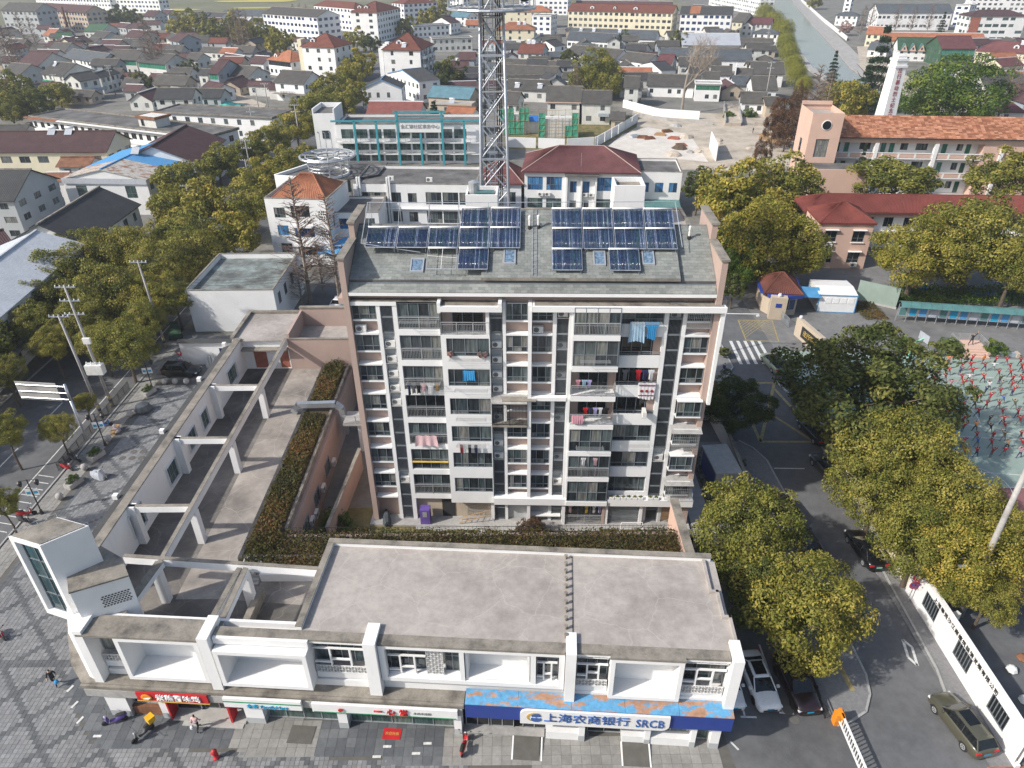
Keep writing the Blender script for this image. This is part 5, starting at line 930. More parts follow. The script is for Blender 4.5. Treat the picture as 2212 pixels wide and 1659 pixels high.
# --- large bare plane tree by the bridge
def plane_tree(u,v,h,label):
    rg=random.Random(5);tr=MB();tw=MB()
    def grow(p,d,L,r,k):
        e=p+d*L;(tr if k<3 else tw).tube(p,e,r,r*.62,7 if k<2 else 4 if k<4 else 3,cap=False)
        if k>=6:return
        for i in range(3 if k<5 else 3):
            ax=Vector((rg.uniform(-1,1),rg.uniform(-1,1),rg.uniform(-.1,.6))).normalized();nd=(d*.75+ax*.75+Vector((0,0,.12))).normalized();grow(p.lerp(e,rg.uniform(.55,1)),nd,L*rg.uniform(.62,.84),r*.62,k+1)
    p=at(u,v);grow(Vector((0,0,0)),Vector((0.02,0,1)),h*.30,.5,0);t=thing('plane_tree',label,'tree',p);tr.build('trunk','bark_pale',t);tw.build('crown','bark_pale',t)
plane_tree(1472,245,27,'large bare plane tree with pale trunk beside the bridge')
# --- hedges, planters, shrubs
def hedge(name,boxes,label,n,leaf,mat='leaf_hedge',seed=3,spiky=.25):
    rng=np.random.default_rng(seed);A=np.array([max(.1,(b[1]-b[0])*(b[3]-b[2]))for b in boxes]);idx=rng.choice(len(boxes),n,p=A/A.sum());B=np.array(boxes)[idx];u=rng.random((n,2));x=B[:,0]+(B[:,1]-B[:,0])*u[:,0];y=B[:,2]+(B[:,3]-B[:,2])*u[:,1]
    hz=B[:,5]+spiky*(np.sin(x*1.3+y)*.5+np.sin(x*3.1-y*2.3)*.3+rng.normal(0,.35,n));z=B[:,4]+(hz-B[:,4])*np.sqrt(rng.random(n));P=np.stack([x,y,z],1);N=rng.normal(0,.7,(n,3))+np.array([0,-.3,.7])
    t=.45+.25*np.sin(x*.9+1)*np.sin(y*.6)+rng.normal(0,.2,n);o=put(name,leaves_mesh(name,P,N,leaf,.55,t,mat,rng));return o
tag(hedge('hedge',[(-21.3,-19.1,41.3,60.5,4.7,5.5),(-21.3,-19.1,62.8,70.8,4.7,5.7)],'',14000,.11),'reddish-brown clipped hedge in the long planter beside the terrace','hedge')
tag(hedge('hedge',[(-21.2,13.2,38.9,43.1,4.6,5.6)],'',21000,.11,seed=5),'straggly brown and green hedge behind the flat shop roof','hedge')
stuff(hedge('lawn_grass',[(-20.5,15,42.4,49.2,0,.10)],'',15000,.09,'leaf_grass',7,.08),'patchy dry and green grass in the garden','grass')
def bush(u,v,r,zc,label,kind='dark',q='mid',flat=.8,name='shrub',z0=0):
    p=at(u,v,zc+z0);t=thing(name,label,'shrub',(p.x,p.y,z0));put('foliage',lod(kind,q,rnd.randrange(3)),t,(0,0,zc),rnd.uniform(0,6),(r,r,r*flat));put('stem',TRK[(0,False)]if(0,False)in TRK else trunk_mesh(0,1,.055),t,(0,0,0),0,(.5,.5,zc));return t
for u,v,r,zc,lb,kd in[(1145,1148,1.3,.6,'round reddish bush on the lawn below the centre column','rust'),(725,1128,1.5,.9,'leafy bush at the alley end of the garden','green'),(1590,1000,1.1,.8,'clipped round dark bush beside the grey utility box','dark'),(1598,1035,1.2,.8,'second clipped round bush beside the grey utility box','dark'),(2050,748,1.6,.8,'round clipped bush left of the speaking platform','green'),(2148,752,1.5,.8,'round clipped bush right of the speaking platform','green'),(1960,742,1.3,.8,'round clipped bush behind the mint basketball hoop','green'),(1985,655,1.2,.7,'spiky palm-like shrub beside the green glass wall','green'),(1795,625,1.3,.8,'cycad shrub behind the white container','green'),(1825,630,1.2,.8,'cycad shrub right of the white container','green'),(1760,622,1.1,.7,'cycad shrub under the blue awning','green'),(1925,640,1.4,.7,'shrub behind the flower bed','green'),(1565,760,.9,.9,'dark bush at the apartment rear corner by the ladder','dark'),(1620,245,2.2,1.0,'green bushes at the canal end of the bridge','green'),(1575,250,2.0,.8,'low green bush below the ribbed cottage','green')]:bush(u,v,r,zc,lb,kd)
stuff(hedge('school_shrubbery',[(56,84,95,101,0,1.2)],'',9000,.16,'leaf_green',9,.4),'low dark shrubbery behind the notice board shelter','shrubbery');stuff(hedge('flower_bed',[(50.5,54,91,97,.0,.35)],'',2500,.10,'leaf_hedge',10,.1),'flower bed with yellow and orange flowers beside the glass wall','flower bed')
stuff(hedge('verge_plants',[(19,25,66,71.5,0,.6),(18.8,20.3,52,61,0,.3)],'',2500,.12,'leaf_dark',12,.2),'low plants between the apartment and the road','plants')
# ================================================================== TOWN HOUSES
ZM={1:(0,0,.17361),2:(356.6,0,.17361),3:(713.2,0,.17361),4:(1069.8,0,.17361),5:(1426.4,0,.17361),6:(1810.4,0,.18154),7:(0,263.3,.22321),8:(466.3,263.3,.22321)}
def zp(z,x,y):a,b,s=ZM[z];return(a+x*s,b+y*s)
def ribbed(o,P0,P1,Q1,Q0,pitch=.34,h=.05,m=0):
    """a roof slope from eave P0-P1 up to ridge Q0-Q1 laid with raised tile courses that run down the slope"""
    P0,P1,Q0,Q1=map(Vector,(P0,P1,Q0,Q1));n=max(2,int((P1-P0).length/pitch));nrm=(P1-P0).cross(Q0-P0).normalized()*h
    if nrm.z<0:nrm=-nrm
    for i in range(n):
        a,b,c=i/n,(i+.5)/n,(i+1)/n
        p,q=P0 .lerp(P1,a),Q0 .lerp(Q1,a);p2,q2=P0 .lerp(P1,b)+nrm,Q0 .lerp(Q1,b)+nrm;p3,q3=P0 .lerp(P1,c),Q0 .lerp(Q1,c)
        o.quad(p,p2,q2,q,m);o.quad(p2,p3,q3,q2,m)
def storeys(L,ze,fh=3.0,ww=1.3,wh=1.45,gap=2.6,gm=None,seed=0,first=1.0):
    r=random.Random(seed);out=[];n=max(1,int(round(ze/fh)));m=max(1,int(L/gap))
    for k in range(n):
        for i in range(m):
            x=(i+.5)*L/m-ww/2
            if r.random()<.93:out.append((x,k*ze/n+first*(ze/n)/3,ww*r.choice((.8,1,1,1.15)),min(wh,ze/n-first-.35),(1,1),(1,))+((gm,)if gm else()))
    return out
def house(name,label,eL,eR,ridge,ze,roof='tile_grey',wall='white',style='gable',rise=None,cat='house',ribs=False,glaze=None,over=.35,depth=None,gm='glass',ww=1.3,gap=2.7,fh=3.0,ridge_cap=True,group=None,base=0,wins=True,fm='alu',trim=None,slope=.5,chim=False):
    """front eave ends and one ridge point as seen in the photograph, eave height in metres"""
    A,B=at(*eL,ze),at(*eR,ze);d=(B-A).xy;L=d.length;yaw=math.atan2(d.y,d.x);d=d.normalized();n=Vector((-d.y,d.x))
    if rise is None or depth is None:
        if rise is None:
            R=at_plane(*ridge,A,Vector((-slope*n.x,-slope*n.y,1)));half=max(1.5,min(8.5,(R.xy-A.xy).dot(n)));h=half*slope
        else:h=rise;R=at(*ridge,ze+h);half=max(1.5,min(8.5,(R.xy-A.xy).dot(n)))
        depth=depth or 2*half;rise=rise or h
    t=thing(name,label,cat,(A.x,A.y,base),yaw,group);D=depth;w0=over;x0,x1,y0,y1=w0,L-w0,w0,D-w0
    ze-=base;o=MB();seed=int(abs(A.x*13+A.y*7))
    def wl(Lw,sd,g=gap):return storeys(Lw,ze,fh,ww,1.45,g,None,sd)if wins else[]
    if glaze:
        nst=max(1,round(ze/fh));z0=(nst-1)*ze/nst;f=[(.15,z0+.9,x1-x0-.3,ze/nst-1.25,tuple([1]*max(3,int((x1-x0)/1.1))),(1,),glaze)]
        if nst>1:f+=[q for q in wl(x1-x0,seed)if q[1]+q[3]<z0+.3]
    else:f=wl(x1-x0,seed)
    facade(t,o,(x0,y0),(x1,y0),0,ze,f,fm=fm,gm=gm);facade(t,o,(x1,y0),(x1,y1),0,ze,wl(y1-y0,seed+1,3.6),fm=fm,gm=gm);facade(t,o,(x0,y1),(x0,y0),0,ze,wl(y1-y0,seed+2,3.6),fm=fm,gm=gm);wall_face(o,(x1,y1),(x0,y1),0,ze)
    zr=ze+rise;yc=D/2
    if style=='gable':
        k=(yc-y0)/yc*rise
        for x,s in((x0,-1),(x1,1)):
            pts=[(x,y0,ze),(x,yc,ze+rise-rise*.02),(x,y1,ze)];o.poly(pts if s<0 else pts[::-1])
    o.build('wall',wall,t)
    r=MB()
    if style=='gable':
        E0,E1,F0,F1,G0,G1=(-.15,-.1,ze-.06),(L+.15,-.1,ze-.06),(-.15,yc,zr),(L+.15,yc,zr),(-.15,D+.1,ze-.06),(L+.15,D+.1,ze-.06)
        if ribs:ribbed(r,E0,E1,F1,F0);ribbed(r,G1,G0,F0,F1)
        else:r.quad(E0,E1,F1,F0).quad(G1,G0,F0,F1)
        th=.14;dn=lambda p:(p[0],p[1],p[2]-th);r.quad(dn(E0),dn(F0),dn(F1),dn(E1)).quad(dn(G0),dn(G1),dn(F1),dn(F0)).quad(E0,dn(E0),dn(E1),E1)
        for a,b,c in((E0,F0,G0),(E1,F1,G1)):r.quad(a,b,dn(b),dn(a)).quad(b,c,dn(c),dn(b))
    elif style=='hip':
        q=min(L/2-.3,D/2);E0,E1,G1,G0=(-.1,-.1,ze),(L+.1,-.1,ze),(L+.1,D+.1,ze),(-.1,D+.1,ze);F0,F1=(q,yc,zr),(L-q,yc,zr)
        r.quad(E0,E1,F1,F0).quad(G1,G0,F0,F1).add([E1,G1,F1],[(0,1,2)]).add([G0,E0,F0],[(0,1,2)]);r.box(-.12,L+.12,-.12,D+.12,ze-.18,ze-.004)
    elif style=='flat':
        r.box(0,L,0,D,ze,ze+.25)
    ro=r.build('roof',roof,t)
    if style=='flat':MB().box(.0,L,0,.2,ze+.25,ze+.6).box(0,L,D-.2,D,ze+.25,ze+.6).box(0,.2,.2,D-.2,ze+.25,ze+.6).box(L-.2,L,.2,D-.2,ze+.25,ze+.6).build('parapet','coping' if name=='dormitory_block' else wall,t)
    elif ridge_cap and style=='gable':MB().box(-.2,L+.2,yc-.16,yc+.16,zr-.03,zr+.2).build('ridge','coping' if roof in('tile_grey','tile_dark','tile_slate')else 'sign_white' if rnd.random()<.5 else roof,ro)
    if style=='hip':
        for a,b in((E0,F0),(E1,F1),(F0,F1)):MB().tube(a,b,.13,n=4).build('ridge',roof,ro)
    if trim:MB().box(-.16,L+.16,-.14,-.105,ze-.2,ze+.04).build('eave_board',trim,t)
    if chim:MB().box(L*.3,L*.3+.7,yc+.3,yc+.9,zr-.8,zr+.9).build('chimney','white_old',ro)
    return t,L,D,ze,rise
def H(z,label,eL,eR,rg,ze,roof='tile_grey',wall='white',**k):
    return house(k.pop('name','town_house'),label,zp(z,*eL),zp(z,*eR),zp(z,*rg),ze,roof,wall,**k)
def dormer(hs,x,w=1.6,mat_r='tile_brown',fx=.35):
    t,L,D,ze,rise=hs;yf=D*.5*fx;zb=ze+rise*fx;o=MB().prism([(x,zb-.3),(x+w,zb-.3),(x+w,zb+.9),(x+w/2,zb+1.5),(x,zb+.9)],'y',yf-.1,yf+1.8);d=o.build('dormer','sign_white',t);window(d,x+w*.28,yf-.12,zb+.05,w*.44,.75,(1,1),(1,),split=False)
    MB().quad((x-.12,yf-.25,zb+.85),(x+w/2,yf-.25,zb+1.56),(x+w/2,yf+2,zb+1.56),(x-.12,yf+2,zb+.85)).quad((x+w/2,yf-.25,zb+1.56),(x+w+.12,yf-.25,zb+.85),(x+w+.12,yf+2,zb+.85),(x+w/2,yf+2,zb+1.56)).build('dormer_roof',mat_r,d)
def solar_heater(hs,x,label,fy_=.25):
    t,L,D,ze,rise=hs;M=Matrix.Translation(t.location)@Matrix.Rotation(t.rotation_euler.z,4,'Z');y=D*.5*fy_;z=ze+rise*fy_
    h=thing('solar_heater',label,'solar heater',M@Vector((x,y,z)),t.rotation_euler.z);MB().quad((0,0,.15),(1.7,0,.15),(1.7,1.3,1.25),(0,1.3,1.25)).quad((0,1.3,1.2),(1.7,1.3,1.2),(1.7,0,.1),(0,0,.1)).build('collector','tin',h);MB().tube((-.1,1.4,1.45),(1.8,1.4,1.45),.24,n=10).build('tank','sign_white',h,smooth=True);o=MB();[o.tube((q,1.4,0),(q,1.4,1.3),.03,n=4)for q in(.1,1.6)];o.build('stand','galv',h)
WO,BG='white_old','blue_grey_wall'
a=H(1,'two-storey house with maroon roof and green glazed front',(205,795),(475,815),(470,642),6.4,'tile_maroon',WO,glaze='glass_green')
b=H(1,'grey roofed wing with green glazed lower band beside the maroon house',(500,915),(775,945),(770,772),5.6,'tile_grey',WO,ribs=True);solar_heater(b,2.2,'small solar heater on the grey wing beside the maroon house',.6);MB().box(1.0,6.5,-.6,.3,1.2,3.6).build('green_porch','glass_green',b[0])
H(1,'slate-blue roofed house with white walls in the old town',(765,712),(1235,778),(1100,632),5.4,'tile_slate','white')
H(1,'grey roofed house with long green glazed balcony',(1315,735),(1690,748),(1580,618),6.2,'tile_grey',WO,glaze='glass_green');H(1,'grey roofed house joined to the green glazed one, paler balcony',(1695,765),(2050,800),(1950,655),6.2,'tile_grey',WO,glaze='glass_green')
b=H(1,'old white house with a pale blue balcony and stained walls',(985,1012),(1250,968),(1100,885),6.6,'tile_dark',WO,ribs=True);MB().box(.3,b[1]+1,-.95,.3,2.7,3.5).build('balcony','pale_blue_paint' if 'pale_blue_paint' in MATS else 'blue_grey_wall',b[0])
H(1,'dark roofed house joined behind the balcony house, orange patch',(1250,968),(1500,905),(1400,850),5.5,'tile_dark',WO)
a=H(1,'three-storey tan brick block with purple-brown roof',(462,122),(1060,160),(880,50),11,'tile_maroon','tan_wall',ww=1.9,gap=3.1,cat='building',name='brick_block',gm='glass_navy')
H(1,'shabby grey four-storey flats behind bare trees at the left edge',(0,130),(440,140),(320,32),13,'tile_grey','grey_wall',ww=1.9,gap=3.2,cat='building',name='apartment_block')
H(1,'green roofed cottage in front of the tan brick block',(1032,388),(1265,396),(1195,293),4.2,'tile_green',WO);H(1,'small orange roofed cottage by the brick chimney',(520,440),(640,446),(640,354),3.6,'tile_orange',WO);H(1,'dark green roofed cottage behind the purple gables',(690,482),(880,476),(820,398),4,'tile_green',WO)
a=H(1,'purple roofed cottage carrying a solar heater',(690,515),(880,540),(850,456),4.6,'tile_maroon','cream');solar_heater(a,3,'solar heater on the purple roofed cottage',.4);H(1,'purple roofed cottage with blank cream gable',(895,548),(1160,512),(1030,445),4.6,'tile_maroon','cream',gap=5)
H(1,'long grey roofed house behind the slate-blue roof',(580,645),(795,650),(725,528),4.4,'tile_grey',WO);H(1,'grey roofed cottage right of the green cottage',(1120,462),(1290,476),(1250,385),4,'tile_grey','grey_wall');H(1,'purple roofed house above the cluttered white yard',(1540,455),(1740,472),(1680,368),5.2,'tile_maroon',WO)
H(1,'low grey roof over the cluttered white yard',(1380,498),(1640,502),(1500,448),3.6,'tile_grey',WO);H(1,'small purple roof left of a twin behind the yard',(1432,332),(1560,342),(1530,282),4,'tile_maroon','grey_wall');H(1,'small purple roof right of a twin behind the yard',(1575,350),(1700,360),(1640,284),4,'tile_maroon','grey_wall')
H(1,'dark maroon roof near the field, first of two',(1770,200),(1920,205),(1850,130),4.5,'tile_maroon','grey_wall');H(1,'dark maroon roof near the field, second of two',(1990,165),(2090,172),(2050,115),4.5,'tile_maroon','grey_wall');H(1,'grey lean-to roof behind the olive trees',(370,1095),(640,1050),(520,1030),3.2,'tile_dark','grey_wall');H(1,'low grey house at the left edge under bare trees',(0,905),(240,930),(110,775),4.5,'tile_grey','grey_wall');H(1,'low maroon roof at the left edge under bare trees',(0,770),(170,775),(100,690),4.2,'tile_maroon','grey_wall');H(1,'purple low roof beside the round olive bush-tree',(1490,975),(1660,980),(1640,905),3.6,'tile_maroon',WO);H(1,'purple low roof behind the close pair of redwoods',(1820,990),(2010,1000),(1930,905),3.6,'tile_maroon',WO)
# far white flats along the field
def block(z,label,bl,br,h,depth,wall='white',roof='roof_dark',gm='glass_navy',ww=2.0,gap=3.4,fh=3.0,name='apartment_block',style='flat',**k):
    A=at(*zp(z,*bl));B=at(*zp(z,*br));up=lambda p:(p.x,p.y,h)
    def px(p):
        v=Vector(p)-Vector((0,0,CAM_H));c=v.dot(FW);return(1106+FPX*v.dot(RT)/c,829.5-FPX*v.dot(UP)/c)
    return house(name,label,px(up(A)),px(up(B)),px((A.x,A.y+depth/2,h+2)),h,roof,wall,style=style,depth=depth,rise=k.pop('rise',2.5),cat='building',gm=gm,ww=ww,gap=gap,fh=fh,over=.05,**k)
block(1,'long white five-storey flats with blue windows at the top left',(480,118),(1400,150),15.5,11);block(1,'white five-storey flats with a windowless gable beside the yellow field',(1480,155),(2010,168),15.5,11)
# Z2
a=H(2,'purple roofed house with a blue-grey blank gable',(45,500),(165,522),(195,412),6,'tile_maroon',BG,gap=5);H(2,'old house with roof terrace beside the blue-grey gable',(0,470),(50,490),(60,395),5,'tile_grey',WO)
H(2,'faded purple roofed cottage before the bare trunks',(655,742),(890,778),(820,668),4.2,'tile_maroon','grey_wall');a=H(2,'house with a tall purple roof and green balcony glazing',(525,910),(655,918),(715,740),6.2,'tile_maroon',BG,glaze='glass_green',gap=6)
H(2,'small grey roofed annex left of the tall purple roof',(400,925),(530,930),(480,855),4.4,'tile_dark',WO);H(2,'old grey house with mossy roof and three window holes',(745,938),(1030,965),(965,815),4.6,'tile_grey',WO);H(2,'tiny tan gabled hut before the mossy grey house',(795,962),(985,905),(890,880),4.0,'tile_dark','tan_wall')
H(2,'low purple roof with white gable above the demolished wall',(425,1105),(625,1142),(595,1020),3.6,'tile_maroon','white');H(2,'low dark purple roof behind the demolished wall, middle one',(1015,1062),(1285,1072),(1200,1012),3.6,'tile_maroon',WO);H(2,'low purple roof behind the demolished wall, near the broken house',(1270,1110),(1465,1118),(1370,1040),3.4,'tile_maroon',WO);H(2,'low purple roof at the ruin with a broken timber frame',(20,1165),(260,1175),(150,1090),3.4,'tile_maroon',WO)
a=H(2,'half-demolished white house with a mossy grey roof',(1345,1022),(1720,1045),(1645,880),6.0,'tile_grey','white',ribs=False,gap=4);MB().box(.5,a[1]+3.5,-2.2,-.1,2.6,2.8).build('balcony','coping',a[0]);railing(6,4,-2.1,2.8,.9,'black_metal',a[0])
a=H(2,'house with an orange hip roof and dormer beside the white four-storey house',(1262,737),(1560,772),(1500,622),6.0,'tile_orange','white',style='hip',glaze='glass');dormer(a,3,1.8,'tile_orange',.3);H(2,'small purple roofed house left of the orange dormer roof',(1042,780),(1220,792),(1195,694),4.2,'tile_maroon','white')
a=H(2,'white four-storey house with brown hip roof and dormers',(1682,577),(2105,592),(2010,385),12.6,'tile_brown','white',style='hip',ww=1.3,gap=4.2,depth=15,rise=4.2,cat='building');dormer(a,3.2,2,'tile_brown',.35);MB().box(-1.8,-.1,1,4.5,0,15).build('stair_shaft','cream',a[0])
a=H(2,'white four-storey flats with dark roof and blue bay windows',(1200,165),(1885,212),(1640,70),13,'tile_grey','white',cat='building',name='apartment_block',gm='glass_navy',ww=2.2,gap=3.2,slope=.35);block(2,'white flats with red-brown roof joined to the dark roofed flats',(1885,345),(2380,400),13,12,roof='tile_brown',style='hip',rise=3)
H(2,'low grey hall with white wall near the field',(695,192),(1210,197),(1000,125),4.6,'tile_slate','white',gap=5);H(2,'white gabled shed near the field, first of two',(230,205),(470,218),(330,140),4,'tile_dark','white',gap=6);H(2,'white gabled shed near the field, second of two',(490,212),(690,222),(560,150),4,'tile_dark','white',gap=6);H(2,'long faded purple roof behind the far grove',(410,262),(690,258),(550,222),3.6,'tile_maroon',WO);H(2,'dark grey roof beside the white flats',(1010,290),(1215,300),(1110,220),4.5,'tile_dark','grey_wall');H(2,'dark low roof before the far grove',(690,275),(960,280),(830,228),3.6,'tile_dark','grey_wall');H(2,'grey cottage with an old gable right of the blue-grey house',(240,745),(400,752),(340,655),4.2,'tile_grey',WO);H(2,'long grey roof behind the purple cottage, aqua sheet on it',(430,640),(690,650),(560,585),3.8,'tile_grey',WO);H(2,'purple cottage with white ridge behind the old gable',(150,715),(290,720),(210,660),3.8,'tile_maroon',WO);H(2,'orange cottage roof with dormer behind purple roofs',(670,652),(860,660),(760,592),4,'tile_orange',WO);H(2,'grey roof low in front of the brown hip roofed house',(1480,500),(1660,520),(1560,445),4,'tile_maroon',WO)
# Z3
a=H(3,'white five-storey hotel block with brown roof and dormers at the top',(245,150),(580,155),(480,12),15,'tile_brown','white',style='hip',depth=34,rise=4.5,cat='building',name='apartment_block',gap=5.5,ww=2.0);dormer(a,6,2.2);dormer(a,2,2.2)
block(3,'white flats with brown roof behind the hotel block',(790,330),(935,350),14,26,roof='tile_brown',style='hip',rise=3.5)
a=H(3,'white five-storey flats with stepped gable edge and brown hip roof',(640,618),(1125,625),(1020,355),14.2,'tile_brown','white',style='hip',depth=19,rise=4.6,cat='building',name='apartment_block',gap=5);dormer(a,4.6,1.9);solar_heater(a,7,'solar heater on the brown roof of the stepped white flats',.12);
for i in range(4):MB().box(-1.6,-.05,1+i*2.6,2.6+i*2.6,0,14.4+i*.45).build('stepped_wall','white',a[0])
for k in range(5):
    for j in range(3):MB().box(a[1],a[1]+1.2,1.5+j*5.5,4.3+j*5.5,2.75*k+.1,2.75*k+1.1).build('balcony','white',a[0]);window(a[0],a[1]+1.1,1.6+j*5.5,2.75*k+1.1,2.6,1.5,(1,1,1),(1,),math.pi/2,split=False)
# ridge running away from the viewer: gable towards us
def gable_front(name,label,z,eL,eR,ze,depth,rise,roof,wall,cat='house',ribs=False,wn=None,roof2=None,split_at=.36,over=.3,gm='glass',yaw=None,trim=None,side_wins=True):
    A,B=at(*zp(z,*eL),ze),at(*zp(z,*eR),ze);d=(B-A).xy;L=d.length;yw=math.atan2(d.y,d.x)if yaw is None else yaw
    t=thing(name,label,cat,(A.x,A.y,0),yw);o=MB();wf=wn if wn is not None else storeys(L,ze,3.0,1.3,1.4,3.0,None,int(A.y));facade(t,o,(0,0),(L,0),0,ze,wf,gm=gm);sw=storeys(depth,ze,3.0,1.3,1.4,3.2,None,int(A.x))if side_wins else[]
    facade(t,o,(L,0),(L,depth),0,ze,sw,gm=gm);facade(t,o,(0,depth),(0,0),0,ze,sw,gm=gm);wall_face(o,(L,depth),(0,depth),0,ze);o.poly([(0,0,ze),(L,0,ze),(L/2,0,ze+rise-.03)]);o.poly([(L,depth,ze),(0,depth,ze),(L/2,depth,ze+rise-.03)]);o.build('wall',wall,t)
    for(ya,yb,mt)in([(-.25,depth+.2,roof)]if not roof2 else[(-.25,depth*split_at,roof2),(depth*split_at,depth+.2,roof)]):
        r=MB();k=rise/(L/2);e=over
        for s in(-1,1):
            X=-e if s<0 else L+e;P0,P1,Q1,Q0=(X,ya,ze-e*k),(X,yb,ze-e*k),(L/2,yb,ze+rise),(L/2,ya,ze+rise)
            if ribs:ribbed(r,P0,P1,Q1,Q0)
            else:r.quad(P0,P1,Q1,Q0)
            r.quad(P0,Q0,(Q0[0],Q0[1],Q0[2]-.15),(P0[0],P0[1],P0[2]-.15))
        ro=r.build('roof',mt,t)
    MB().box(L/2-.15,L/2+.15,-.25,depth+.2,ze+rise-.05,ze+rise+.15).build('ridge',roof if not trim else trim,ro)
    if trim:MB().prism([(-over,ze-over*k),(L/2,ze+rise),(L+over,ze-over*k),(L+over,ze-over*k-.3),(L/2,ze+rise-.3),(-over,ze-over*k-.3)],'y',-.3,-.22).build('gable_board',trim,t)
    return t,L,depth,ze,rise
plain('trim_blue',(.16,.30,.50),.6)
a=gable_front('villa','white villa with dark roof and blue gable trim in front of the stepped flats',3,(395,1095),(885,1092),6.6,9,2.6,'tile_dark','white',trim='trim_blue',wn=[(1.8,3.6,1.0,1.6,(1,1),(1,)),(4.6,3.6,1.0,1.6,(1,1),(1,)),(8.0,3.6,1.0,1.6,(1,1),(1,))]);gable_front('villa','rear part of the blue-trimmed villa with terraced dark dormers',3,(720,905),(1105,1015),7.0,8,2.4,'tile_dark','white',trim='trim_blue')
H(3,'low house with teal-blue tiled roof and roof garden',(1205,1200),(1730,1232),(1500,1075),3.8,'tile_teal','tan_wall',gap=4);a=H(3,'long low house with brick-red roof behind the teal-framed office',(440,1445),(1115,1452),(820,1262),3.8,'tile_red',WO,ww=1.6);H(3,'low house with broken orange tile roof beside the radio mast',(1375,1505),(1720,1528),(1600,1328),4,'tile_orange','white')
solar_heater(H(3,'flat concrete terrace house behind the broken orange roof',(1240,1300),(1760,1320),(1500,1250),3.2,'concrete','tan_wall',style='flat',depth=5,rise=.5),6,'solar heater on the terrace beside the radio mast',.3)
H(3,'white corner building with curved parapet and flat roof',(1030,335),(1490,310),(1250,270),6,'roof_dark','white',style='flat',depth=9,rise=.5);gable_front('villa','villa with dark maroon roof and white gable near the mast',3,(1270,278),(1500,290),6.0,10,3.0,'tile_maroon','white');H(3,'white shed with steel-blue tin roof near the mast',(1490,205),(1700,215),(1600,130),5.5,'tile_teal','white',gap=5);a=H(3,'grey concrete house with flat terrace roof and tall dark windows',(1265,492),(1775,475),(1500,430),6,'roof_dark',WO,style='flat',depth=8,rise=.5);H(3,'low ruin with a white arched gable beside the dark tree',(1545,700),(1680,720),(1610,620),3.5,'tile_dark',WO);block(3,'small pale far building at the top, first',(1030,75),(1150,78),7,8);block(3,'small white far building at the top, second',(1155,70),(1250,74),7,8);block(3,'white far flats beside the mast top',(1490,130),(1660,138),14,10)
# Z4
a=H(4,'cream house with broad orange hip roof behind the radio mast',(0,368),(490,370),(230,240),8.5,'tile_orange','cream',style='hip',depth=13,rise=3,gap=4);
for i,x in enumerate((11,14)):solar_heater(a,x,('first','second')[i]+' solar heater on the orange roof behind the mast',.6)
H(4,'cream house with orange hip roof farther back',(70,142),(690,145),(400,55),9.5,'tile_orange','cream',style='hip',depth=13,rise=3,gap=4);block(4,'white three-storey house with dark flat roof and white side',(455,462),(690,470),11,12);block(4,'white far five-storey flats behind the orange roofs',(300,180),(900,190),16,11,gap=3.8)
a=H(4,'long cream four-storey flats with brown roof and dormers',(900,132),(2215,162),(1600,50),12.5,'tile_brown','cream',cat='building',name='apartment_block',ww=1.9,gap=3.0,slope=.4);dormer(a,13,2.4);dormer(a,39,2.4);dormer(a,27,1.6)
a=H(5,'white four-storey flats with dark and orange roof patches',(245,172),(900,182),(500,68),12.5,'tile_dark','white',cat='building',name='apartment_block',gm='glass_navy',ww=1.9,gap=2.8,slope=.4);MB().quad((5.2,.3,12.66),(10.8,.3,12.66),(10.8,a[2]*.5-.1,12.5+a[4]+.02),(5.2,a[2]*.5-.1,12.5+a[4]+.02)).build('roof_patch','tile_orange',a[0])
block(5,'white far flats with laundry at the canal',(600,60),(1215,195),15,11,gap=3.6);H(4,'row of maroon far roofs behind the cream flats',(1000,50),(2200,62),(1600,10),7,'tile_maroon',WO,gap=6)
H(4,'slate roofed hall with white eaves and pale green windows',(885,492),(1470,527),(1220,405),4.2,'tile_slate','white',ww=1.8,gap=2.4);a=H(4,'long slate roof with solar heaters before the cream flats',(900,455),(1990,492),(1500,365),4.4,'tile_slate','white',gap=4.5);[solar_heater(a,x,ORD(i)+' solar heater on the long slate roof',.6)for i,x in enumerate((5,12,26))]
H(4,'grey tiled courtyard hall with stepped white gables',(860,665),(1490,735),(1200,580),4.0,'tile_grey','white',gap=4,ribs=True);H(4,'grey tiled house right of the stepped white gables',(1540,742),(1900,785),(1780,655),4,'tile_grey','white',ribs=True);H(4,'small grey and orange roof behind the stepped gables',(1608,618),(1845,632),(1760,535),3.8,'tile_grey',WO)
H(4,'long grey tiled row, farthest of three before the golden camphor',(90,792),(1000,840),(550,750),3.6,'tile_grey',WO,gap=5,ribs=True);H(4,'long grey tiled row, middle of three before the golden camphor',(0,930),(745,962),(380,812),3.6,'tile_grey',WO,gap=5,ribs=True);a=H(4,'long grey tiled row, nearest of three before the golden camphor',(125,1112),(640,1132),(400,988),3.8,'tile_grey',WO,gap=4,ribs=True);[solar_heater(a,x,('first','second')[i]+' solar heater on the nearest long grey row',.15)for i,x in enumerate((3,11))]
H(4,'two-storey house with ribbed grey roof and pink-beige eave',(635,1268),(1065,1277),(880,1072),6.2,'tile_grey',WO,ribs=True,ww=1.5,trim='pink_pale');a=H(4,'two-storey house with ribbed grey roof and blue balcony',(1070,1287),(1450,1292),(1270,1125),6.0,'tile_grey',WO,ribs=True,ww=1.6,gap=3.2);MB().box(5.2,a[1]-.6,-.9,.3,2.5,3.3).build('balcony','blue_grey_wall',a[0])
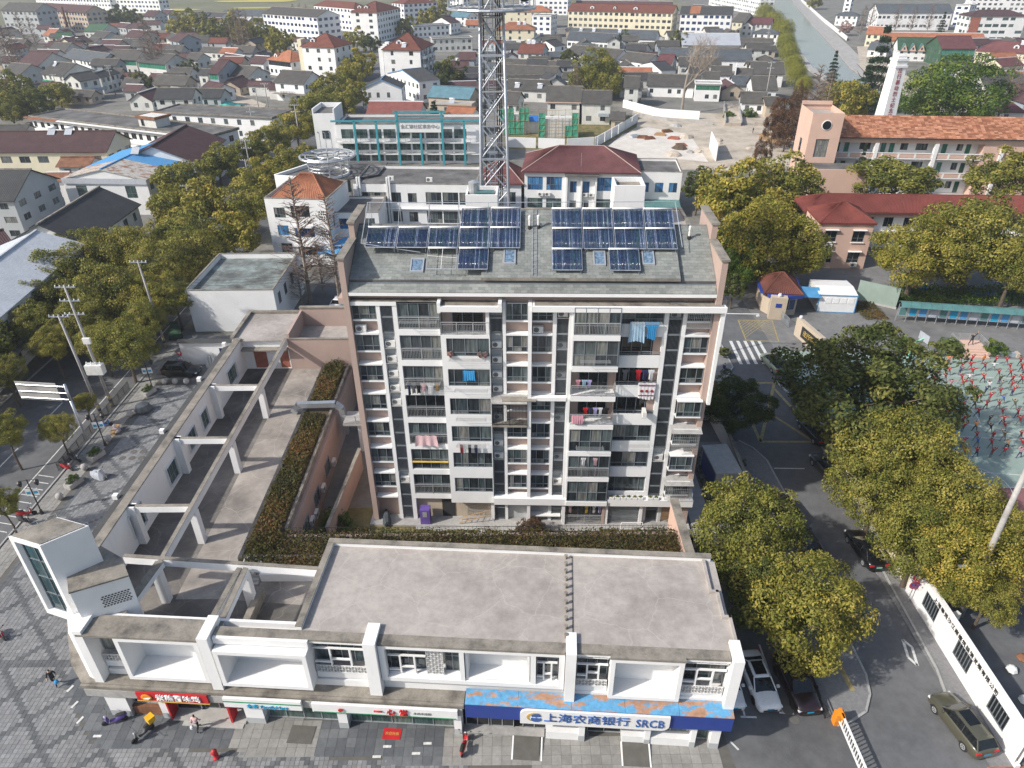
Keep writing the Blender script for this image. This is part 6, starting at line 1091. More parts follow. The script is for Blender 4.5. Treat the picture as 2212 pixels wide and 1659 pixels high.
gable_front('town_house','small white gabled house between the long grey rows',4,(665,985),(812,965),4.2,5,1.6,'tile_dark','white');H(4,'grey roofed lean-to left of the golden camphor',(820,980),(940,985),(900,895),3.8,'tile_grey','white',ribs=True)
H(4,'two-storey grey roofed house with stained white side right of the golden camphor',(1600,1088),(1795,1092),(1720,948),6.2,'tile_grey',WO,ribs=True);H(4,'low orange roof behind the stained white house',(1500,892),(1950,898),(1730,835),3.6,'tile_orange','white');gable_front('town_house','white gable house beside the pinkish red shed',4,(1815,795),(2070,880),4,6,2,'tile_dark','white');H(4,'pinkish red tin shed behind the plane tree',(2000,790),(2190,800),(2100,675),3.8,'tile_maroon_red',WO)
a=H(4,'two-storey house with brown roof and roof hatch',(275,658),(578,668),(480,540),6,'tile_brown',WO);solar_heater(a,2.5,'first solar heater on the brown roof with hatch',.9);solar_heater(a,4.6,'second solar heater on the brown roof with hatch',.9);gable_front('town_house','white gabled house with dark roof behind the brown roof',4,(520,560),(740,580),6,8,2.2,'tile_dark','white');H(4,'orange roof house half hidden by the mast',(0,560),(130,545),(60,505),5.5,'tile_orange',BG);H(4,'low glazed veranda before the orange roofs',(130,520),(320,530),(220,490),4,'concrete',WO,style='flat',depth=6,rise=.4)
H(4,'small grey roofed hut behind the construction hoarding',(1430,1490),(1610,1495),(1530,1385),3.2,'tile_grey','tan_wall',ribs=True);H(4,'grey roofed two-storey house behind the mast, netted',(0,1290),(265,1302),(160,1135),6,'tile_grey',WO,ribs=True)
# Z5 and Z4 right end
H(5,'long low grey roof with brown doors behind the plane tree',(-170,1065),(430,1085),(100,925),3.6,'tile_grey','white',ribs=True,ww=1.6);H(5,'grey roofed factory hall, farther of two near the canal',(270,558),(1000,562),(700,402),4.4,'tin',WO,gap=5,ribs=False);H(5,'old grey roofed workshop, nearer of two near the canal',(600,555),(1395,578),(1000,470),4.2,'tile_grey',WO,gap=4);H(5,'slate roofed house behind the tiled cottages',(640,748),(1140,756),(900,610),4.2,'tile_slate','white',gap=5);H(5,'slate roofed house at the plane tree crown',(0,690),(600,700),(300,598),4.2,'tile_slate',WO,gap=5)
H(5,'small white house with slate hip roof at the canal',(1150,412),(1480,422),(1300,342),6.2,'tile_slate','white',style='hip',rise=1.8,depth=8,gap=3);H(5,'maroon roofed house at the willows',(1055,292),(1382,302),(1220,216),6,'tile_maroon_red',WO);H(5,'small yellow house with grey roof beside the flats',(888,268),(1025,276),(970,145),7,'tile_grey','cream');gable_front('town_house','small pale gabled house before the maroon roof',5,(1018,312),(1150,318),6,6,1.5,'tile_maroon',WO)
H(5,'dark tiled house with a tall curved white gable',(1130,918),(1545,925),(1340,768),4.6,'tile_grey','white',ribs=True,gap=4);MB().box(-.1,.3,0,9,0,7).build('gable_screen','white',H(5,'dark tiled roof right of a white screen wall',(925,940),(1140,948),(1050,850),4,'tile_grey','white',ribs=True)[0]);H(5,'ribbed grey cottage, farther of three by the bridge',(1150,1118),(1462,1122),(1300,945),3.8,'tile_grey','white',ribs=True);H(5,'ribbed grey cottage, nearest the bridge',(1000,1278),(1332,1288),(1170,1145),3.4,'tile_grey','white',ribs=True);H(5,'small ribbed grey cottage with blue cloth on its roof',(1312,1312),(1492,1312),(1405,1205),3.4,'tile_grey','tan_wall',ribs=True)
H(5,'white house with a green glazed upper floor beside the plane tree',(430,1050),(768,1058),(600,1040),5.4,'concrete','white',style='flat',depth=6,rise=.4,glaze='glass_green');H(5,'grey tiled cottage behind the green glazed white house',(640,932),(890,938),(770,822),4,'tile_grey','white',ribs=True);H(5,'grey tiled cottage with white gable before the screen wall',(560,1010),(735,1015),(680,890),4,'tile_grey','white',ribs=True);H(5,'grey hip cottage by the utility pole near the canal',(1190,745),(1400,752),(1300,640),3.6,'tile_grey',WO,style='hip',rise=1.6,depth=7);H(5,'grey tiled shop at the narrow lane',(230,815),(760,822),(500,712),4,'tile_grey',WO,ribs=True)
# Z6
a=H(6,'long white school hall with dark slate roof',(480,152),(1372,152),(900,18),9.5,'tile_slate','white',cat='building',name='school_hall',ww=1.7,gap=2.5,fh=4.2);H(6,'small cream house with orange roof at the canal walk',(333,402),(566,412),(450,312),6,'tile_orange','cream');H(6,'long low orange roof behind the green dormers',(572,478),(1760,492),(1150,390),4,'tile_orange','cream',gap=5)
a=H(6,'house with green roof and three pointed dormers',(712,592),(1182,602),(950,447),4.6,'tile_green','white',slope=.7)
for i in range(3):
    x=1.0+i*3.6;t,L,D,ze,rise=a;o=MB().prism([(x,ze-.4),(x+3.0,ze-.4),(x+1.5,ze+2.5)],'y',-.35,.1);d=o.build('pointed_dormer','pink_pale',t);MB().quad((x-.15,-.5,ze-.3),(x+1.5,-.5,ze+2.6),(x+1.5,3.6,ze+2.6),(x-.15,.4,ze-.3)).quad((x+1.5,-.5,ze+2.6),(x+3.15,-.5,ze-.3),(x+3.15,.4,ze-.3),(x+1.5,3.6,ze+2.6)).build('dormer_roof','aqua_roof',d);window(d,x+1.15,-.37,ze+.2,.7,.9,(1,1),(1,),split=False)
H(6,'maroon roofed house with dark green glass walls',(1240,577),(1652,577),(1430,428),7,'tile_maroon_red','tile_green',glaze='glass_green');a=H(6,'cream villa with maroon hip roof and two dormers',(1640,600),(2300,640),(2050,478),6.6,'tile_maroon_red','cream',style='hip',depth=12,rise=3.6);dormer(a,13,2,'tile_maroon_red',.4);dormer(a,17,2,'tile_maroon_red',.4);H(6,'low maroon roof wing of the cream villa',(1960,790),(2215,770),(2100,680),4.2,'tile_maroon_red','cream');solar_heater(a,15,'solar heater on the maroon villa roof',.7)
a=H(6,'white four-storey school block with maroon hip roof and brown end',(1570,192),(2260,192),(1950,108),12.5,'tile_maroon','white',style='hip',depth=14,rise=2.5,cat='building',name='school_block',gm='glass_shop',ww=3.0,gap=3.6,fh=3.1);MB().box(1.2,6,.2,.34,2,12).build('brown_panel','brick_red',a[0]);block(6,'far white school block without roof tiles at the top right',(1540,185),(2260,190),17,12,gm='glass',gap=3.4);H(6,'old grey tiled hall with white upturned gable at the right edge',(1735,1012),(2260,1016),(2000,872),4.6,'tile_grey',WO,ribs=True);H(6,'reddish tent-like roof at the right edge',(1940,1330),(2240,1340),(2110,1230),3.2,'tile_maroon_red',WO,style='hip',rise=2,depth=8);H(6,'white shed with sky-blue and grey roof strips',(350,585),(590,600),(470,500),3.6,'tile_slate','white');H(6,'grey house with chimney stack behind the canal wall',(-30,180),(240,190),(100,100),6,'tile_slate','white',style='hip',rise=2,depth=9);block(6,'tall white tower-like wall beside the school hall',(40,190),(120,195),14,4);block(6,'white far building between hall and school block',(1330,320),(1500,330),12,14)
# Z7: large houses on the left
a=H(7,'long house with dark maroon ribbed roof and two solar heaters',(-260,296),(1030,288),(500,92),7.4,'tile_maroon','cream',ribs=True,ww=2.4,gap=4.0,fh=3.7);solar_heater(a,a[1]*.49,'first solar heater on the long maroon ribbed roof',.8);solar_heater(a,a[1]*.62,'second solar heater on the long maroon ribbed roof',.8)
a=gable_front('warehouse','white house with sky-blue tin roof and rusty front half',7,(600,545),(1410,555),7.2,22.5,1.9,'tile_blue','white',cat='building',roof2='rust_sheet',wn=[(2.3,3.4,2.2,2.4,(1,1),(.6,1)),(12.4,3.4,2.2,2.4,(1,1),(.6,1))],gm='glass_shop',over=.2)
MB().box(-.1,a[1]+.1,-.28,-.26,6.2,7.3).build('ribbed_front','tin',a[0]);solar_heater(a,a[1]*.5,'large solar water heater on the rusty half of the blue roof',1.0)
# single-slope maroon roof hall
house('warehouse','large maroon tin roofed hall behind the blue roof',(424,350),(488,301),(368,287),7,'tile_maroon','white',cat='building',ribs=True,slope=.4)
house('town_house','white house with big mossy dark grey roof and white ridge',(186,526),(303,441),(156,439),6.8,'tile_dark','white',ribs=True,ww=1.3,gap=3.2)
a=house('warehouse','long white building with pale tin roof over the left street shops',(-60,735),(183,526),(46,522),7.8,'tin','white',cat='building',ww=1.9,gap=4.2,fh=3.9,slope=.35,ribs=True);MB().box(4,a[1]-4,-1.3,.3,3.3,3.6).build('shop_canopy','coping',a[0]);MB().box(a[1]-16,a[1]-8,-1.45,-1.31,2.7,3.5).build('shop_sign','cream',a[0]);lettering('渔夫平商品',.6,'red',a[0],(a[1]-12,-1.48,3.1))
H(7,'grey house with dark ribbed roof and blue-tiled balcony at the left edge',(-300,765),(130,765),(40,460),7.6,'tile_dark','grey_wall',ribs=True,ww=2.0);H(7,'small maroon roofed house under the left edge tin roof',(-200,1235),(110,1160),(150,1015),6,'tile_maroon','white',ribs=True);H(7,'rusty tin lean-to roof beside the blue roof',(540,432),(860,430),(800,325),6.0,'rusty','grey_wall',depth=6,rise=1.2);H(7,'small rusty porch roof with laundry under it',(415,568),(620,565),(600,470),6.0,'rusty','white',depth=5,rise=1.0);H(7,'grey tin shed roof at the far left behind the maroon ribbed roof',(-60,95),(250,90),(100,25),5,'tile_grey',WO,ribs=True)
# long flat roofed block with red eave and stair hut
a=house('dormitory_block','long white two-storey block with dark flat roof and stair hut',(62,254),(447,300),(260,250),7.0,'roof_dark','white',style='flat',depth=11,rise=.3,cat='building',gm='glass_dark',ww=1.5,gap=2.6,fh=3.5);t,L,D=a[0],a[1],a[2]
MB().box(-.8,12,-.9,-.25,7.0,7.3).build('red_eave','tile_orange',t);MB().box(12.01,L,-.9,-.25,7.05,7.25).build('eave','white',t);MB().box(0,L,-1.6,-.0,3.3,3.5).build('gallery','concrete',t);hb=MB().box(L*.60,L*.60+6,3.0,7.5,7.25,9.8).build('stair_hut',WO,t);MB().box(L*.6-.4,L*.6+6.4,2.6,3.0,9.3,9.9).box(L*.6-.4,L*.6+6.4,7.5,7.9,9.3,9.9).box(L*.6-.4,L*.6,3.0,7.5,9.3,9.9).box(L*.6+6,L*.6+6.4,3.0,7.5,9.3,9.9).build('hut_rim','rusty',hb);window(hb,L*.6+1,2.96,7.5,.9,1.6,(1,),(1,),split=False,gm='glass_dark')
a=house('dormitory_block','second flat roofed block with coping blocks behind the long white one',(330,245),(588,258),(450,240),6.0,'roof_dark','white',style='flat',depth=12,rise=.3,cat='building',gap=4)
# ruin walls of the demolished row
rn=thing('demolished_wall','broken white walls of a demolished house beside the rubble yard','ruin',at(430,215));P=[at(430,222),at(470,208),at(520,192),at(548,190),at(575,205)]
for a,b in zip(P,P[1:]):
    o=MB();d=(b-a);n=5;
    for i in range(n):p,q=a.lerp(b,i/n)-P[0],a.lerp(b,(i+1)/n)-P[0];h=rnd.uniform(3.2,5.2);o.extr([(p.x,p.y),(q.x,q.y),(q.x+.1,q.y+.35),(p.x+.1,p.y+.35)],0,h)
    ob=o.build('wall_stretch',WO,rn);ob.location=P[0]-at(430,215)
sheet('rubble_yard',[at(400,246).xy,at(560,252).xy,at(575,225).xy,at(520,205).xy,at(440,225).xy],'sand',.01)
tag(MB().lathe([(.9,0),(.8,7),(.65,14)],8).build('brick_chimney','rusty',None,at(148,66)),'thin brick factory chimney before the tan brick block','chimney')
# crumpled net over the rubble
rng=np.random.default_rng(4);A=at(418,232);nx,ny=26,9;V=[];
for i in range(nx):
    for j in range(ny):V.append((A.x-9+i*1.0,A.y-4+j*1.0,2.0*math.sin(math.pi*j/(ny-1))*(.6+.4*math.sin(i*.7))+rng.normal(0,.18)))
F=[(i*ny+j,(i+1)*ny+j,(i+1)*ny+j+1,i*ny+j+1)for i in range(nx-1)for j in range(ny-1)]
tag(MB().add(V,F).build('debris_net','aqua_net'),'crumpled aqua net spread over rubble behind the flat roofs','net')
# ================================================================== MIDDLE DISTANCE: offices, mast, school, obelisk
def c2(x,y):return((1340+.6103*x)/1.82278,.6103*y/1.82278)
def c3(x,y):return((2680+.6112*x)/1.82278,.6112*y/1.82278)
def c6(x,y):return((2680+.6112*x)/1.82278,(1000+.6112*y)/1.82278)
def frame_from(pL,pR,z):
    A,B=at(*pL,z),at(*pR,z);d=(B-A).xy;return A,d.length,math.atan2(d.y,d.x)
def box_building(name,label,A,yaw,L,D,h,wall='white',roof='roof_dark',front=(),right=(),left=(),par=.5,cat='building',split=True,gm='glass',fm='alu'):
    t=thing(name,label,cat,(A[0],A[1],0),yaw);o=MB();facade(t,o,(0,0),(L,0),0,h,front,split=split,gm=gm,fm=fm);facade(t,o,(L,0),(L,D),0,h,right,gm=gm,fm=fm);facade(t,o,(0,D),(0,0),0,h,left,gm=gm,fm=fm);wall_face(o,(L,D),(0,D),0,h);o.build('wall',wall,t)
    MB().box(.02,L-.02,.02,D-.02,h-par-.1,h-par).build('roof',roof,t)
    if par:MB().box(-.05,L+.05,-.05,.22,h,h+.1).box(-.05,L+.05,D-.22,D+.05,h,h+.1).box(-.05,.22,.221,D-.221,h,h+.1).box(L-.22,L+.05,.221,D-.221,h,h+.1).build('coping','coping',t);MB().quad((.2,D-.2,h-par),(L-.2,D-.2,h-par),(L-.2,D-.2,h),(.2,D-.2,h)).quad((.2,.2,h-par),(.2,D-.2,h-par),(.2,D-.2,h),(.2,.2,h)).quad((L-.2,D-.2,h-par),(L-.2,.2,h-par),(L-.2,.2,h),(L-.2,D-.2,h)).build('parapet_inside',wall,t)
    return t
W_=lambda a,z,w,h,c=(1,1),r=(1,),g=None:(a,z,w,h,c,r)+((g,)if g else())
# --- white flat house with algae on its roof, and the white house with orange hip roof
fh_=box_building('flat_roof_house','white windowless two-storey house with algae-stained flat roof',(-44.4,89.1),0,12.0,13.5,6.3,'white','algae_roof',right=[W_(1.5,3.4,1.2,1.7),W_(4.5,3.4,1.2,1.7),W_(8,3.4,1.2,1.7)],par=.7)
gw=thing('gate_wall','white garden wall with dark tiled coping beside the parked black car','wall',(-42.4,80.0,0));MB().box(0,7.8,-.15,.15,0,3.3).build('wall','white',gw);MB().prism([(-.5,3.3),(.5,3.3),(0,3.65)],'x',-.1,7.9).build('tiled_coping','tile_dark',gw);MB().box(5.0,6.9,-.2,-.16,.1,2.4).build('door','glass_navy',gw)
A,L,yaw=frame_from((570,428),(704,432),11.2)
oh=box_building('town_house','white four-storey house with orange tiled hip roof behind bare redwoods',A,yaw,L,11,11.2,'white','concrete',front=[W_(1.3,8.0,1.9,1.7,(1,1,1,1),(.5,1)),W_(1.4,5.0,1.9,1.7,(1,1),(1,),'glass_blue'),W_(1.5,2.0,1.9,1.6,(1,1,1),(.5,1)),W_(4.2,8.2,3.2,1.9,(1,1),(1,),'glass_dark'),W_(4.3,4.8,3.4,2.0,(1,1,1,1),(1,),'glass_navy'),W_(4.4,1.6,3.2,1.9,(1,1),(1,),'glass_dark')],right=[W_(2,6,.5,2.0,(1,),(1,))],par=.3)
o=MB();E0,E1,G1,G0,F0,F1=(1.0,.5,11.1),(L-.2,.5,11.1),(L-.2,10.6,11.1),(1.0,10.6,11.1),(4.6,5.5,13.9),(L-3.8,5.5,13.9);
ribbed(o,E0,E1,F1,F0,.42,.06);ribbed(o,G1,G0,F0,F1,.42,.06);ribbed(o,E1,G1,F1,F1,.42,.06);ribbed(o,G0,E0,F0,F0,.42,.06);o.build('roof','tile_orange',oh)
for a,b in((E0,F0),(E1,F1),(F0,F1)):MB().tube(a,b,.12,n=5).build('ridge','tile_orange',oh)
for k in range(3):MB().box(4.1,7.7,-1.0,-.02,.3+k*3.2,.5+k*3.2).build('balcony_floor','white',oh);railing(3.5,4.15,-.95,.5+k*3.2,.9,'white',oh)
for k in range(3):
    g_=MB();x,z=8.8,1.2+k*3.3
    for i in range(4):
        for j in range(4):g_.box(x+i*.38+(.1 if j%2 else 0),x+i*.38+.22+(.1 if j%2 else 0),-.012,.0,z+j*.42,z+j*.42+.26)
    stuff(g_.build('vent_shade_plates','room_dark',oh))  # dark plates on the wall, shade of the vent holes as colour
ax=box_building('town_house','white annex with blue curtained windows beside the orange roofed house',(A.x+L+.1,A.y+1.5),0,7.5,9,8.2,'white','roof_dark',front=[W_(.8,5.4,2.6,1.8,(1,1),(.6,1),'glass_blue'),W_(1.2,1.8,1.6,1.8),W_(4.6,5.4,2.2,1.8,(1,1),(.6,1))],par=.4);MB().prism([(-2.6,3.3),(0,3.9),(0,3.95),(-2.6,3.35)],'x',-2.6,4.5).build('blue_awning','tile_blue',ax);MB().prism([(-4.2,2.5),(-1.6,2.9),(-1.6,2.95),(-4.2,2.55)],'x',-2.6,5.5).build('blue_awning','tile_blue',ax)
# --- L-shaped white office with round corner and ring pergola
A,L,yaw=frame_from((762,395),(1028,398),10.5)
def strip(x0,x1,z,w,h,n,g=None,c=(1,1,1)):return[W_(x0+(x1-x0)*(i+.5)/n-w/2,z,w,h,c,(.45,1),g)for i in range(n)]
fr=[]
for z in(7.0,3.6,.4):fr+=[W_(1.4,z,4.4,1.9,(1,1,1,1),(.5,1)),W_(6.6,z,1.8,1.9,(1,1),(1,)),W_(9.6,z,1.6,1.8,(1,1),(1,))]+[W_(12.8+i*3.0,z-.2,2.8,2.2,(1,1,1),(.5,1))for i in range(3)]
of=box_building('office_building','white three-storey office with ring pergola and round glass corner',A,yaw,L,12,10.4,'white','roof_dark',front=[w for w in fr if w[0]+w[2]<L-.1],par=.5)
for x in(.7,6.0):MB().box(x,x+.28,-.45,0,0,11.6).build('pilaster','white',of);MB().box(x+.42,x+.7,-.45,0,0,11.6).build('pilaster','white',of)
for z in(6.0,2.7):MB().box(0,L,-.5,-.01,z,z+.16).build('ledge','white',of)
inv_o=Matrix.Rotation(-yaw,4,'Z')@Matrix.Translation((-A.x,-A.y,0));cc=inv_o@at(712,372,10.6);cx,cy=cc.x,cc.y
R_=3.7;o=MB();o.lathe([(R_,0),(R_,4.0)],28,c=(cx,cy));o.lathe([(R_,6.2),(R_,7.2)],28,c=(cx,cy));o.lathe([(R_,9.4),(R_,10.7),(R_-.2,10.7),(R_-.2,10.2)],28,c=(cx,cy));o.build('round_corner','white',of);o=MB()
for i in range(28):
    a,b=2*math.pi*i/28,2*math.pi*(i+1)/28
    for z0,z1 in((4.0,6.2),(7.2,9.4)):put('pane',MB().quad((cx+(R_-.1)*math.cos(a),cy+(R_-.1)*math.sin(a),z0),(cx+(R_-.1)*math.cos(b),cy+(R_-.1)*math.sin(b),z0),(cx+(R_-.1)*math.cos(b),cy+(R_-.1)*math.sin(b),z1),(cx+(R_-.1)*math.cos(a),cy+(R_-.1)*math.sin(a),z1)).mesh('pane','glass_green' if 18<i<24 else 'glass_shop'),of)
MB().extr([(cx-9,cy-3),(cx+3,cy-4.2),(cx+9,cy),(cx+9,cy+9),(cx-3,cy+9)],10.1,10.3).build('roof','roof_dark',of);MB().extr([(cx-9,cy-3),(cx-3,cy+9),(cx-3.4,cy+9.2),(cx-9.4,cy-2.8)],0,10.9).build('side_wall','white',of);MB().extr([(cx-9.3,cy-3),(cx-3.5,cy-4.0),(cx-3.5,cy-3.7),(cx-9.1,cy-2.7)],0,10.8).build('side_wall','white',of)
rg_=MB();RO=4.9;z=13.6
def ring(o,r,z,t,n=40):
    pts=[(cx+r*math.cos(2*math.pi*i/n),cy+r*math.sin(2*math.pi*i/n),z)for i in range(n+1)];o.path(pts,t,5)
ring(rg_,RO,z,.22);ring(rg_,RO*.8,z,.12);ring(rg_,RO*.38,z,.16);ring(rg_,RO*.78,z-1.0,.08);ring(rg_,RO*.76,z-1.6,.08);ring(rg_,RO*.74,z-2.2,.08)
for i in range(10):a=2*math.pi*i/10;rg_.tube((cx+RO*.38*math.cos(a),cy+RO*.38*math.sin(a),z),(cx+RO*math.cos(a),cy+RO*math.sin(a),z),.13,n=5);rg_.tube((cx+RO*.75*math.cos(a),cy+RO*.75*math.sin(a),10.3),(cx+RO*.75*math.cos(a),cy+RO*.75*math.sin(a),z),.1,n=5)
rg_.build('ring_pergola','alu_pale',of)
for i in range(3):p=(cx-3+i*1.1,cy+6.2);MB().tube((*p,10.3),(*p,16.2),.06,n=5).tube((p[0],p[1],16.2),(p[0]-.3,p[1]-.2,16.4),.1,n=5).build('floodlight','alu_pale',of)
aircon('white air conditioner on the office roof edge near the mast',of,(L*.62,.6,10.6),0,s=1.3);aircon('second white air conditioner on the office roof, nearer the ring',of,(L*.3,1.2,10.6),0,s=1.3)
# --- teal framed office
A,L,yaw=frame_from((735,352),(1040,352),0)
fr=[]
for z in(5.9,3.1,.5):fr+=[W_(1.2+i*3.45,z,3.0,2.2,(1,1,1),(.5,1))for i in range(int((L-1)/3.45))]
to=box_building('office_building','white office with teal steel frame and lettering on its front',A,yaw,L,12,9.2,'white','roof_dark',front=fr,par=.6,gm='glass_shop')
MB().box(-5.4,-.05,.5,9,0,11.6).build('end_tower','white',to);MB().box(-5.1,-.3,.8,8.7,11.6,11.62).build('tower_roof','roof_dark',to);MB().box(-5.4,-5.1,.5,9,11.6,12.7).box(-.35,-.05,.5,9,11.6,12.7).box(-5.09,-.36,8.7,9,11.6,12.7).build('tower_parapet','white',to);window(to,-3.6,.45,5.8,1.7,1.9,(1,1),(.5,1),split=False)
for z in(5.2,2.5):MB().box(0,L,-1.3,-.01,z-.2,z).build('gallery','white',to);railing(L,0,-1.25,z,1.0,'alu_pale',to)
def teal(x,z0,z1,w=.5):MB().box(x,x+w,-1.9,-1.35,z0,z1).build('teal_post','teal_metal',to)
xs=[L*f for f in(.135,.285,.43,.585,.735,.885)]
for i,x in enumerate(xs):teal(x,0,10.4 if i not in(2,4)else 12.6)if i!=3 else teal(x,0,7.4)
MB().box(-.6,L,-1.9,-1.6,10.1,10.5).build('teal_beam','teal_metal',to);MB().box(xs[2]-.6,xs[4]+1.2,-1.9,-1.5,12.2,12.6).build('teal_beam','teal_metal',to);MB().box(xs[2]-.3,xs[4]+.8,-1.3,-1.0,11.2,11.5).build('teal_beam','teal_metal',to)
MB().box(xs[2]+.55,xs[4]-.05,-1.75,-1.6,7.7,10.05).build('name_board','sign_white',to);lettering('金汇镇社区事务中心',1.05,'grey_plastic',to,((xs[2]+xs[4])/2+.3,-1.8,9.0),extrude=.03)
# --- office with maroon hip roof, and its white annex
A,L,yaw=frame_from((1133,372),(1378,376),8.4)
fr=[W_(.6,5.0,3.0,2.6,(1,1,1,1),(.7,1),'glass_blue'),W_(4.3,5.0,3.0,2.6,(1,1,1,1),(.7,1),'glass_blue'),W_(8.9,4.6,1.3,2.2,(1,1),(1,),'glass_blue'),W_(11.4,4.6,1.3,2.2,(1,1),(1,),'glass_blue'),W_(13.9,5.0,3.3,2.6,(1,1,1,1),(.7,1),'glass_blue'),W_(17.6,5.0,3.6,2.6,(1,1,1,1),(.7,1),'glass_blue'),W_(.6,1.0,3.0,2.4,(1,1,1),(.7,1),'glass_shop'),W_(4.3,1.0,3.0,2.4,(1,1,1),(.7,1),'glass_shop'),W_(8.9,.6,1.3,2.4),W_(11.4,.6,1.3,2.4),W_(13.9,1.0,3.3,2.4,(1,1,1),(.7,1),'glass_shop'),W_(17.6,1.0,3.3,2.4,(1,1,1),(.7,1),'glass_shop')]
mo=box_building('office_building','white two-storey office with maroon hip roof and blue windows',A,yaw,L,13,8.4,'white','roof_dark',front=[w for w in fr if w[0]+w[2]<L],par=0)
def hiproof(t,x0,x1,y0,y1,z,rise,mat,q=None,pitch=.3):
    q=q or min((x1-x0)/2-.2,(y1-y0)/2);ym=(y0+y1)/2;o=MB();E0,E1,G1,G0,F0,F1=(x0,y0,z),(x1,y0,z),(x1,y1,z),(x0,y1,z),(x0+q,ym,z+rise),(x1-q,ym,z+rise);ribbed(o,E0,E1,F1,F0,pitch,.05);ribbed(o,G1,G0,F0,F1,pitch,.05);ribbed(o,E1,G1,F1,F1,pitch,.05);ribbed(o,G0,E0,F0,F0,pitch,.05);o.box(x0,x1,y0,y1,z-.25,z-.03);r=o.build('roof',mat,t)
    for a,b in((E0,F0),(E1,F1),(F0,F1),(G1,F1),(G0,F0)):MB().tube(a,b,.11,n=5).build('ridge','pink' if mat=='tile_maroon_red' else mat,r)
hiproof(mo,-.6,L+.6,-.6,13.6,8.7,3.4,'tile_maroon_red');MB().box(L*.36,L*.66,-1.3,-.02,8.0,8.3).build('porch_roof','roof_dark',mo)
for x in(L*.37,L*.5,L*.63):MB().box(x,x+.35,-.7,-.01,0,8.0).build('pilaster','white',mo)
MB().tube((L*.5,1,8.9),(L*.5,1,12),.04,n=5).build('lightning_rod','galv',mo)
for i,x in enumerate((3.2,4.6,11.9,13.2)):aircon('white air conditioner on the office with maroon roof, '+ORD(i)+' from the mast',mo,(x,-.5,3.9),0,s=1.2)
lw2=box_building('office_building','lower maroon-roofed wing half hidden by the radio mast',(A.x-9.2,A.y+1),yaw,8.6,9,6.0,'white','roof_dark',front=[W_(5.9,2,1.6,2.4,(1,1),(1,))],par=0);hiproof(lw2,-.5,9.1,-.5,9.5,6.2,3.6,'tile_maroon_red')
lw3=box_building('office_building','white annex with flat grey roof and three blue windows',(A.x+L+.3,A.y+.6),yaw,8.6,10,8.2,'white','roof_dark',front=[W_(.8,4.2,1.6,1.9,(1,1),(1,),'glass_blue'),W_(3.6,4.2,1.6,1.9,(1,1),(1,),'glass_blue'),W_(6.3,4.2,1.6,1.9,(1,1),(1,),'glass_blue')],par=.4);MB().prism([(-3.2,2.2),(0,2.7),(0,2.78),(-3.2,2.28)],'x',1.0,8.6).build('green_awning','aqua_roof',lw3)
# --- radio mast: four legs, rungs and crossed braces
MX,MY=-1.85,84.0;ms=thing('radio_mast','tall grey lattice radio mast with round platform at its top','mast',(MX,MY,0))
def mw_(z):return 2.05-.021*z
leg=[MB()for _ in range(4)];sg=[(-1,-1),(1,-1),(1,1),(-1,1)];Z=[i*3.6 for i in range(14)]
for k,(a,b)in enumerate(sg):
    leg[k].tube((a*mw_(0),b*mw_(0),0),(a*mw_(46),b*mw_(46),46),.17,.13,8);leg[k].build('leg','galv',ms,smooth=True)
for zi in range(len(Z)-1):
    z0,z1=Z[zi],Z[zi+1];br=MB();h0,h1=mw_(z0),mw_(z1)
    for k in range(4):
        a,b=sg[k],sg[(k+1)%4];br.tube((a[0]*h0,a[1]*h0,z0),(b[0]*h1,b[1]*h1,z1),.085,n=5);br.tube((b[0]*h0,b[1]*h0,z0),(a[0]*h1,a[1]*h1,z1),.085,n=5);br.tube((a[0]*h1,a[1]*h1,z1),(b[0]*h1,b[1]*h1,z1),.09 if zi%3 else .16,n=4)
        zm=(z0+z1)/2;hm=(h0+h1)/2;br.tube((a[0]*hm,a[1]*hm,zm),(b[0]*hm,b[1]*hm,zm),.03,n=4)
    br.build('brace_panel','galv',ms)
o=MB()
for x in(-.5,.1):o.tube((x,-.6,0),(x,-.6,46),.05,n=4)
for i in range(90):o.tube((-.5,-.6,i*.5),(.1,-.6,i*.5),.03,n=4)
o.build('ladder','galv',ms);o=MB()
for x in(.5,.75,1.0,-1.1):o.tube((x,.3,0),(x*.8,.3,46),.07,n=5)
o.build('cable','black_metal',ms)
pf=MB();n=24
for z,r,t in((40.4,4.6,.14),(41.5,4.6,.1),(42.6,4.6,.1),(44.5,4.2,.1)):pf.path([(r*math.cos(2*math.pi*i/n),r*math.sin(2*math.pi*i/n),z)for i in range(n+1)],t,5)
for i in range(n):a=2*math.pi*i/n;pf.tube((4.6*math.cos(a),4.6*math.sin(a),40.4),(4.4*math.cos(a),4.4*math.sin(a),44.5),.05,n=4);pf.tube((1.2*math.cos(a),1.2*math.sin(a),40.4),(4.6*math.cos(a),4.6*math.sin(a),40.4),.06,n=4)
pl_=pf.build('platform','galv',ms);MB().lathe([(3.9,40.3),(3.9,40.4)],20).build('deck','coping',pl_)
for i in range(9):a=2*math.pi*i/9+.2;MB().box(4.5*math.cos(a)-.18,4.5*math.cos(a)+.18,4.5*math.sin(a)-.12,4.5*math.sin(a)+.12,41.2,43.6).build('antenna','alu_pale',pl_)
d_=MB().lathe([(.9,0),(.8,.12),(.1,.3)],16).build('dish','dark_plastic',pl_,(3.4,-3.2,42));d_.rotation_euler=(math.pi/2,0,.5)
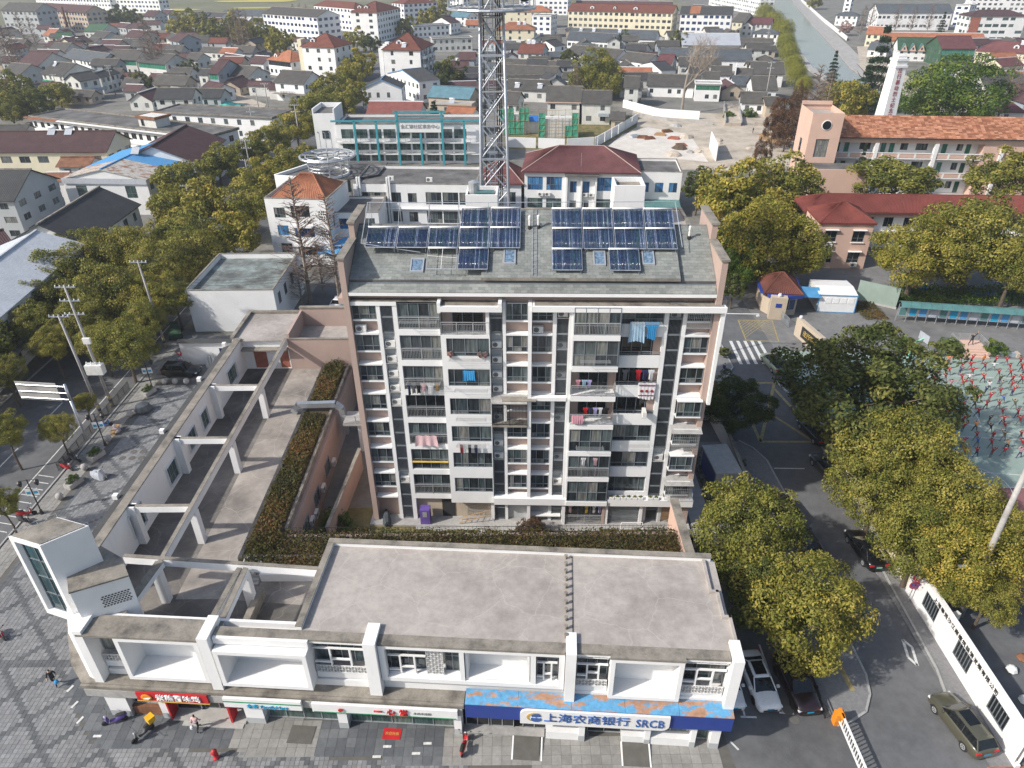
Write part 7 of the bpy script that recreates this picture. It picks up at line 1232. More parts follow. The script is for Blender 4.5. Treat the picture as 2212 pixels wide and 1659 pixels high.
# --- construction hoarding wall and yard
hw=thing('hoarding_wall','long white hoarding wall with dark gaps around the construction yard','wall',at(1095,330));P=[at(1095,318),at(1160,320),at(1222,322),at(1285,318),at(1290,316),at(1335,290),at(1378,264)]
for a,b in zip(P,P[1:]):
    n=max(1,int((b-a).length/5))
    for i in range(n):
        p,q=a.lerp(b,(i+.04)/n)-at(1095,330),a.lerp(b,(i+.96)/n)-at(1095,330);d=(q-p).normalized();nn=Vector((-d.y,d.x,0))*.2;MB().extr([(p.x,p.y),(q.x,q.y),(q.x+nn.x,q.y+nn.y),(p.x+nn.x,p.y+nn.y)],0,2.6).build('panel','white',hw)
def wall_run(name,label,pts,h,mat='white',th=.22,cat='wall',cap=None):
    t=thing(name,label,cat,pts[0]);
    for a,b in zip(pts,pts[1:]):
        p,q=Vector(a)-Vector(pts[0]),Vector(b)-Vector(pts[0]);d=(q-p).normalized();nn=Vector((-d.y,d.x,0))*th;MB().extr([(p.x,p.y),(q.x,q.y),(q.x+nn.x,q.y+nn.y),(p.x+nn.x,p.y+nn.y)],0,h).build('stretch',mat,t)
        if cap:MB().extr([(p.x-nn.x*.3,p.y-nn.y*.3),(q.x-nn.x*.3,q.y-nn.y*.3),(q.x+nn.x*1.3,q.y+nn.y*1.3),(p.x+nn.x*1.3,p.y+nn.y*1.3)],h,h+.1).build('cap',cap,t)
    return t
wall_run('hoarding_wall','second white hoarding near the plane tree behind the yard',[at(1345,232),at(1420,252),at(1510,258)],2.4);wall_run('balustrade','pale stone balustrade along the canal edge of the yard',[at(1365,250),at(1440,262),at(1540,270)],1.0,'concrete')
sc=wall_run('panel_screen','single white panel wall standing in the construction yard',[at(1532,318),at(1545,348)],4.0)
br_=thing('footbridge','small concrete bridge with parapets beside the tiled cottages','bridge',at(1575,240));q=[at(1562,230),at(1592,230),at(1600,272),at(1565,272)];MB().extr([(p-at(1575,240)).xy for p in q],0,.8).build('deck','sand',br_)
for i,j in((0,3),(1,2)):a,b=q[i]-at(1575,240),q[j]-at(1575,240);MB().extr([(a.x,a.y),(b.x,b.y),(b.x+.3,b.y),(a.x+.3,a.y)],.8,1.7).build('parapet','concrete',br_)
# scaffolds with green net
for nm,u,v,w,h in(('green netted scaffold round a wavy white gable',1163,299,11,7),('green netted scaffold beside the radio mast',1078,292,8.5,7.5)):
    p=at(u,v);t=thing('scaffold',nm,'scaffold',p);o=MB()
    for i in range(7):x=w*i/6;o.tube((x,0,0),(x,0,h+rnd.uniform(0,1)),.06,n=4)
    for j in range(5):o.tube((0,0,h*j/4+.3),(w,0,h*j/4+.3+rnd.uniform(-.3,.3)),.05,n=4)
    o.build('poles','wood',t)
    for i in range(6):
        for j in range(2):
            if rnd.random()<.8:V=[];nn=5;[V.append((w/6*(i+a/(nn-1)),.15+rnd.uniform(-.06,.06),h*(j+b/(nn-1))/2.1))for a in range(nn)for b in range(nn)];MB().add(V,[(a*nn+b,(a+1)*nn+b,(a+1)*nn+b+1,a*nn+b+1)for a in range(nn-1)for b in range(nn-1)]).build('net','green_net',t)
    MB().box(.8,w-.8,.5,5,0,h*.72).build('wall_behind','white_old',t)
p=at(1128,288);tag(MB().prism([(0,3.2),(5,3.8),(5,3.9),(0,3.3)],'x',0,7).build('tarpaulin','tarp_blue',None,(p.x,p.y,0)),'bright blue tarpaulin roof between the two scaffolds','tarpaulin');tag(MB().box(.2,6.8,.3,4.8,0,3.2).build('shed','white_old',None,(p.x,p.y,0)),'pale shed under the blue tarpaulin','shed')
# --- obelisk
p=at(1900,297);ob=thing('memorial_obelisk','tall white memorial obelisk with red characters','obelisk',p,math.radians(8));h=18.0;o=MB();b0,b1=2.05,1.5
o.add([(-b0,-b0,0),(b0,-b0,0),(b0,b0,0),(-b0,b0,0),(-b1,-b1,h),(b1,-b1,h),(b1,b1,h),(-b1,b1,h)],[(0,1,5,4),(1,2,6,5),(2,3,7,6),(3,0,4,7),(4,5,6,7)]);o.build('shaft','sign_white',ob)
o=MB();o.extr([(-b1-.25,-b1-.25),(b1+.25,-b1-.25),(b1+.25,b1+.25),(-b1-.25,b1+.25)],h,h+.5);o.extr([(-b1,-b1),(b1,-b1),(b1,b1),(-b1,b1)],h+.5,h+1.6);o.extr([(-b1-.2,-b1-.2),(b1+.2,-b1-.2),(b1+.2,b1+.2),(-b1-.2,b1+.2)],h+1.6,h+2.1);o.extr([(-1.2,-1.2),(1.2,-1.2),(1.2,1.2),(-1.2,1.2)],h+2.1,h+2.8);o.build('crown_cap','sign_white',ob)
for i,ch in enumerate('庄行暴动烈士纪念碑'):z=h-.8-i*1.42;lettering(ch,1.3,'char_red',ob,(0,-(b0+(b1-b0)*z/h)-.02,z),extrude=.06,rx=math.pi/2-.027)
struct(MB().box(-6,6,-5,6,0,.4).build('memorial_terrace','concrete',None,(p.x,p.y+2,0)))
# --- school: long wing with galleries and stair tower
A,L,yaw=frame_from(c3(1000,880),c3(2300,900),12.0);
sm=thing('school_building','long pink and white three-storey school wing with orange tiled roof','school',(A.x,A.y,0),yaw);D=11;L=46;hh=12.0
o=MB();fr=[]
for k in range(3):
    z=.2+k*3.9;fr+=[W_(1.0,z+.1,1.0,2.4,(1,),(1,),'glass_green'),W_(2.9,z+.1,1.0,2.4,(1,),(1,),'glass_green'),W_(6.0,z+1.0,2.2,1.6),W_(10.3,z+.1,1.0,2.4,(1,),(1,),'glass_green'),W_(12.0,z+.1,1.0,2.4,(1,),(1,),'glass_green'),W_(14.2,z+1,1.5,1.6),W_(17.3,z+1,2.3,1.6),W_(22.5,z+.1,1.0,2.4,(1,),(1,),'glass_green'),W_(25.4,z+1,1.2,1.5),W_(27.2,z+.1,1.0,2.4,(1,),(1,),'glass_green'),W_(30.6,z+.8,2.4,2.0,(1,1,1),(.5,1)),W_(35.6,z+.8,2.4,2.0,(1,1,1),(.5,1))]
facade(sm,o,(0,2.4),(L,2.4),0,hh-.3,fr,split=True);o.box(0,L,2.5,D,0,hh-.3);o.build('wall','white',sm)
MB().box(0,L,0,2.4,hh-1.1,hh).build('eave_beam','pink_pale',sm);MB().box(29.6,L,.1,2.39,0,hh-1.11).build('wall','pink_pale',sm)
for k in range(3):
    z=k*3.9;MB().box(0,29.5,-.1,2.39,z-.1,z+.12).build('gallery_floor','white',sm)
    if k:
        MB().box(0,29.5,-.16,-.02,z+1.05,z+1.2).build('handrail','white',sm)
        for i in range(9):MB().box(.3+i*3.3,3.2+i*3.3,-.08,-.0,z+.2,z+1.0).build('gallery_panel','pink_pale',sm);MB().box(3.2+i*3.3,3.55+i*3.3,-.12,.02,z+.12,z+1.049).build('gallery_post','white',sm)
for x in(8.2,20.0,32.9,44):MB().box(x,x+.7,-.25,.6,0,hh-1.11).build('column','white',sm)
o=MB();RL=3;nrow=16;P0,Q0=Vector((-.2,-.5,hh)),Vector((-.2,D*.5,hh+3.2));sl=(Q0-P0)
for r in range(nrow):
    a,b=P0+sl*(r/nrow),P0+sl*((r+1.15)/nrow)
    for c in range(62):x0,x1=c*.76,c*.76+.74;o.add([(x0,a.y,a.z+.07),(x1,a.y,a.z+.07),(x1,b.y,b.z+.01),(x0,b.y,b.z+.01),(x0,a.y,a.z-.02),(x1,a.y,a.z-.02)],[(0,1,2,3),(4,5,1,0)],0,rnd.random())
rf_=o.build('tile_courses','tile_school_orange',sm,tint=True);stuff(rf_);MB().quad((0,D*.5,hh+3.2),(L,D*.5,hh+3.2),(L,D+.5,hh),(0,D+.5,hh)).build('roof_rear','tile_orange',sm);MB().box(0,L,-.75,-.45,hh-.12,hh+.02).build('gutter','black_metal',sm)
# stair tower of the school
T0=inv_s=None;tw_=MB();tx0,tx1=-6.4,-.3
wall_face(tw_,(tx0,-3.4),(tx1,-3.4),0,17.2,[(1.6,4.2,8.6,12.2),(1.6,4.2,4.2,7.2),(1.6,4.2,1.0,3.4)],.25);tw_.quad((tx0,6,0),(tx0,-3.4,0),(tx0,-3.4,17.2),(tx0,6,17.2));tw_.quad((tx1,-3.4,0),(tx1,6,0),(tx1,6,17.2),(tx1,-3.4,17.2));tw_.quad((tx1,6,0),(tx0,6,0),(tx0,6,17.2),(tx1,6,17.2));st=tw_.build('stair_tower','pink_pale',sm)
for z,h in((8.6,3.6),(4.2,3.0),(1.0,2.4)):window(sm,tx0+1.6,-3.2,z,2.6,h,(1,1),(1,1,1),split=False)
for z in(3,8):window(sm,tx0+.0,2.0,z,1.4,3.4,(1,),(1,1),-math.pi/2,split=False)
MB().lathe([(1.0,0),(1.0,.12),(.86,.14)],24).build('round_window','sign_white',sm,((tx0+tx1)/2,-3.38,14.9)).rotation_euler=(math.pi/2,0,0);MB().lathe([(.85,0),(.85,.16)],24).build('round_pane','glass_dark',sm,((tx0+tx1)/2,-3.39,14.9)).rotation_euler=(math.pi/2,0,0)
MB().box(tx0+.2,tx1-.2,-3.2,5.8,15.9,16.1).build('tower_roof','roof_pale',sm);MB().box(tx0,tx1,5.7,6,17.2,17.9).build('tower_parapet','pink_pale',sm)
MB().box(tx0+1,tx1+6,-8.5,-3.6,0,7.5).build('link_block','pink_pale',sm);MB().box(tx0+1.3,tx1+5.7,-8.2,-3.61,7.5,7.55).build('link_roof','roof_dark',sm)
# low school corridor with red roof, pink corner house
A,L,yaw=frame_from(c3(850,1330),c3(1245,1430),8.2);B=at(*c3(905,1440),7.6);C_=at(*c3(1250,1445),7.6);d=(C_-B).xy;L=d.length;yaw=math.atan2(d.y,d.x)
ph=box_building('school_house','pink two-storey school house with red hip roof and dark windows',(B.x,B.y),yaw,L,7.5,7.6,'pink_pale','roof_dark',front=[W_(1.0,4.6,1.9,1.9,(1,1),(.5,1),'glass_dark'),W_(L-3.0,4.6,1.9,1.9,(1,1),(.5,1),'glass_dark'),W_(1.0,1.0,1.9,1.9,(1,1),(.5,1),'glass_dark'),W_(L-3.0,1.0,1.9,1.9,(1,1),(.5,1),'glass_dark')],right=[W_(2,4.4,1.2,2,(1,),(1,),'glass_dark')],par=0);hiproof(ph,-.3,L+.3,-.3,7.8,7.8,2.2,'tile_school',pitch=.25)
for x in(.9,L-3.1):
    for z in(6.6,3.0):MB().box(x,x+2.1,-.5,-.01,z,z+.1).build('window_hood','white',ph)
    MB().box(x,x+2.1,-.2,-.01,4.45,4.55).build('sill','white',ph)
aircon('white air conditioner under the pink school house window',ph,(1.9,-.4,3.5),0,s=1.3);aircon('white air conditioner low on the pink school house',ph,(L-1.8,-.4,.4),0,s=1.2)
cr_=thing('school_corridor','long red-roofed school corridor behind the pink house','school',(B.x+5,B.y+8.2,0),yaw);L2=46
o=MB();facade(cr_,o,(0,1.6),(L2,1.6),0,6.6,[W_(3.0+i*3.4,3.8,1.6,2.2,(1,1),(1,),'glass_dark')for i in range(12)]+[W_(3.0+i*3.4,.6,1.6,2.2,(1,1),(1,),'glass_dark')for i in range(12)]);o.box(0,L2,1.8,7,0,6.6);o.build('wall','white',cr_);MB().box(0,L2,.2,1.59,5.9,6.7).build('eave_beam','pink_pale',cr_);MB().box(0,L2,.3,1.59,2.9,3.2).build('gallery_floor','white',cr_);hiproof(cr_,-4.5,L2,-.4,7.6,6.9,2.0,'tile_school',pitch=.25)
# --- guard house, gate, container, notice shelter
gh=thing('guard_house','small tiled guard house with red-brown hip roof at the school gate','guard house',(36.6,94.6,0),math.radians(-8));MB().extr([(0,0),(.8,-1.2),(2.2,-1.6),(4.6,-1.0),(5,4.5),(0,4.5)],0,2.9).build('wall','tan_wall',gh);o=MB();window(gh,.75,-1.3,1.0,1.5,1.6,(1,1,1),(1,),math.radians(-15),gm='glass_navy',fm='alu_pale',split=True);window(gh,2.6,-1.58,.9,1.8,1.7,(1,1),(1,),math.radians(14),gm='glass_navy',fm='alu_pale',split=True);MB().extr([(-.5,-.3),(.6,-1.8),(2.2,-2.2),(5.2,-1.5),(5.6,5),(-.5,5)],2.9,3.3).build('blue_fascia','bank_blue',gh);hiproof(gh,-.2,5.2,-1.4,5,3.4,2.0,'tile_brown',pitch=.3);aircon('air conditioner on the guard house roof edge',gh,(5.6,2,2.2),math.pi/2);MB().prism([(0,2.4),(2.4,3.0),(2.4,3.06),(0,2.46)],'x',5.4,8.2).build('blue_awning','blue_steel',gh)
gp=thing('gate_pillar','stone gate pillar with blue plate before the guard house','pillar',(38.0,92.0,0),math.radians(-10));MB().box(-1.1,1.1,-.5,.5,0,3.4).build('shaft','tan_wall',gp);MB().box(-.4,.4,-.54,-.51,1.9,2.5).build('plate','bank_blue',gp);MB().lathe([(.2,3.4),(.28,3.6),(.2,3.85)],10).build('lamp','lamp_glass',gp)
gt=thing('folding_gate','retracted steel folding gate of the school','gate',(38.9,89.0,0),math.radians(-82));
for i in range(12):MB().tube((-3+i*.25,0,.05),(-2.9+i*.25,0,1.4),.03,n=4).tube((-3+i*.25,0,1.4),(-2.8+i*.25,0,.05),.03,n=4).build('gate_bar','galv',gt)
sw_=thing('name_wall','stone school name wall with gold characters on black panel','wall',(39.2,87.0,0),math.radians(-80));MB().box(0,6.2,-.3,.3,0,2.6).build('wall','tan_wall',sw_);MB().box(1.6,6.0,-.34,-.31,.5,2.1).build('panel','black_metal',sw_);lettering('庄行学校',.85,'gold',sw_,(3.8,-.36,1.3),extrude=.02);MB().lathe([(.2,2.6),(.26,2.8),(.2,3.0)],10,c=(.4,0)).build('lamp','lamp_glass',sw_)
ct=thing('site_container','white portable cabin with blue frame beside the guard house','container',(44.5,93.9,0),math.radians(-6));MB().box(.05,5.35,.05,5.6,.1,2.7).build('body','sign_white',ct);o=MB()
for x in(0,5.3):
    for y in(0,5.55):MB().box(x,x+.12,y,y+.12,0,2.8).build('corner_post','blue_steel',ct)
MB().box(.0,5.42,-.02,.04,2.65,2.78).build('rail','blue_steel',ct);MB().box(.0,5.42,-.02,.04,.02,.12).build('rail','blue_steel',ct);MB().prism([(0,2.72),(2.8,3.05),(5.65,2.72)],'x',0,5.42).build('roof','sign_white',ct)
for i in range(4):MB().box(1.0+i*1.05,1.85+i*1.05,.0,.045,1.5,2.3).build('poster','letter_white',ct)
window(ct,-.0,4.6,1.0,1.0,1.1,(1,),(1,),-math.pi/2,split=False)
A=at(*c6(1380,430));B=at(*c6(2300,495));L=(B-A).length;yaw=math.atan2(B.y-A.y,B.x-A.x);nb=thing('notice_shelter','long notice board shelter with curved aqua roof facing the court','shelter',A,yaw);n=14
for i in range(n):
    x=L*i/n;MB().tube((x,0,0),(x,0,2.7),.05,n=5).build('post','galv',nb)
    if i<n:MB().box(x+.12,x+L/n-.12,-.05,.05,.9,2.2).build('board','blue_grey_wall',nb);MB().box(x+.22,x+L/n-.22,-.065,-.052,1.0,2.1).build('poster',('aqua_roof','cyan_sign','tile_blue','tin')[i%4],nb)
    pts=[(-.9+1.8*k/6,2.55+.55*math.sin(math.pi*k/6))for k in range(7)];MB().prism(pts+[(p[0],p[1]-.05)for p in pts[::-1]],'x',x+.02,x+L/n-.02).build('roof_sheet','aqua_roof',nb)
gl=thing('glass_memorial_wall','upright green glass wall behind the flower bed','wall',(52.0,98.0,0),math.radians(-35));MB().box(0,5.6,-.12,.12,.2,3.2).build('panel','glass_green_solid' if 'glass_green_solid' in MATS else 'court_green',gl);MB().box(-.1,5.7,-.2,.2,0,.25).build('base','slab_stone',gl)
# speaking platform
sp_=thing('speaking_platform','raised stone platform with steps and railings before the students','platform',(58.4,80.0,0),math.radians(-5));MB().box(-.2,3.5,1.2,3.8,0,.75).build('deck','pink_pale',sp_)
for i in range(3):MB().box(-.2,3.4,.0+i*.4,.4+i*.4,0,.2+i*.2).build('step','pink_pale',sp_)
railing(3.6,-.2,3.75,.75,1.0,'alu_pale',sp_);railing(2.5,-.15,1.3,.75,1.0,'alu_pale',sp_,math.pi/2);railing(2.5,3.45,1.3,.75,1.0,'alu_pale',sp_,math.pi/2)
for x0,x1 in((-4.2,-.4),(3.7,7.0)):MB().box(x0,x1,.8,1.1,0,.55).build('bed_wall','blue_grey_wall',sp_);MB().box(x0-.4,x0,.6,1.4,0,.6).build('bed_pier','tan_wall',sp_);MB().box(x1,x1+.35,.6,1.4,0,.6).build('bed_pier','tan_wall',sp_)
# ping-pong tables
for i,(u,v)in enumerate(((1975,618),(2128,634))):
    p=at(u,v,.76);tt=thing('table_tennis_table','blue outdoor table tennis table under the school trees, '+('nearer the glass wall' if i==0 else 'nearer the picture edge'),'table',(p.x,p.y,0),-.1);MB().box(-1.9,1.9,-.9,.9,.70,.76).build('table_top','tarp_blue',tt);[MB().box(x-.1,x+.1,-.6,.6,0,.70).build('leg','concrete',tt)for x in(-1.1,1.1)];MB().box(-.02,.02,-.9,.9,.76,.9).build('net','red',tt)
# utility hut, box and small wall by the apartment corner
uh=box_building('utility_hut','small white hut with rusty roof strip beside the apartment',(18.2,66.5),math.radians(-3),4.6,3.6,2.9,'white_old','rusty',par=.05);aircon('white air conditioner on the small white hut',uh,(1.6,-.4,.9),0,s=1.0);MB().prism([(-.2,2.9),(3.6,3.2),(3.6,3.26),(-.2,2.96)],'x',-.2,5).build('roof_sheet','rusty',uh)
ub=thing('transformer_box','grey-white metal utility box with blue side beside the path','utility box',(19.6,53.5,0),math.radians(4));MB().box(0,2.4,0,4.4,.1,2.6).build('cabinet','concrete',ub);MB().box(-.03,-.002,.3,4.1,.3,2.3).build('door','bank_blue',ub);MB().box(-.1,2.5,-.1,4.5,2.6,2.75).build('roof','slab_stone',ub)
wall_run('garden_wall','low concrete wall between the hut and the clipped bushes',[(22.3,66.8,0),(22.6,61,0),(22.4,52,0)],2.2,'concrete',cap='coping')
# ================================================================== CARS
def loft(o,rings,m=0,closed=False):
    n=len(rings[0]);b=len(o.v);vs=[p for r in rings for p in r];fs=[(i*n+j,i*n+j+1,(i+1)*n+j+1,(i+1)*n+j)for i in range(len(rings)-1)for j in range(n-1)];fs+=[tuple(range(n-1,-1,-1)),tuple((len(rings)-1)*n+j for j in range(n))];o.add(vs,fs,m)
_CW={}
def car(label,paint,x,y,rz,kind='sedan',plate='cyan_sign',sunroof=False,roof=None,shade=False,group=None):
    """front points to local -Y; stands on the road"""
    t=thing('car',label,'car',(x,y,.01),rz,group);suv=kind=='suv';L,W,Hh=(4.65,.93,1.66)if suv else(4.72,.91,1.44);bh=1.06 if suv else .94
    st=[(-L/2,.30,.62,.70),(-L/2+.06,.24,.74,.86),(-L/2+.3,.2,.80 if not suv else .88,.95),(-1.2,.2,bh-.02,1),(-.4,.2,bh,1),(1.2,.2,bh+.04,1),(L/2-.5,.22,bh+.06,.98),(L/2-.1,.28,bh+.02,.90),(L/2,.34,.72,.78)]
    o=MB();rings=[]
    for yy,lo,hi,k in st:
        w=W*k;half=[(w*.90,lo),(w,lo+.14),(w,lo+(hi-lo)*.55),(w*.965,hi-.10),(w*.88,hi-.02),(w*.5,hi+.025),(0,hi+.035)];rings.append([(a,yy,z)for a,z in half]+[(-a,yy,z)for a,z in half[-2::-1]])
    loft(o,rings);o.build('body',paint,t,smooth=True)
    f0,f1,r1,r0=(-1.15,-.42,1.75,L/2-.12)if suv else(-1.22,-.32,1.05,L/2-.62);wb,wt=W*.86,W*.66;zb,zt=bh-.01,Hh-.05
    Bp=[(-wb,f0,zb),(wb,f0,zb),(wb,r0,zb+.04),(-wb,r0,zb+.04)];Tp=[(-wt,f1,zt),(wt,f1,zt),(wt,r1,zt),(-wt,r1,zt)]
    for nm,i,j in(('windscreen',0,1),('side_window',1,2),('rear_window',2,3),('side_window',3,0)):MB().quad(Bp[i],Bp[j],Tp[j],Tp[i]).build(nm,'glass_car',t)
    rp=roof or paint;o=MB();loft(o,[[(k*wt*1.03,yy,zt-.02),(k*wt*.8,yy,zt+dz),(0,yy,zt+dz+.03),(-k*wt*.8,yy,zt+dz),(-k*wt*1.03,yy,zt-.02)]for yy,k,dz in((f1-.06,.96,0),(f1+.2,1,.04),(r1-.25,1,.04),(r1+.06,.95,0))]);o.build('roof',rp,t,smooth=True)
    for i in range(4):MB().tube(Bp[i],Tp[i],.045,n=5).build('pillar',rp,t)
    for s in(-1,1):ym=(f1+r1)/2;MB().tube((s*wb,ym+.1,zb),(s*wt,ym,zt),.035,n=4).build('pillar','dark_plastic',t);MB().box(s*W-(.0 if s>0 else .2),s*W+(.2 if s>0 else .0),f0+.25,f0+.42,bh-.02,bh+.12).build('mirror',paint,t);MB().box(s*.66-.19,s*.66+.19,-L/2+.05,-L/2+.25,.60,.72).build('headlight','lamp_glass',t);MB().box(s*.66-.17,s*.66+.17,L/2-.16,L/2+.0,.78,.92).build('taillight','red',t)
    if sunroof:MB().box(-.42,.42,f1+.15,f1+1.25,zt+.075,zt+.085).build('sunroof','glass_car',t)
    if shade:MB().quad((-wb*.85,f0+.12,zb+.07),(wb*.85,f0+.12,zb+.07),(wt*.9,f1-.02,zt-.02),(-wt*.9,f1-.02,zt-.02)).build('sun_shade','tin',t)
    for s in(-1,1):MB().box(-.24,.24,s*L/2-(.03 if s>0 else .02),s*L/2+(.02 if s>0 else .03),.52 if s<0 else .60,.63 if s<0 else .74).build('plate',plate,t)
    MB().box(-.5,.5,-L/2-.02,-L/2+.05,.34,.50).build('grille','black_metal',t)
    if 'w' not in _CW:
        o=MB();o.lathe([(.22,-.11),(.33,-.10),(.34,0),(.33,.10),(.22,.11)],20);c=MB();c.lathe([(.22,-.10),(.20,-.115),(.05,-.10)],20);[c.tube((0,0,-.105),(.19*math.cos(a),.19*math.sin(a),-.11),.028,n=4)for a in[k*1.2566 for k in range(5)]];_CW['w']=(o.mesh('tyre','rubber',True),c.mesh('rim','alu_pale'))
    for s in(-1,1):
        for yy in(-L/2+.92,L/2-.98):
            w=put('wheel',_CW['w'][0],t,(s*(W-.10),yy,.34));w.rotation_euler=(0,math.pi/2*(-1 if s>0 else 1)*-1,0);put('rim',_CW['w'][1],w).rotation_euler=(0,math.pi if s>0 else 0,0);MB().add([(s*(W+.004),yy+.40*math.cos(math.pi*i/10),.30+.40*math.sin(math.pi*i/10))for i in range(11)],[tuple(range(11))]).build('wheel_arch','black_metal',t)
    return t
for k,c,m in(('white',(.78,.78,.78),0),('maroon',(.022,.011,.013),.2),('black',(.012,.013,.014),.2),('olive',(.14,.135,.095),.5),('grey',(.07,.075,.08),.4),('mint',(.30,.36,.28),.2),('silver',(.45,.46,.47),.5)):paintm('car_'+k,c,.28,m)
car('white sedan with dark sunroof parked beside the shop building','car_white',17.7,32.5,math.radians(4),sunroof=True);car('dark maroon car with sun shade behind its windscreen','car_maroon',20.3,32.2,math.radians(6),'suv',shade=True);car('white car mostly hidden behind the shop corner','car_white',15.25,32.6,math.radians(3));car('black electric sedan with green plate stopped on the road','car_black',31.0,45.5,math.radians(184),plate='mint',sunroof=True);car('olive-grey estate car with dark sunroof by the white text wall','car_olive',30.5,29.0,math.radians(191),'suv',sunroof=True)
for u,v,rz,p,kd,lb in[(1760,930,190,'car_black','sedan','black car under the huge dark tree, nearest the yellow marking'),(1790,1010,190,'car_grey','sedan','grey car under the trees, between two black cars'),(1690,1095,190,'car_black','suv','black car by the kerb behind the garden camphor'),(1738,1165,190,'car_grey','sedan','dark car half hidden behind the broad camphor tree'),(1672,782,188,'car_mint','suv','pale green car with black roof waiting at the school gate')]:q=at(u,v,.7);car(lb,p,q.x,q.y,math.radians(rz),kd,roof='car_black' if 'mint' in p else None)
car('black off-road car parked by the white garden wall','car_black',-41.7,77.4,math.radians(88),'suv');q=at(735,660);car('white car in the yard behind the bare redwoods','car_white',q.x,q.y,math.radians(170))
# ================================================================== PEOPLE
def V_of(p):v=Vector(p)-Vector((0,0,CAM_H));c=v.dot(FW);return 1106+FPX*v.dot(RT)/c,829.5-FPX*v.dot(UP)/c
bnd=[(760,1975),(800,2000),(850,2022),(905,2062),(950,2072),(1000,2082),(1050,2100),(1100,2150)]
r_=random.Random(3)
for j in range(14):
    i_=0
    for i in range(22):
        x=45+i*1.5+(j%2)*.6+r_.uniform(-.25,.25);y=78.6-j*1.52-(x-55)*.07+r_.uniform(-.25,.25);u,v=V_of((x,y,1.0));b=2160
        for(v0,u0),(v1,u1)in zip(bnd,bnd[1:]):
            if v0<=v<=v1:b=u0+(u1-u0)*(v-v0)/(v1-v0)
        if v<760:b=1990
        if u<b-8 or u>2235 or v>1050 or r_.random()<.07:continue
        top=r_.choices(['red','crimson','white','black','navy','blue','pink','orange','olive','grey','tan'],[52,16,8,6,4,3,3,3,2,3,2])[0];i_+=1
        person('student in '+top+' top, '+ORD(j)+' exercise row from the platform, '+ORD(min(19,i_-1))+' from the trees',(x,y,.02),r_.uniform(-.35,.35)+math.pi,r_.choices(['stretch','stretch2','arms_up','wide','lean_wide','stand'],[50,14,10,10,12,4])[0],top,r_.choice(['grey','grey','grey','navy','black']),r_.uniform(.76,.88),'students exercising on the green court')
person('person in black on the raised platform leading the exercise',(60.4,82.2,.78),.2,'lean_wide','black','black',1.0);person('person in black standing behind the pale green car at the gate',at(1667,795),1.0,'stand','black','black',1.0);person('person in dark blue crouched on a scooter by the crosswalk kerb',at(1562,803),2.0,'sit','navy','navy',1.0)
person('person in dark suit walking across the plaza with a blue bag',(-33.6,32.9,.03),.4,'walk','black','black',1.05);person('person in white and pink jacket with a pale bag before the snack shop',(-21.8,29.3,.04),3.0,'walk','rose','black',1.0);person('person in black in the snack shop doorway',(-21.9,31.0,.16),2.5,'walk','black','navy',1.0);person('person in white shirt seated on the bench by the street',(-44.2,64.9,.02),1.6,'sit','white','lilac',1.0)
for i,(u,v,c)in enumerate([(1626,288,'black'),(1643,308,'black'),(1711,282,'olive'),(1382,222,'red'),(1402,210,'black'),(1700,312,'orange')]):person('construction worker in '+c+' in the yard, '+ORD(i)+' listed from the panel wall',at(u,v),r_.uniform(0,6),'stand',c,'navy',1.0,'construction workers')
# carried bags
o=MB().lathe([(.10,0),(.16,.08),(.14,.26),(.04,.36)],10);tag(o.build('bag','cloth_sky',None,(-33.3,32.75,.45)),'blue plastic bag in the hand of the walker in dark suit','bag');tag(MB().lathe([(.08,0),(.13,.06),(.12,.22),(.03,.3)],10).build('bag','cloth_white',None,(-22.05,29.1,.5)),'pale bag in the hand of the person before the snack shop','bag')
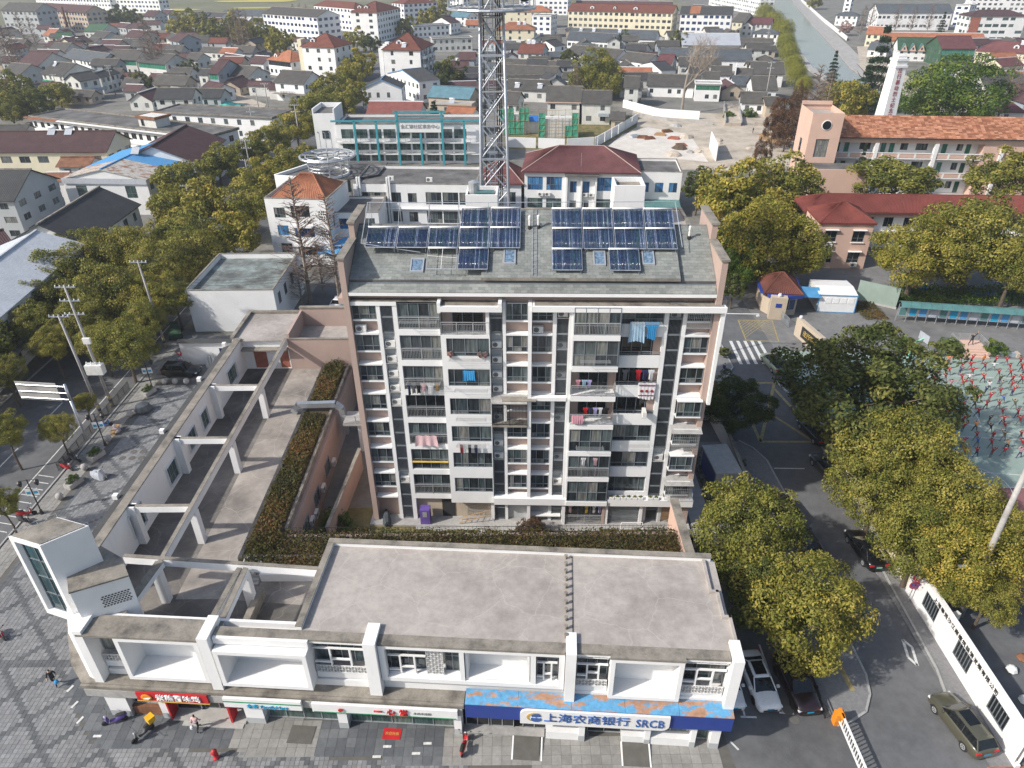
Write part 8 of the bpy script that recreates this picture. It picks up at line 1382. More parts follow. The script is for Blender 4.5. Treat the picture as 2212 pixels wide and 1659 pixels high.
# ================================================================== SCOOTERS
def scooter(label,x,y,rz,paint,box=None,cover=None,cat='scooter'):
    t=thing('scooter',label,cat,(x,y,.03),rz)
    for yy in(-.62,.6):
        w=MB();w.lathe([(.14,-.05),(.22,-.045),(.23,0),(.22,.045),(.14,.05)],16);w=w.build('wheel','rubber',t,(0,yy,.23),smooth=True);w.rotation_euler=(0,math.pi/2,0);MB().lathe([(.13,-.03),(.13,.03)],12).build('rim','alu_pale',w)
    o=MB();loft(o,[[(a*w,yy,z0),(a*w,yy,(z0+z1)/2),(a*w*.6,yy,z1),(-a*w*.6,yy,z1),(-a*w,yy,(z0+z1)/2),(-a*w,yy,z0)]for yy,z0,z1,w,a in((-.28,.30,.36,.14,1),(.1,.28,.42,.15,1),(.22,.3,.70,.15,1),(.62,.42,.74,.13,1),(.85,.55,.70,.06,1))]);o.build('body',paint,t,smooth=True)
    o=MB();loft(o,[[(w,yy,z),(w*.8,yy-.06,z+.0),(-w*.8,yy-.06,z),(-w,yy,z)]for yy,z,w in((-.36,.30,.17),(-.44,.62,.18),(-.40,.92,.12))]);o.build('front_shield',paint,t,smooth=True);MB().tube((0,-.62,.23),(0,-.40,.98),.03,n=6).build('fork','alu_pale',t);MB().tube((-.33,-.34,1.02),(.33,-.34,1.02),.018,n=5).build('handlebar','dark_plastic',t);MB().lathe([(.09,0),(.09,.06)],10).build('headlight','lamp_glass',t,(0,-.47,.86)).rotation_euler=(math.pi/2,0,0)
    o=MB();loft(o,[[(w,yy,z),(w*.7,yy,z+.07),(-w*.7,yy,z+.07),(-w,yy,z)]for yy,z,w in((.16,.70,.10),(.3,.73,.14),(.7,.75,.13),(.82,.76,.08))]);o.build('seat','rubber',t,smooth=True)
    for s in(-1,1):MB().tube((s*.33,-.36,1.03),(s*.40,-.44,1.2),.008,n=4).box(s*.40-.06,s*.40+.06,-.45,-.43,1.18,1.28).build('mirror','dark_plastic',t)
    if box:MB().box(-.25,.25,.5,.98,.80,1.22).box(-.26,.26,.49,.99,1.221,1.26).build('delivery_box',box,t)
    if cover:o=MB();loft(o,[[(w,yy,z0),(w*.9,yy,(z0+z1)/2),(w*.4,yy,z1),(-w*.4,yy,z1),(-w*.9,yy,(z0+z1)/2),(-w,yy,z0)]for yy,z0,z1,w in((-.8,.1,.6,.25),(-.45,.05,1.15,.42),(0,.1,.95,.36),(.5,.08,.85,.34),(.95,.2,.65,.2))]);o.build('cover',cover,t,smooth=False)
    return t
scooter('yellow delivery scooter with a big yellow box before the snack shop',-25.4,28.9,math.radians(-35),'dark_plastic',box='yellow');scooter('dark scooter draped with purple cloth beside the shop corner',-27.8,29.9,math.radians(-70),'purple');scooter('red scooter standing alone before the bank',-3.4,27.9,math.radians(170),'red');scooter('scooter under a silver-grey cover on the plaza',-42.1,56.8,math.radians(70),'dark_plastic',cover='tin');scooter('red scooter at the left picture edge of the plaza',-40.3,37.2,math.radians(60),'red')
for i,(x,y)in enumerate([(-46.0,59.6),(-46.1,58.2),(-45.9,66.0),(-46.2,51.2),(-45.8,50.2)]):scooter('scooter parked along the street kerb, '+ORD(i)+' by the tree row',x,y,rnd.uniform(1,2),('dark_plastic','red','tarp_blue','red','dark_plastic')[i])
q=at(720,1112,.1);bc=thing('bicycle','small white bicycle leaning at the apartment corner','bicycle',(q.x-.2,q.y+.3,.02),.1)
for xx in(-.45,.45):w=MB().path([(xx+.28*math.cos(a*math.pi/8),0,.29+.28*math.sin(a*math.pi/8))for a in range(17)],.022,5).build('wheel','rubber',bc);o=MB();[o.tube((xx,0,.29),(xx+.27*math.cos(a),0,.29+.27*math.sin(a)),.004,n=3)for a in[k*.785 for k in range(8)]];o.build('spokes','galv',w)
MB().path([(-.45,0,.29),(-.12,0,.65),(.32,0,.7),(.45,0,.29)],.02,5).path([(-.12,0,.65),(0,0,.3),(.32,0,.68)],.018,5).build('frame','sign_white',bc);MB().box(-.24,.0,-.06,.06,.72,.77).build('saddle','rubber',bc);MB().tube((.32,0,.7),(.33,0,.85),.015,n=4).tube((.33,-.25,.86),(.33,.25,.86),.015,n=4).build('handlebar','galv',bc)
# ================================================================== STREET FURNITURE
def upole(label,x,y,h,arms=2,mat='bark_pale',trafo=False,lean_=0):
    t=thing('utility_pole',label,'utility pole',(x,y,0));MB().tube((0,0,0),(lean_,0,h),.19,.12,8).build('shaft','concrete',t,smooth=True)
    for s in range(3):MB().tube((0,0,.3+s*.5),(0,0,.55+s*.5),.2,.2,10).build('band',('road_yellow','black_metal')[s%2],t)
    for k in range(arms):z=h-.3-k*1.6;a=MB().box(-1.1+lean_,1.1+lean_,-.06,.06,z,z+.1).build('crossarm','galv',t);[MB().lathe([(.05,z+.1),(.08,z+.2),(.04,z+.3)],8,c=(xx+lean_,0)).build('insulator','sign_white',a)for xx in(-1,-.5,.5,1)]
    if trafo:MB().box(-1.3,.6,-.5,.3,4.6,5.8).build('transformer','white_plastic',t);[MB().lathe([(.06,5.8),(.1,6.0),(.04,6.15)],8,c=(-1.1+i*.5,-.1)).build('bushing','sign_white',t)for i in range(4)];MB().box(-.4,.4,-.5,-.2,8.6,9.3).build('switch_box','white_plastic',t)
    return t
upole('leaning concrete pole without arms nearest the road sign',-47.4,68.1,13,1,lean_=-.6);upole('tall concrete pole carrying a white transformer by the street',-47.1,70.1,15.5,3,trafo=True,lean_=-.5);upole('concrete pole with striped foot behind the black off-road car',-46.7,84.5,12.5,1,lean_=-.3)
for i,(u,v,h)in enumerate([(430,515,10),(548,400,10),(545,425,8),(652,330,12),(650,325,9),(702,240,8),(732,225,8),(552,300,9),(1655,105,9),(1650,235,14),(565,268,10),(585,262,11),(130,212,8),(250,205,10)]):p=at(u,v);upole('concrete utility pole of the old town, '+ORD(i)+' along the avenue and lanes',p.x,p.y,h,2 if h>8 else 1)
p=at(2073,1330);t=thing('light_pole','tall leaning pale pole behind the white text wall','pole',p);MB().tube((0,0,0),(-.2,0,16),.26,.17,12).build('shaft','concrete',t,smooth=True);MB().tube((-.05,0,5.5),(-1.4,-.3,5.9),.05,n=5).box(-2.2,-1.4,-.5,-.2,5.8,5.95).build('lamp_arm','alu_pale',t)
def lamp(label,x,y):
    t=thing('street_lamp',label,'street lamp',(x,y,0),.2);MB().lathe([(.16,0),(.12,.5),(.06,.6),(.05,4.2)],10).build('post','black_metal',t);MB().tube((-.75,0,4.1),(.75,0,4.1),.03,n=5).build('arm','black_metal',t)
    for s in(-1,1):l=MB().lathe([(.08,3.45),(.2,3.7),(.24,3.95),(.06,4.1)],8,c=(s*.72,0)).build('lantern','black_metal',t);MB().box(s*.08,s*.55,-.015,.015,2.3,3.1).build('banner','sign_white',t);MB().box(s*.14,s*.48,-.02,-.016,2.5,2.8).build('banner_print','cyan_sign',t)
lamp('black twin lantern lamp nearest the black off-road car',-43.9,73.8);lamp('black twin lantern lamp beside the seated person',-44.2,62.4);lamp('black twin lantern lamp near the corner tower',-45.0,51.5)
rs_=thing('road_sign','large blank-backed road sign on a bent steel post over the street','road sign',(-46.7,63.4,0));MB().path([(0,0,0),(-.1,0,5.2),(-.1,0,7.2)],.14,10).build('post','galv',rs_,smooth=True);[MB().tube((-.1,0,z),(-5.6,.6,z),.07,n=6).build('arm','galv',rs_)for z in(5.3,6.1,6.9)];MB().extr([(-1.2,.2),(-5.8,.72),(-5.8,.78),(-1.2,.26)],5.0,7.2).build('panel','concrete',rs_)
fn=thing('pavement_fence','low dark street fence along the left pavement','fence',(-46.9,58,0));[railing(2.6,0,i*2.7,0,1.0,'black_metal',fn,math.pi/2)for i in range(6)]
for i,(x,y)in enumerate([(-44.1,60.3),(-44.15,55.8),(-44.0,72.9)]):t=thing('planter','stone planter box with leafy plant, '+ORD(i)+' listed along the plaza edge','planter',(x,y,.02),1.2,'stone planters');MB().box(-.8,.8,-.45,.45,0,.5).build('box','concrete',t);put('plant',lod('green','far',i%3),t,(0,0,.75),0,(.75,.45,.5))
for i,(x,y)in enumerate([(-44.2,58.1),(-44.3,53.5),(-44.15,63.1),(-43.95,67.9),(-42.9,75.0),(-41.6,75.0),(-40.2,75.0),(-38.6,75.0)]):tag(MB().lathe([(.14,0),(.16,.1),(.3,.22),(.36,.45),(.26,.72),(.08,.82)],14).build('stone_ball','concrete',None,(x,y,.02),smooth=True),'round stone ball bollard, '+ORD(i)+' of the plaza edge from the lamp to the car','bollard','stone ball bollards')
tag(MB().lathe([(.9,0),(1.0,.4),(.7,.95),(.2,1.1)],9).build('covered_rock','tile_slate',None,(-42.9,69.0,.02)),'dark covered rock on the plaza beyond the seated person','rock');t=thing('bench','short wooden bench under the seated person','bench',(-44.2,64.9,.02),1.6);MB().box(-.8,.8,-.2,.25,.42,.5).build('seat','wood',t);[MB().box(x-.05,x+.05,-.15,.2,0,.42).build('leg','wood',t)for x in(-.6,.6)]
hy=thing('fire_hydrant','red fire hydrant standing on the plaza','hydrant',(-19.9,27.3,.02));MB().lathe([(.2,0),(.2,.08),(.12,.1),(.13,.55),(.2,.6),(.2,.75),(.08,.92)],12).build('barrel','red',hy,smooth=True);[MB().tube((0,0,.5),(s*.24,0,.5),.07,n=8).build('outlet','red',hy)for s in(-1,1)]
for(x,y,w,d,lb,m)in MATW:tag(MB().box(-w/2,w/2,-d/2,d/2,0,.02).build('door_mat',m,None,(x,y,.036),SYAW),lb,'mat')
rm=tag(MB().box(-.62,.62,-.4,.4,0,.02).build('door_mat','red',None,(-8.4,28.9,.036),SYAW),'red welcome mat before the pharmacy doors','mat');lettering('欢迎光临',.24,'gold',rm,(0,0,.025),rx=0,extrude=.002)
for i,(x,y,r)in enumerate([(-32.4,32.6,1.2),(-31.4,31.3,1.2),(-30.4,30.1,1.2),(-28.6,28.9,0),(-8.6,28.0,0),(-6.6,27.5,0),(-5.9,28.2,0),(-9.2,27.3,0)]):tag(MB().box(-.28,.28,-.09,.09,0,.006).build('floor_sticker','road_paint',None,(x,y,.042),r),'small pale parking sticker on the dark slabs, '+ORD(i)+' from the corner','sticker','stickers on the slabs')
# boom barrier, islands, signs
bb=thing('boom_barrier','orange boom barrier with a long white fence arm','barrier',(22.3,29.5,0));MB().box(-.3,.3,-.25,.25,0,1.15).build('cabinet','orange',bb);b_=MB().box(-.06,.06,-8,-.2,1.3,1.42).box(-.05,.05,-8,-.2,.45,.53).build('arm','sign_white',bb);[MB().box(-.03,.03,-.5-i*.27,-.44-i*.27,.53,1.3).build('bar','sign_white',b_)for i in range(27)];MB().box(-.1,.1,-.6,.2,1.15,1.42).build('hinge_box','orange',bb)
sg_=thing('stop_sign','red octagonal stop sign over a round blue no-stopping sign','sign',(32.2,40.0,0));MB().tube((0,0,0),(0,0,3.3),.04,n=8).build('post','galv',sg_)
def disc(name,r,n,y,z,m,a0=0):return MB().prism([(r*math.cos(a0+2*math.pi*i/n),z+r*math.sin(a0+2*math.pi*i/n))for i in range(n)],'y',y-.015,y).build(name,m,sg_)
disc('octagon_panel',.46,8,-.05,2.95,'sign_white',.39);disc('octagon_panel',.42,8,-.066,2.95,'red',.39);lettering('停',.55,'letter_white',sg_,(0,-.09,2.95));disc('round_panel',.42,24,-.05,2.05,'red');disc('round_panel',.33,24,-.066,2.05,'bank_blue');[MB().prism([(a*.28-.04*b,2.05-.28),(a*.28+.04,2.05-.28),(-a*.28+.04,2.05+.28),(-a*.28-.04,2.05+.28)],'y',-.1,-.082).build('cross_bar','red',sg_)for a in(-1,1)for b in(1,)]
sg2=thing('stop_sign','small red stop sign at the white garden wall','sign',(-42.3,79.2,0));MB().tube((0,0,0),(0,0,2.4),.04,n=6).build('post','galv',sg2);MB().prism([(.36*math.cos(.39+i*.785),2.1+.36*math.sin(.39+i*.785))for i in range(8)],'y',-.06,-.045).build('octagon_panel','red',sg2);lettering('停',.42,'letter_white',sg2,(0,-.075,2.1))
kf=thing('kerb_fence','low black fence between parked cars and traffic island','fence',(21.6,29.8,0));[railing(2.2,0,i*2.25,0,.8,'black_metal',kf,math.pi/2)for i in range(3)]
# white wall with lettering
wl_=thing('text_wall','long white wall with barred windows and black characters along its top','wall',(32.6,26.4,0),math.radians(90));o=MB();facade(wl_,o,(14.8,0),(0,0),0,3.1,[W_(4.2-2.0,1.0,1.9,1.5,(1,1,1,1,1,1),(1,),'glass_dark'),W_(6.8,1.0,1.9,1.5,(1,1,1,1,1,1),(1,),'glass_dark'),W_(11.2,1.0,1.9,1.5,(1,1,1,1,1,1),(1,),'glass_dark')],.12,split=True)
o.box(-.2,14.8,-.35,-.001,0,.3);wall_face(o,(0,-.4),(14.8,-.4),0,3.1);o.quad((0,0,3.1),(14.8,0,3.1),(14.8,-.4,3.1),(0,-.4,3.1));o.build('wall','white',wl_)
lettering('上海奉贤沙江南建筑装潢发展有限公司',.46,'black_metal',wl_,(7.4,.03,2.75),rz=math.pi,extrude=.02,spacing=1.15);aircon('white air conditioner on the yard side of the text wall',None,(33.6,37.0,1.6),math.radians(200),s=1.2)
struct(MB().box(30.9,34,24.8,26.3,0,.06).build('red_brick_pavement','brick_red'));wall_run('boundary_wall','cream wall running on behind the black electric sedan',[(33.0,41.4,0),(33.3,47,0),(33.6,56,0),(34.2,70,0)],2.4,'cream',cap='coping')
for i,(x,y)in enumerate([(36.8,33.5),(37.5,32),(36.2,31),(38.2,34.5)]):tag(MB().lathe([(.3,0),(.42,.15),(.3,.4),(.1,.5)],7).build('rubbish_heap',('white_plastic','rusty')[i%2],None,(x,y,0)),'heap of scrap in the yard behind the text wall, '+ORD(i),'rubbish','scrap heaps in the yard')
# basketball hoop, gate mast, camera pole
hp=thing('basketball_hoop','mint green basketball stand with a clear backboard','basketball hoop',at(1965,778),math.radians(10));MB().path([(-.5,0,0),(-.2,0,2.6),(1.0,0,3.1)],.1,6).path([(.3,0,0),(0,0,2.6)],.08,6).build('stand','mint',hp);MB().box(1.0,1.06,-.9,.9,2.7,3.75).build('backboard','tin',hp);MB().path([(1.06+.23+.23*math.cos(a*.52),.23*math.sin(a*.52),3.05)for a in range(13)],.015,4).build('ring','orange',hp)
cp=thing('camera_pole','white traffic camera pole with side arm beside the crosswalk','pole',at(1553,765));MB().tube((0,0,0),(0,0,6),.1,n=8).tube((0,0,5.9),(4.2,-.2,5.9),.06,n=6).box(3.9,4.2,-.4,0,5.6,5.8).build('mast','sign_white',cp)
ld=thing('ladder','white metal ladder frame behind the apartment corner','ladder',(18.6,73,0),.3);[MB().tube((x,0,0),(x,1.5,4.5),.05,n=5).build('rail','sign_white',ld)for x in(0,.9)];[MB().tube((0,.3*i,.9*i),(.9,.3*i,.9*i),.04,n=4).build('rung','sign_white',ld)for i in range(1,5)]
tr=thing('cargo_tricycle','green cargo tricycle under the trees by the striped pole','tricycle',(-46.5,87.5,0),.4);MB().box(-.8,.8,-1.2,1.0,.5,1.0).build('cargo_bed','tile_green',tr);MB().box(-.5,.5,1.0,1.9,.4,1.6).build('cab','tile_green',tr);[MB().lathe([(.15,-.06),(.3,-.05),(.3,.05),(.15,.06)],14).build('wheel','rubber',tr,(x,y,.3)).rotation_euler.__setitem__(1,1.57)for x,y in((-.8,-.6),(.8,-.6),(0,1.6))]
rk_=thing('ornamental_rocks','row of pointed ornamental rocks at the white garden wall','rocks',(-37.5,79.3,0));[MB().lathe([(.35,0),(.3,.5),(.2,1.0+.3*(i%3)),(.05,1.4+.3*(i%3))],6).build('rock','grey_wall',rk_,(i*.45-1.6,.1*(i%2),0))for i in range(8)]
dt=thing('ventilation_duct','bent silver ventilation duct over the terrace planter','duct',(-21.9,61.6,4.5));MB().path([(-.9,0,.3),(-.3,0,1.1),(3.6,0,1.2),(4.2,0,.6),(4.3,0,-2.5)],.38,4).build('duct','steel',dt)
# walkway at the alley, covered passage
al=thing('alley_stair','concrete stair landing with railings between terrace and apartment','staircase',(-17.4,60,0));MB().box(0,4.0,0,2.4,4.0,4.25).build('landing','concrete',al);[MB().box(x,x+.3,1,1.3,0,4.0).build('pillar','white',al)for x in(1.2,3.4)];railing(3.9,.05,.05,4.25,1.0,'alu_pale',al);wall_run('alley_wall','low pink alley wall with concrete cap beside the apartment',[(-16.2,46.5,0),(-15.4,58,0)],2.6,'pink',cap='coping')
# ================================================================== GARDEN THINGS
for i,(u,v)in enumerate([(943,1141),(957,1141),(1042,1146),(1118,1148),(1090,1153),(1205,1156),(1258,1152),(1440,1163)]):p=at(u,v);tag(MB().box(-.42,.42,-.35,.35,0,.05).build('stepping_stone','slab_stone',None,(p.x,p.y,.01),rnd.uniform(-.2,.2)),'square stepping stone on the lawn, '+ORD(i)+' from the alley','stone','stepping stones')
M=Matrix.Translation((AX,AY,0))@Matrix.Rotation(AYAW,4,'Z')
cb=thing('storage_cabinet','tall purple box standing in the open ground floor','cabinet',M@Vector((4.9,-.4,.18)),AYAW);MB().box(-.45,.45,-.4,.4,0,1.7).build('body','purple',cb);MB().box(-.2,.2,-.42,-.401,.9,1.5).build('front_panel','alu_pale',cb)
ld=thing('ladder','wooden ladder lying slanted on the ground floor terrace','ladder',M@Vector((8.0,-.7,.2)),AYAW);[MB().tube((0,y,.1+y*.3),(2.6,y+.2,.9+y*.3),.04,n=5).build('rail','wood',ld)for y in(0,.5)];[MB().tube((.3+i*.4,0,.2+i*.12),(.3+i*.4,.5,.35+i*.12),.03,n=4).build('rung','wood',ld)for i in range(6)]
mo_=scooter('covered motorcycle with red tarp at the apartment corner',*(M@Vector((1.2,-.3,0))).xy,.2,'red',cover='tile_slate')
q=at(1365,1160);cl_=thing('clothes_frame','white tube clothes frame on the lawn','clothes rack',(q.x,q.y,0));MB().path([(-1.2,0,0),(-1.0,.4,1.4),(.9,.4,1.4),(1.1,0,0)],.035,6).path([(-1.1,.2,.8),(1.0,.2,.8)],.025,5).build('frame','sign_white',cl_);
for i,(dx,c)in enumerate(((1.0,'red'),(1.6,'sign_white'))):tag(MB().lathe([(.14,0),(.2,.3),(.18,.32)],12).build('bucket',c,None,(q.x+dx,q.y-.3,.02)),('red','white')[i]+' bucket beside the white clothes frame','bucket')
for i in range(8):t=thing('herb_box','foam box of herbs on the low balcony edge, '+ORD(i)+' from the centre','planter box',M@Vector((21.7+i*.52+(.35 if i>5 else 0),-.5,3.36)),AYAW,'foam herb boxes');MB().box(0,.46,-.2,.2,0,.25).build('box','sign_white',t);put('herbs',lod('green' if i%2 else 'camphor','far',i%3),t,(.23,0,.26),0,(.2,.16,.14))
for i,(x,k)in enumerate(((8.1,6),(10.5,6),(10.9,6))):t=thing('flower_pot','pot of pink flowers on the white bay sill, '+ORD(i)+' from the corner side','flower pot',M@Vector((x,-.5,FH*k+.98)),AYAW,'flower pots on the bay');MB().lathe([(.10,0),(.14,.2)],10).build('pot','brick_red',t);put('flowers',lod('pink','far',i),t,(0,0,.3),0,.26)
# ================================================================== LAUNDRY
def cloth(label,x,y,z,w,h,mat,name='laundry_cloth',cat='laundry',folds=5,group='laundry on the balconies',print_=None,shirt=False):
    """hanging cloth with folds, hung from (x,z) at distance y from the facade"""
    n,m=15,7;V=[];ph=rnd.uniform(0,6)
    for s in(0,1):
        for j in range(m):
            f=j/(m-1);sx=1.0
            if shirt:sx=1.0 if f<.3 else .62
            for i in range(n):q=i/(n-1)-.5;V.append((w*.5+q*w*sx*(1-.06*math.sin(f*3+ph)),.05*math.sin(q*folds*6.28+ph)*(.3+f)+(.012 if s else-.012)-.03*f,-h*f*(1-.05*math.sin(q*5+ph))-.03*abs(math.sin(q*9))))
    F=[(s*n*m+j*n+i,s*n*m+j*n+i+1,s*n*m+(j+1)*n+i+1,s*n*m+(j+1)*n+i)for s in(0,1)for j in range(m-1)for i in range(n-1)]
    o=MB().add(V,F).build(name,'cloth_'+mat,None,M@Vector((x,y,z)),AYAW,smooth=True);tag(o,label,cat,group)
    if print_:
        for k in range(3):MB().lathe([(w*.1,0),(w*.1,.004)],10).build('print','cloth_'+print_,o,(w*(.2+k*.3),-.09,-h*.5)).rotation_euler=(math.pi/2,0,0)
        for f in(.12,.75):MB().box(.03,w-.03,-.085,-.08,-h*f-.1,-h*f).build('stripe','cloth_'+print_,o)
    return o
cloth('pale patterned sheet hanging from the top balcony',22.2,-.3,FH*7+1.35,1.2,1.75,'pale_blue');cloth('sky-blue sheet hanging beside the patterned sheet',23.4,-.3,FH*7+1.35,1.1,1.5,'sky',shirt=True);cloth('white and red printed towel over the dark rail',23.4,-.12,FH*5+1.35,1.4,1.55,'white',print_='crimson');cloth('pink quilt airing over the third storey rail',4.6,-.22,FH*3+1.5,1.9,1.1,'rose',folds=3);cloth('pink towel over the open balcony rail',18.0,-.95,FH*4+1.45,.95,.85,'pink');cloth('blue cloth hung in the white bay window',9.0,-.44,FH*5+2.55,1.0,.95,'sky')
for i,(x,w,h,c)in enumerate([(4.35,.35,1.2,'navy'),(4.7,.42,1.0,'grey'),(5.1,.42,1.0,'black'),(5.45,.6,.85,'rose'),(5.95,.75,1.05,'white'),(6.65,.42,.75,'tan')]):cloth(c+' garment on the crowded fifth storey drying rail',x,-.45,FH*5+1.35,w,h,c,'garment',shirt=True)
for i,(x,c)in enumerate([(8.5,'crimson'),(8.75,'white'),(9.2,'black'),(9.75,'navy')]):cloth(c+' garment hanging below the shoe rail of the white bay',x,-.75,FH*3+.95,.26,.85,c,'garment')
for i,(x,c,w)in enumerate([(18.9,'red',.45),(19.4,'navy',.3),(19.75,'lilac',.4),(20.2,'white',.35),(20.6,'black',.5)]):cloth(c+' garment on the line of the fourth storey open balcony',x,-.6,FH*4+2.0,w,.75,c,'garment',shirt=True)
for i,(x,c)in enumerate([(18.2,'pink'),(18.7,'pale_blue'),(19.1,'lilac')]):cloth(c+' garment on the fifth storey open balcony line',x,-.65,FH*5+1.9,.4,.7,c,'garment',shirt=True)
for i,(x,c)in enumerate([(22.0,'grey'),(22.6,'black'),(23.05,'red'),(23.6,'navy'),(24.1,'white')]):cloth(c+' coat hanging inside the dark balcony of the fifth storey',x,.02,FH*5+2.5,.5,.95,c,'garment',shirt=True)
for i,(x,c)in enumerate([(19.0,'white'),(20.0,'rose')]):cloth(c+' garment in the second storey balcony',x,-.74,FH*2+2.5,.4,.8,c,'garment',shirt=True)
for i,(x,c)in enumerate([(18.1,'rose'),(19.6,'yellow'),(20.3,'white'),(20.8,'lilac')]):cloth(c+' garment hung in the ground floor balcony',x,-.3,2.3,.35,.8,c,'garment',shirt=True)
for i,(x,c)in enumerate([(28.4,'black'),(28.3,'red')]):cloth(c+' coat hanging at the pink garden wall',x,-4.2+i*-.5,2.6-i*1.1,.5,1.2,c,'garment',shirt=True)
# drying rails of the balconies
for i,(x,y,z,w)in enumerate([(4.3,-.5,FH*5+1.4,2.9),(8.2,-.8,FH*3+1.0,2.6),(8.3,-.85,FH*4+.95,2.6),(8.3,-.8,FH*5+.95,2.8),(8.0,-.7,FH*6+.95,3.0),(18.4,-1.3,FH*6+1.25,2.4),(18.4,-1.3,FH*3+1.25,2.4),(22.3,-.5,FH*7+1.4,2.4),(22.2,-.5,FH*3+.95,2.6),(4.2,-.35,FH*7+1.3,3.0)]):
    o=MB();[o.tube((0,-k*.13,0),(w,-k*.13,0),.014,n=4)for k in range(4)];[o.tube((xx,.35,-.1),(xx,-.42,0),.018,n=4)for xx in(.1,w-.1)];o.build('drying_rail','alu_pale',apt,(x,y,z))
# stacked goods in the construction yard
for i,(u,v,c)in enumerate([(1388,298,'rusty'),(1402,300,'rusty'),(1372,296,'tin'),(1440,285,'rusty'),(1425,292,'wood'),(1455,300,'brick_red'),(1470,315,'brick_red'),(1650,300,'wood'),(1665,305,'wood'),(1640,270,'sand')]):
    p=at(u,v);o=MB();[o.box(-1.6+.1*k,1.6-.1*(k%3),-1+k*.35,-.7+k*.35,.0,.25+.15*(k%3))for k in range(6)];stuff(o.build('building_material',c,None,(p.x,p.y,0),rnd.uniform(-.4,.9)),'stack of building material in the sandy yard, '+ORD(i)+' from the hoarding','stack')
for i in range(16):
    u,v=rnd.choice([(1500,300),(1450,275),(1640,285),(1690,300),(1420,240),(1560,300),(1600,320),(1480,330)]);p=at(u+rnd.uniform(-30,30),v+rnd.uniform(-12,10));o=MB();r=rnd.uniform(.8,2.2)
    o.lathe([(r,0),(r*.8,r*.25),(r*.45,r*.45),(r*.1,r*.5)],9);o.v=[(x*rnd.uniform(.8,1.2),y*rnd.uniform(.8,1.2),z)for x,y,z in o.v];stuff(o.build('soil_heap',rnd.choice(('sand','soil','concrete','sand')),None,(p.x,p.y,0)),'heap of soil or rubble in the construction yard, '+ORD(i)+' listed','heap')
for i in range(5):
    p=at(1655+i*14,292+(i%3)*9);o=MB();[o.box(-2,2,k*.5-1.5,k*.5-1.42,.1,.18)for k in range(7)];[o.box(k*.6-1.8,k*.6-1.72,-1.6,1.6,.181,.25)for k in range(7)];stuff(o.build('timber_grid','wood',None,(p.x,p.y,0),rnd.uniform(.2,.7)),'grid of timber battens in the yard, '+ORD(i)+' from the panel wall','timber')
wall_run('canal_wall','long white wall with a path behind the far canal quay',[at(1730,3),at(1775,45),at(1828,88)],2.2,'white')
# ================================================================== SMALL HOUSES THAT FILL THE OLD TOWN, WIRES, HAZE
FOOT=[]
for o_ in list(COL.objects):
    if o_.parent is None and o_.get('category')in('house','building','tree','school','wall','ruin','office building'):
        w=[c for c in o_.children if c.name.startswith('wall')or c.name.startswith('stretch')or c.name.startswith('panel')]
        if o_.get('category')=='tree':FOOT.append((o_.location.x,o_.location.y,1.0,1.0,0));continue
        for c in w[:1]:
            bb=[c.bound_box[0],c.bound_box[6]];cx_,cy_=(bb[0][0]+bb[1][0])/2,(bb[0][1]+bb[1][1])/2;R2=Matrix.Rotation(o_.rotation_euler.z,2);q=R2@Vector((cx_,cy_));FOOT.append((o_.location.x+q.x,o_.location.y+q.y,abs(bb[1][0]-bb[0][0])/2,abs(bb[1][1]-bb[0][1])/2,o_.rotation_euler.z))
def clear(x,y,hw,hd):
    for fx,fy_,a,b,yw in FOOT:
        R2=Matrix.Rotation(-yw,2)
        for px,py in((x,y),(x-hw,y-hd),(x+hw,y-hd),(x-hw,y+hd),(x+hw,y+hd),(x,y-hd),(x,y+hd),(x-hw,y),(x+hw,y)):
            q=R2@Vector((px-fx,py-fy_))
            if abs(q.x)<a+.3 and abs(q.y)<b+.3:return False
    return True
def V_px(p):v=Vector(p)-Vector((0,0,CAM_H));c=v.dot(FW);return(1106+FPX*v.dot(RT)/c,829.5-FPX*v.dot(UP)/c)
TOWN=[('western old town',[(0,75),(330,62),(640,130),(560,190),(420,250),(60,215),(0,240)],64,['tile_maroon','tile_grey','tile_grey','tile_dark','tile_maroon','tile_brown']),('canal old town',[(1055,95),(1650,85),(1655,200),(1540,235),(1400,205),(1060,235)],66,['tile_grey','tile_grey','tile_dark','tile_slate','tile_grey','tile_maroon']),('memorial quarter',[(1830,90),(2212,100),(2212,250),(2170,240),(2000,120),(1830,110)],16,['tile_grey','tile_maroon','tile_orange']),('red house quarter',[(790,190),(1030,150),(1035,240),(880,215)],10,['tile_grey','tile_dark','tile_maroon']),('far field quarter',[(640,25),(1100,8),(1600,8),(1630,60),(1100,90),(700,110)],26,['tile_grey','tile_maroon','tile_orange','tile_slate'])]
ri=random.Random(21)
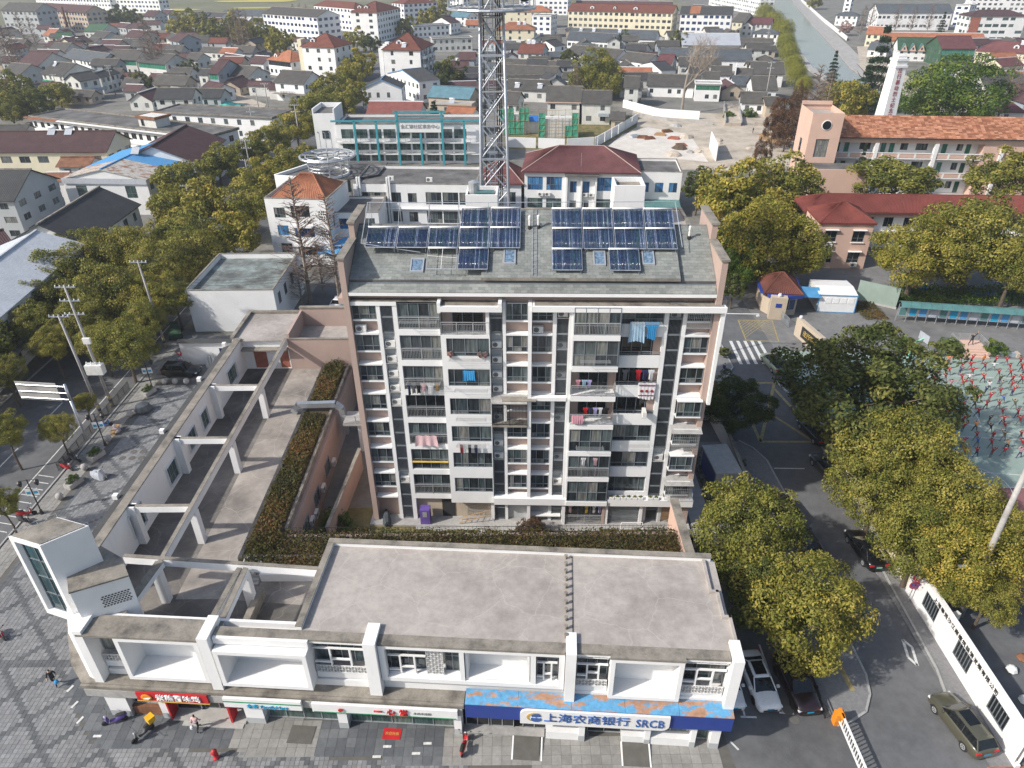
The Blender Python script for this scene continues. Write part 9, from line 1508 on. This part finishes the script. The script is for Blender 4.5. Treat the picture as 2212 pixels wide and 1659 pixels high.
for nm,poly,cnt,rfs in TOWN:
    k=0;us=[p[0]for p in poly];vs=[p[1]for p in poly]
    for tr_ in range(4000):
        if k>=cnt:break
        u,v=ri.uniform(min(us),max(us)),ri.uniform(min(vs),max(vs))
        if not in_poly(u,v,poly):continue
        p=at(u,v);L=ri.uniform(6,13);D=ri.uniform(5.5,9);yaw=ri.choice((0,0,0,math.pi/2))+ri.uniform(-.12,.12)-(.1 if u<700 else 0);hw,hd=(L/2,D/2)if abs(yaw)<.8 else(D/2,L/2)
        if abs(p.x+53)<12 or not clear(p.x,p.y,hw,hd):continue
        if 95<p.x<190 and in_poly(p.x,p.y,[(c[0]-12,c[1])for c in cl]+[(c[0]+14,c[1])for c in cr[::-1]]):continue
        c,s=math.cos(yaw),math.sin(yaw);A=p-Vector((c*L/2-s*D/2,s*L/2+c*D/2,0));B=A+Vector((c*L,s*L,0));ze=ri.choice((2.6,2.9,3.1,3.4,5.4));rf=ri.choice(rfs)
        house('town_house','small '+{'tile_maroon':'purple','tile_grey':'grey','tile_dark':'dark grey','tile_brown':'brown','tile_slate':'slate','tile_orange':'orange'}[rf]+' roofed house in the '+nm+', '+ORD(k%20)+(' of the nearer lot',' of the middle lot',' of the farther lot',' of the farthest lot')[min(3,k//20)],V_px((A.x,A.y,ze)),V_px((B.x,B.y,ze)),(0,0),ze,rf,ri.choice(('white_old','white_old','grey_wall','grey_wall','blue_grey_wall','tan_wall')),depth=D,rise=D*.29,gap=3.2,ribs=p.y<260,group='small houses of the '+nm);FOOT.append((p.x,p.y,L/2,D/2,yaw));k+=1
# overhead wires between the street poles
def wire(label,a,b,sag=.7,n=10,off=((-.9,0),(0,0),(.9,0))):
    t=thing('overhead_wire',label,'wire',a);o=MB()
    for dx,dz in off:
        pts=[]
        for i in range(n+1):f=i/n;p=Vector(a).lerp(Vector(b),f)-Vector(a);pts.append((p.x+dx,p.y,p.z+dz-sag*4*f*(1-f)))
        o.path(pts,.018,3)
    o.build('cable','black_metal',t)
wire('three slack wires from the transformer pole to the striped pole',(-47.6,70.1,15.1),(-47.0,84.5,12.1));wire('three slack wires from the striped pole up the avenue',(-47.0,84.5,12.1),at(430,515,9.6));wire('slack wires from the transformer pole towards the corner',(-47.6,70.1,13.5),(-47.2,30,13.0));wire('service wires across the white windowless house',(-47.0,84.5,9.5),(-26,88.9,8.2),.8,off=((0,0),(0,.4),(0,.8)))
# haze: still air over the whole town
hz=bpy.data.materials.new('haze');hz.use_nodes=True;nt=hz.node_tree;nt.nodes.clear();ov=nt.nodes.new('ShaderNodeOutputMaterial');pv=nt.nodes.new('ShaderNodeVolumePrincipled');pv.inputs['Density'].default_value=.00026;pv.inputs['Color'].default_value=(.86,.91,1.0,1);pv.inputs['Anisotropy'].default_value=.2;nt.links.new(pv.outputs[0],ov.inputs['Volume']);MATS['haze']=hz
tag(MB().box(-1600,1600,-280,2500,-2,62).build('haze','haze'),'thin pale haze over the whole town','haze',None,'stuff')
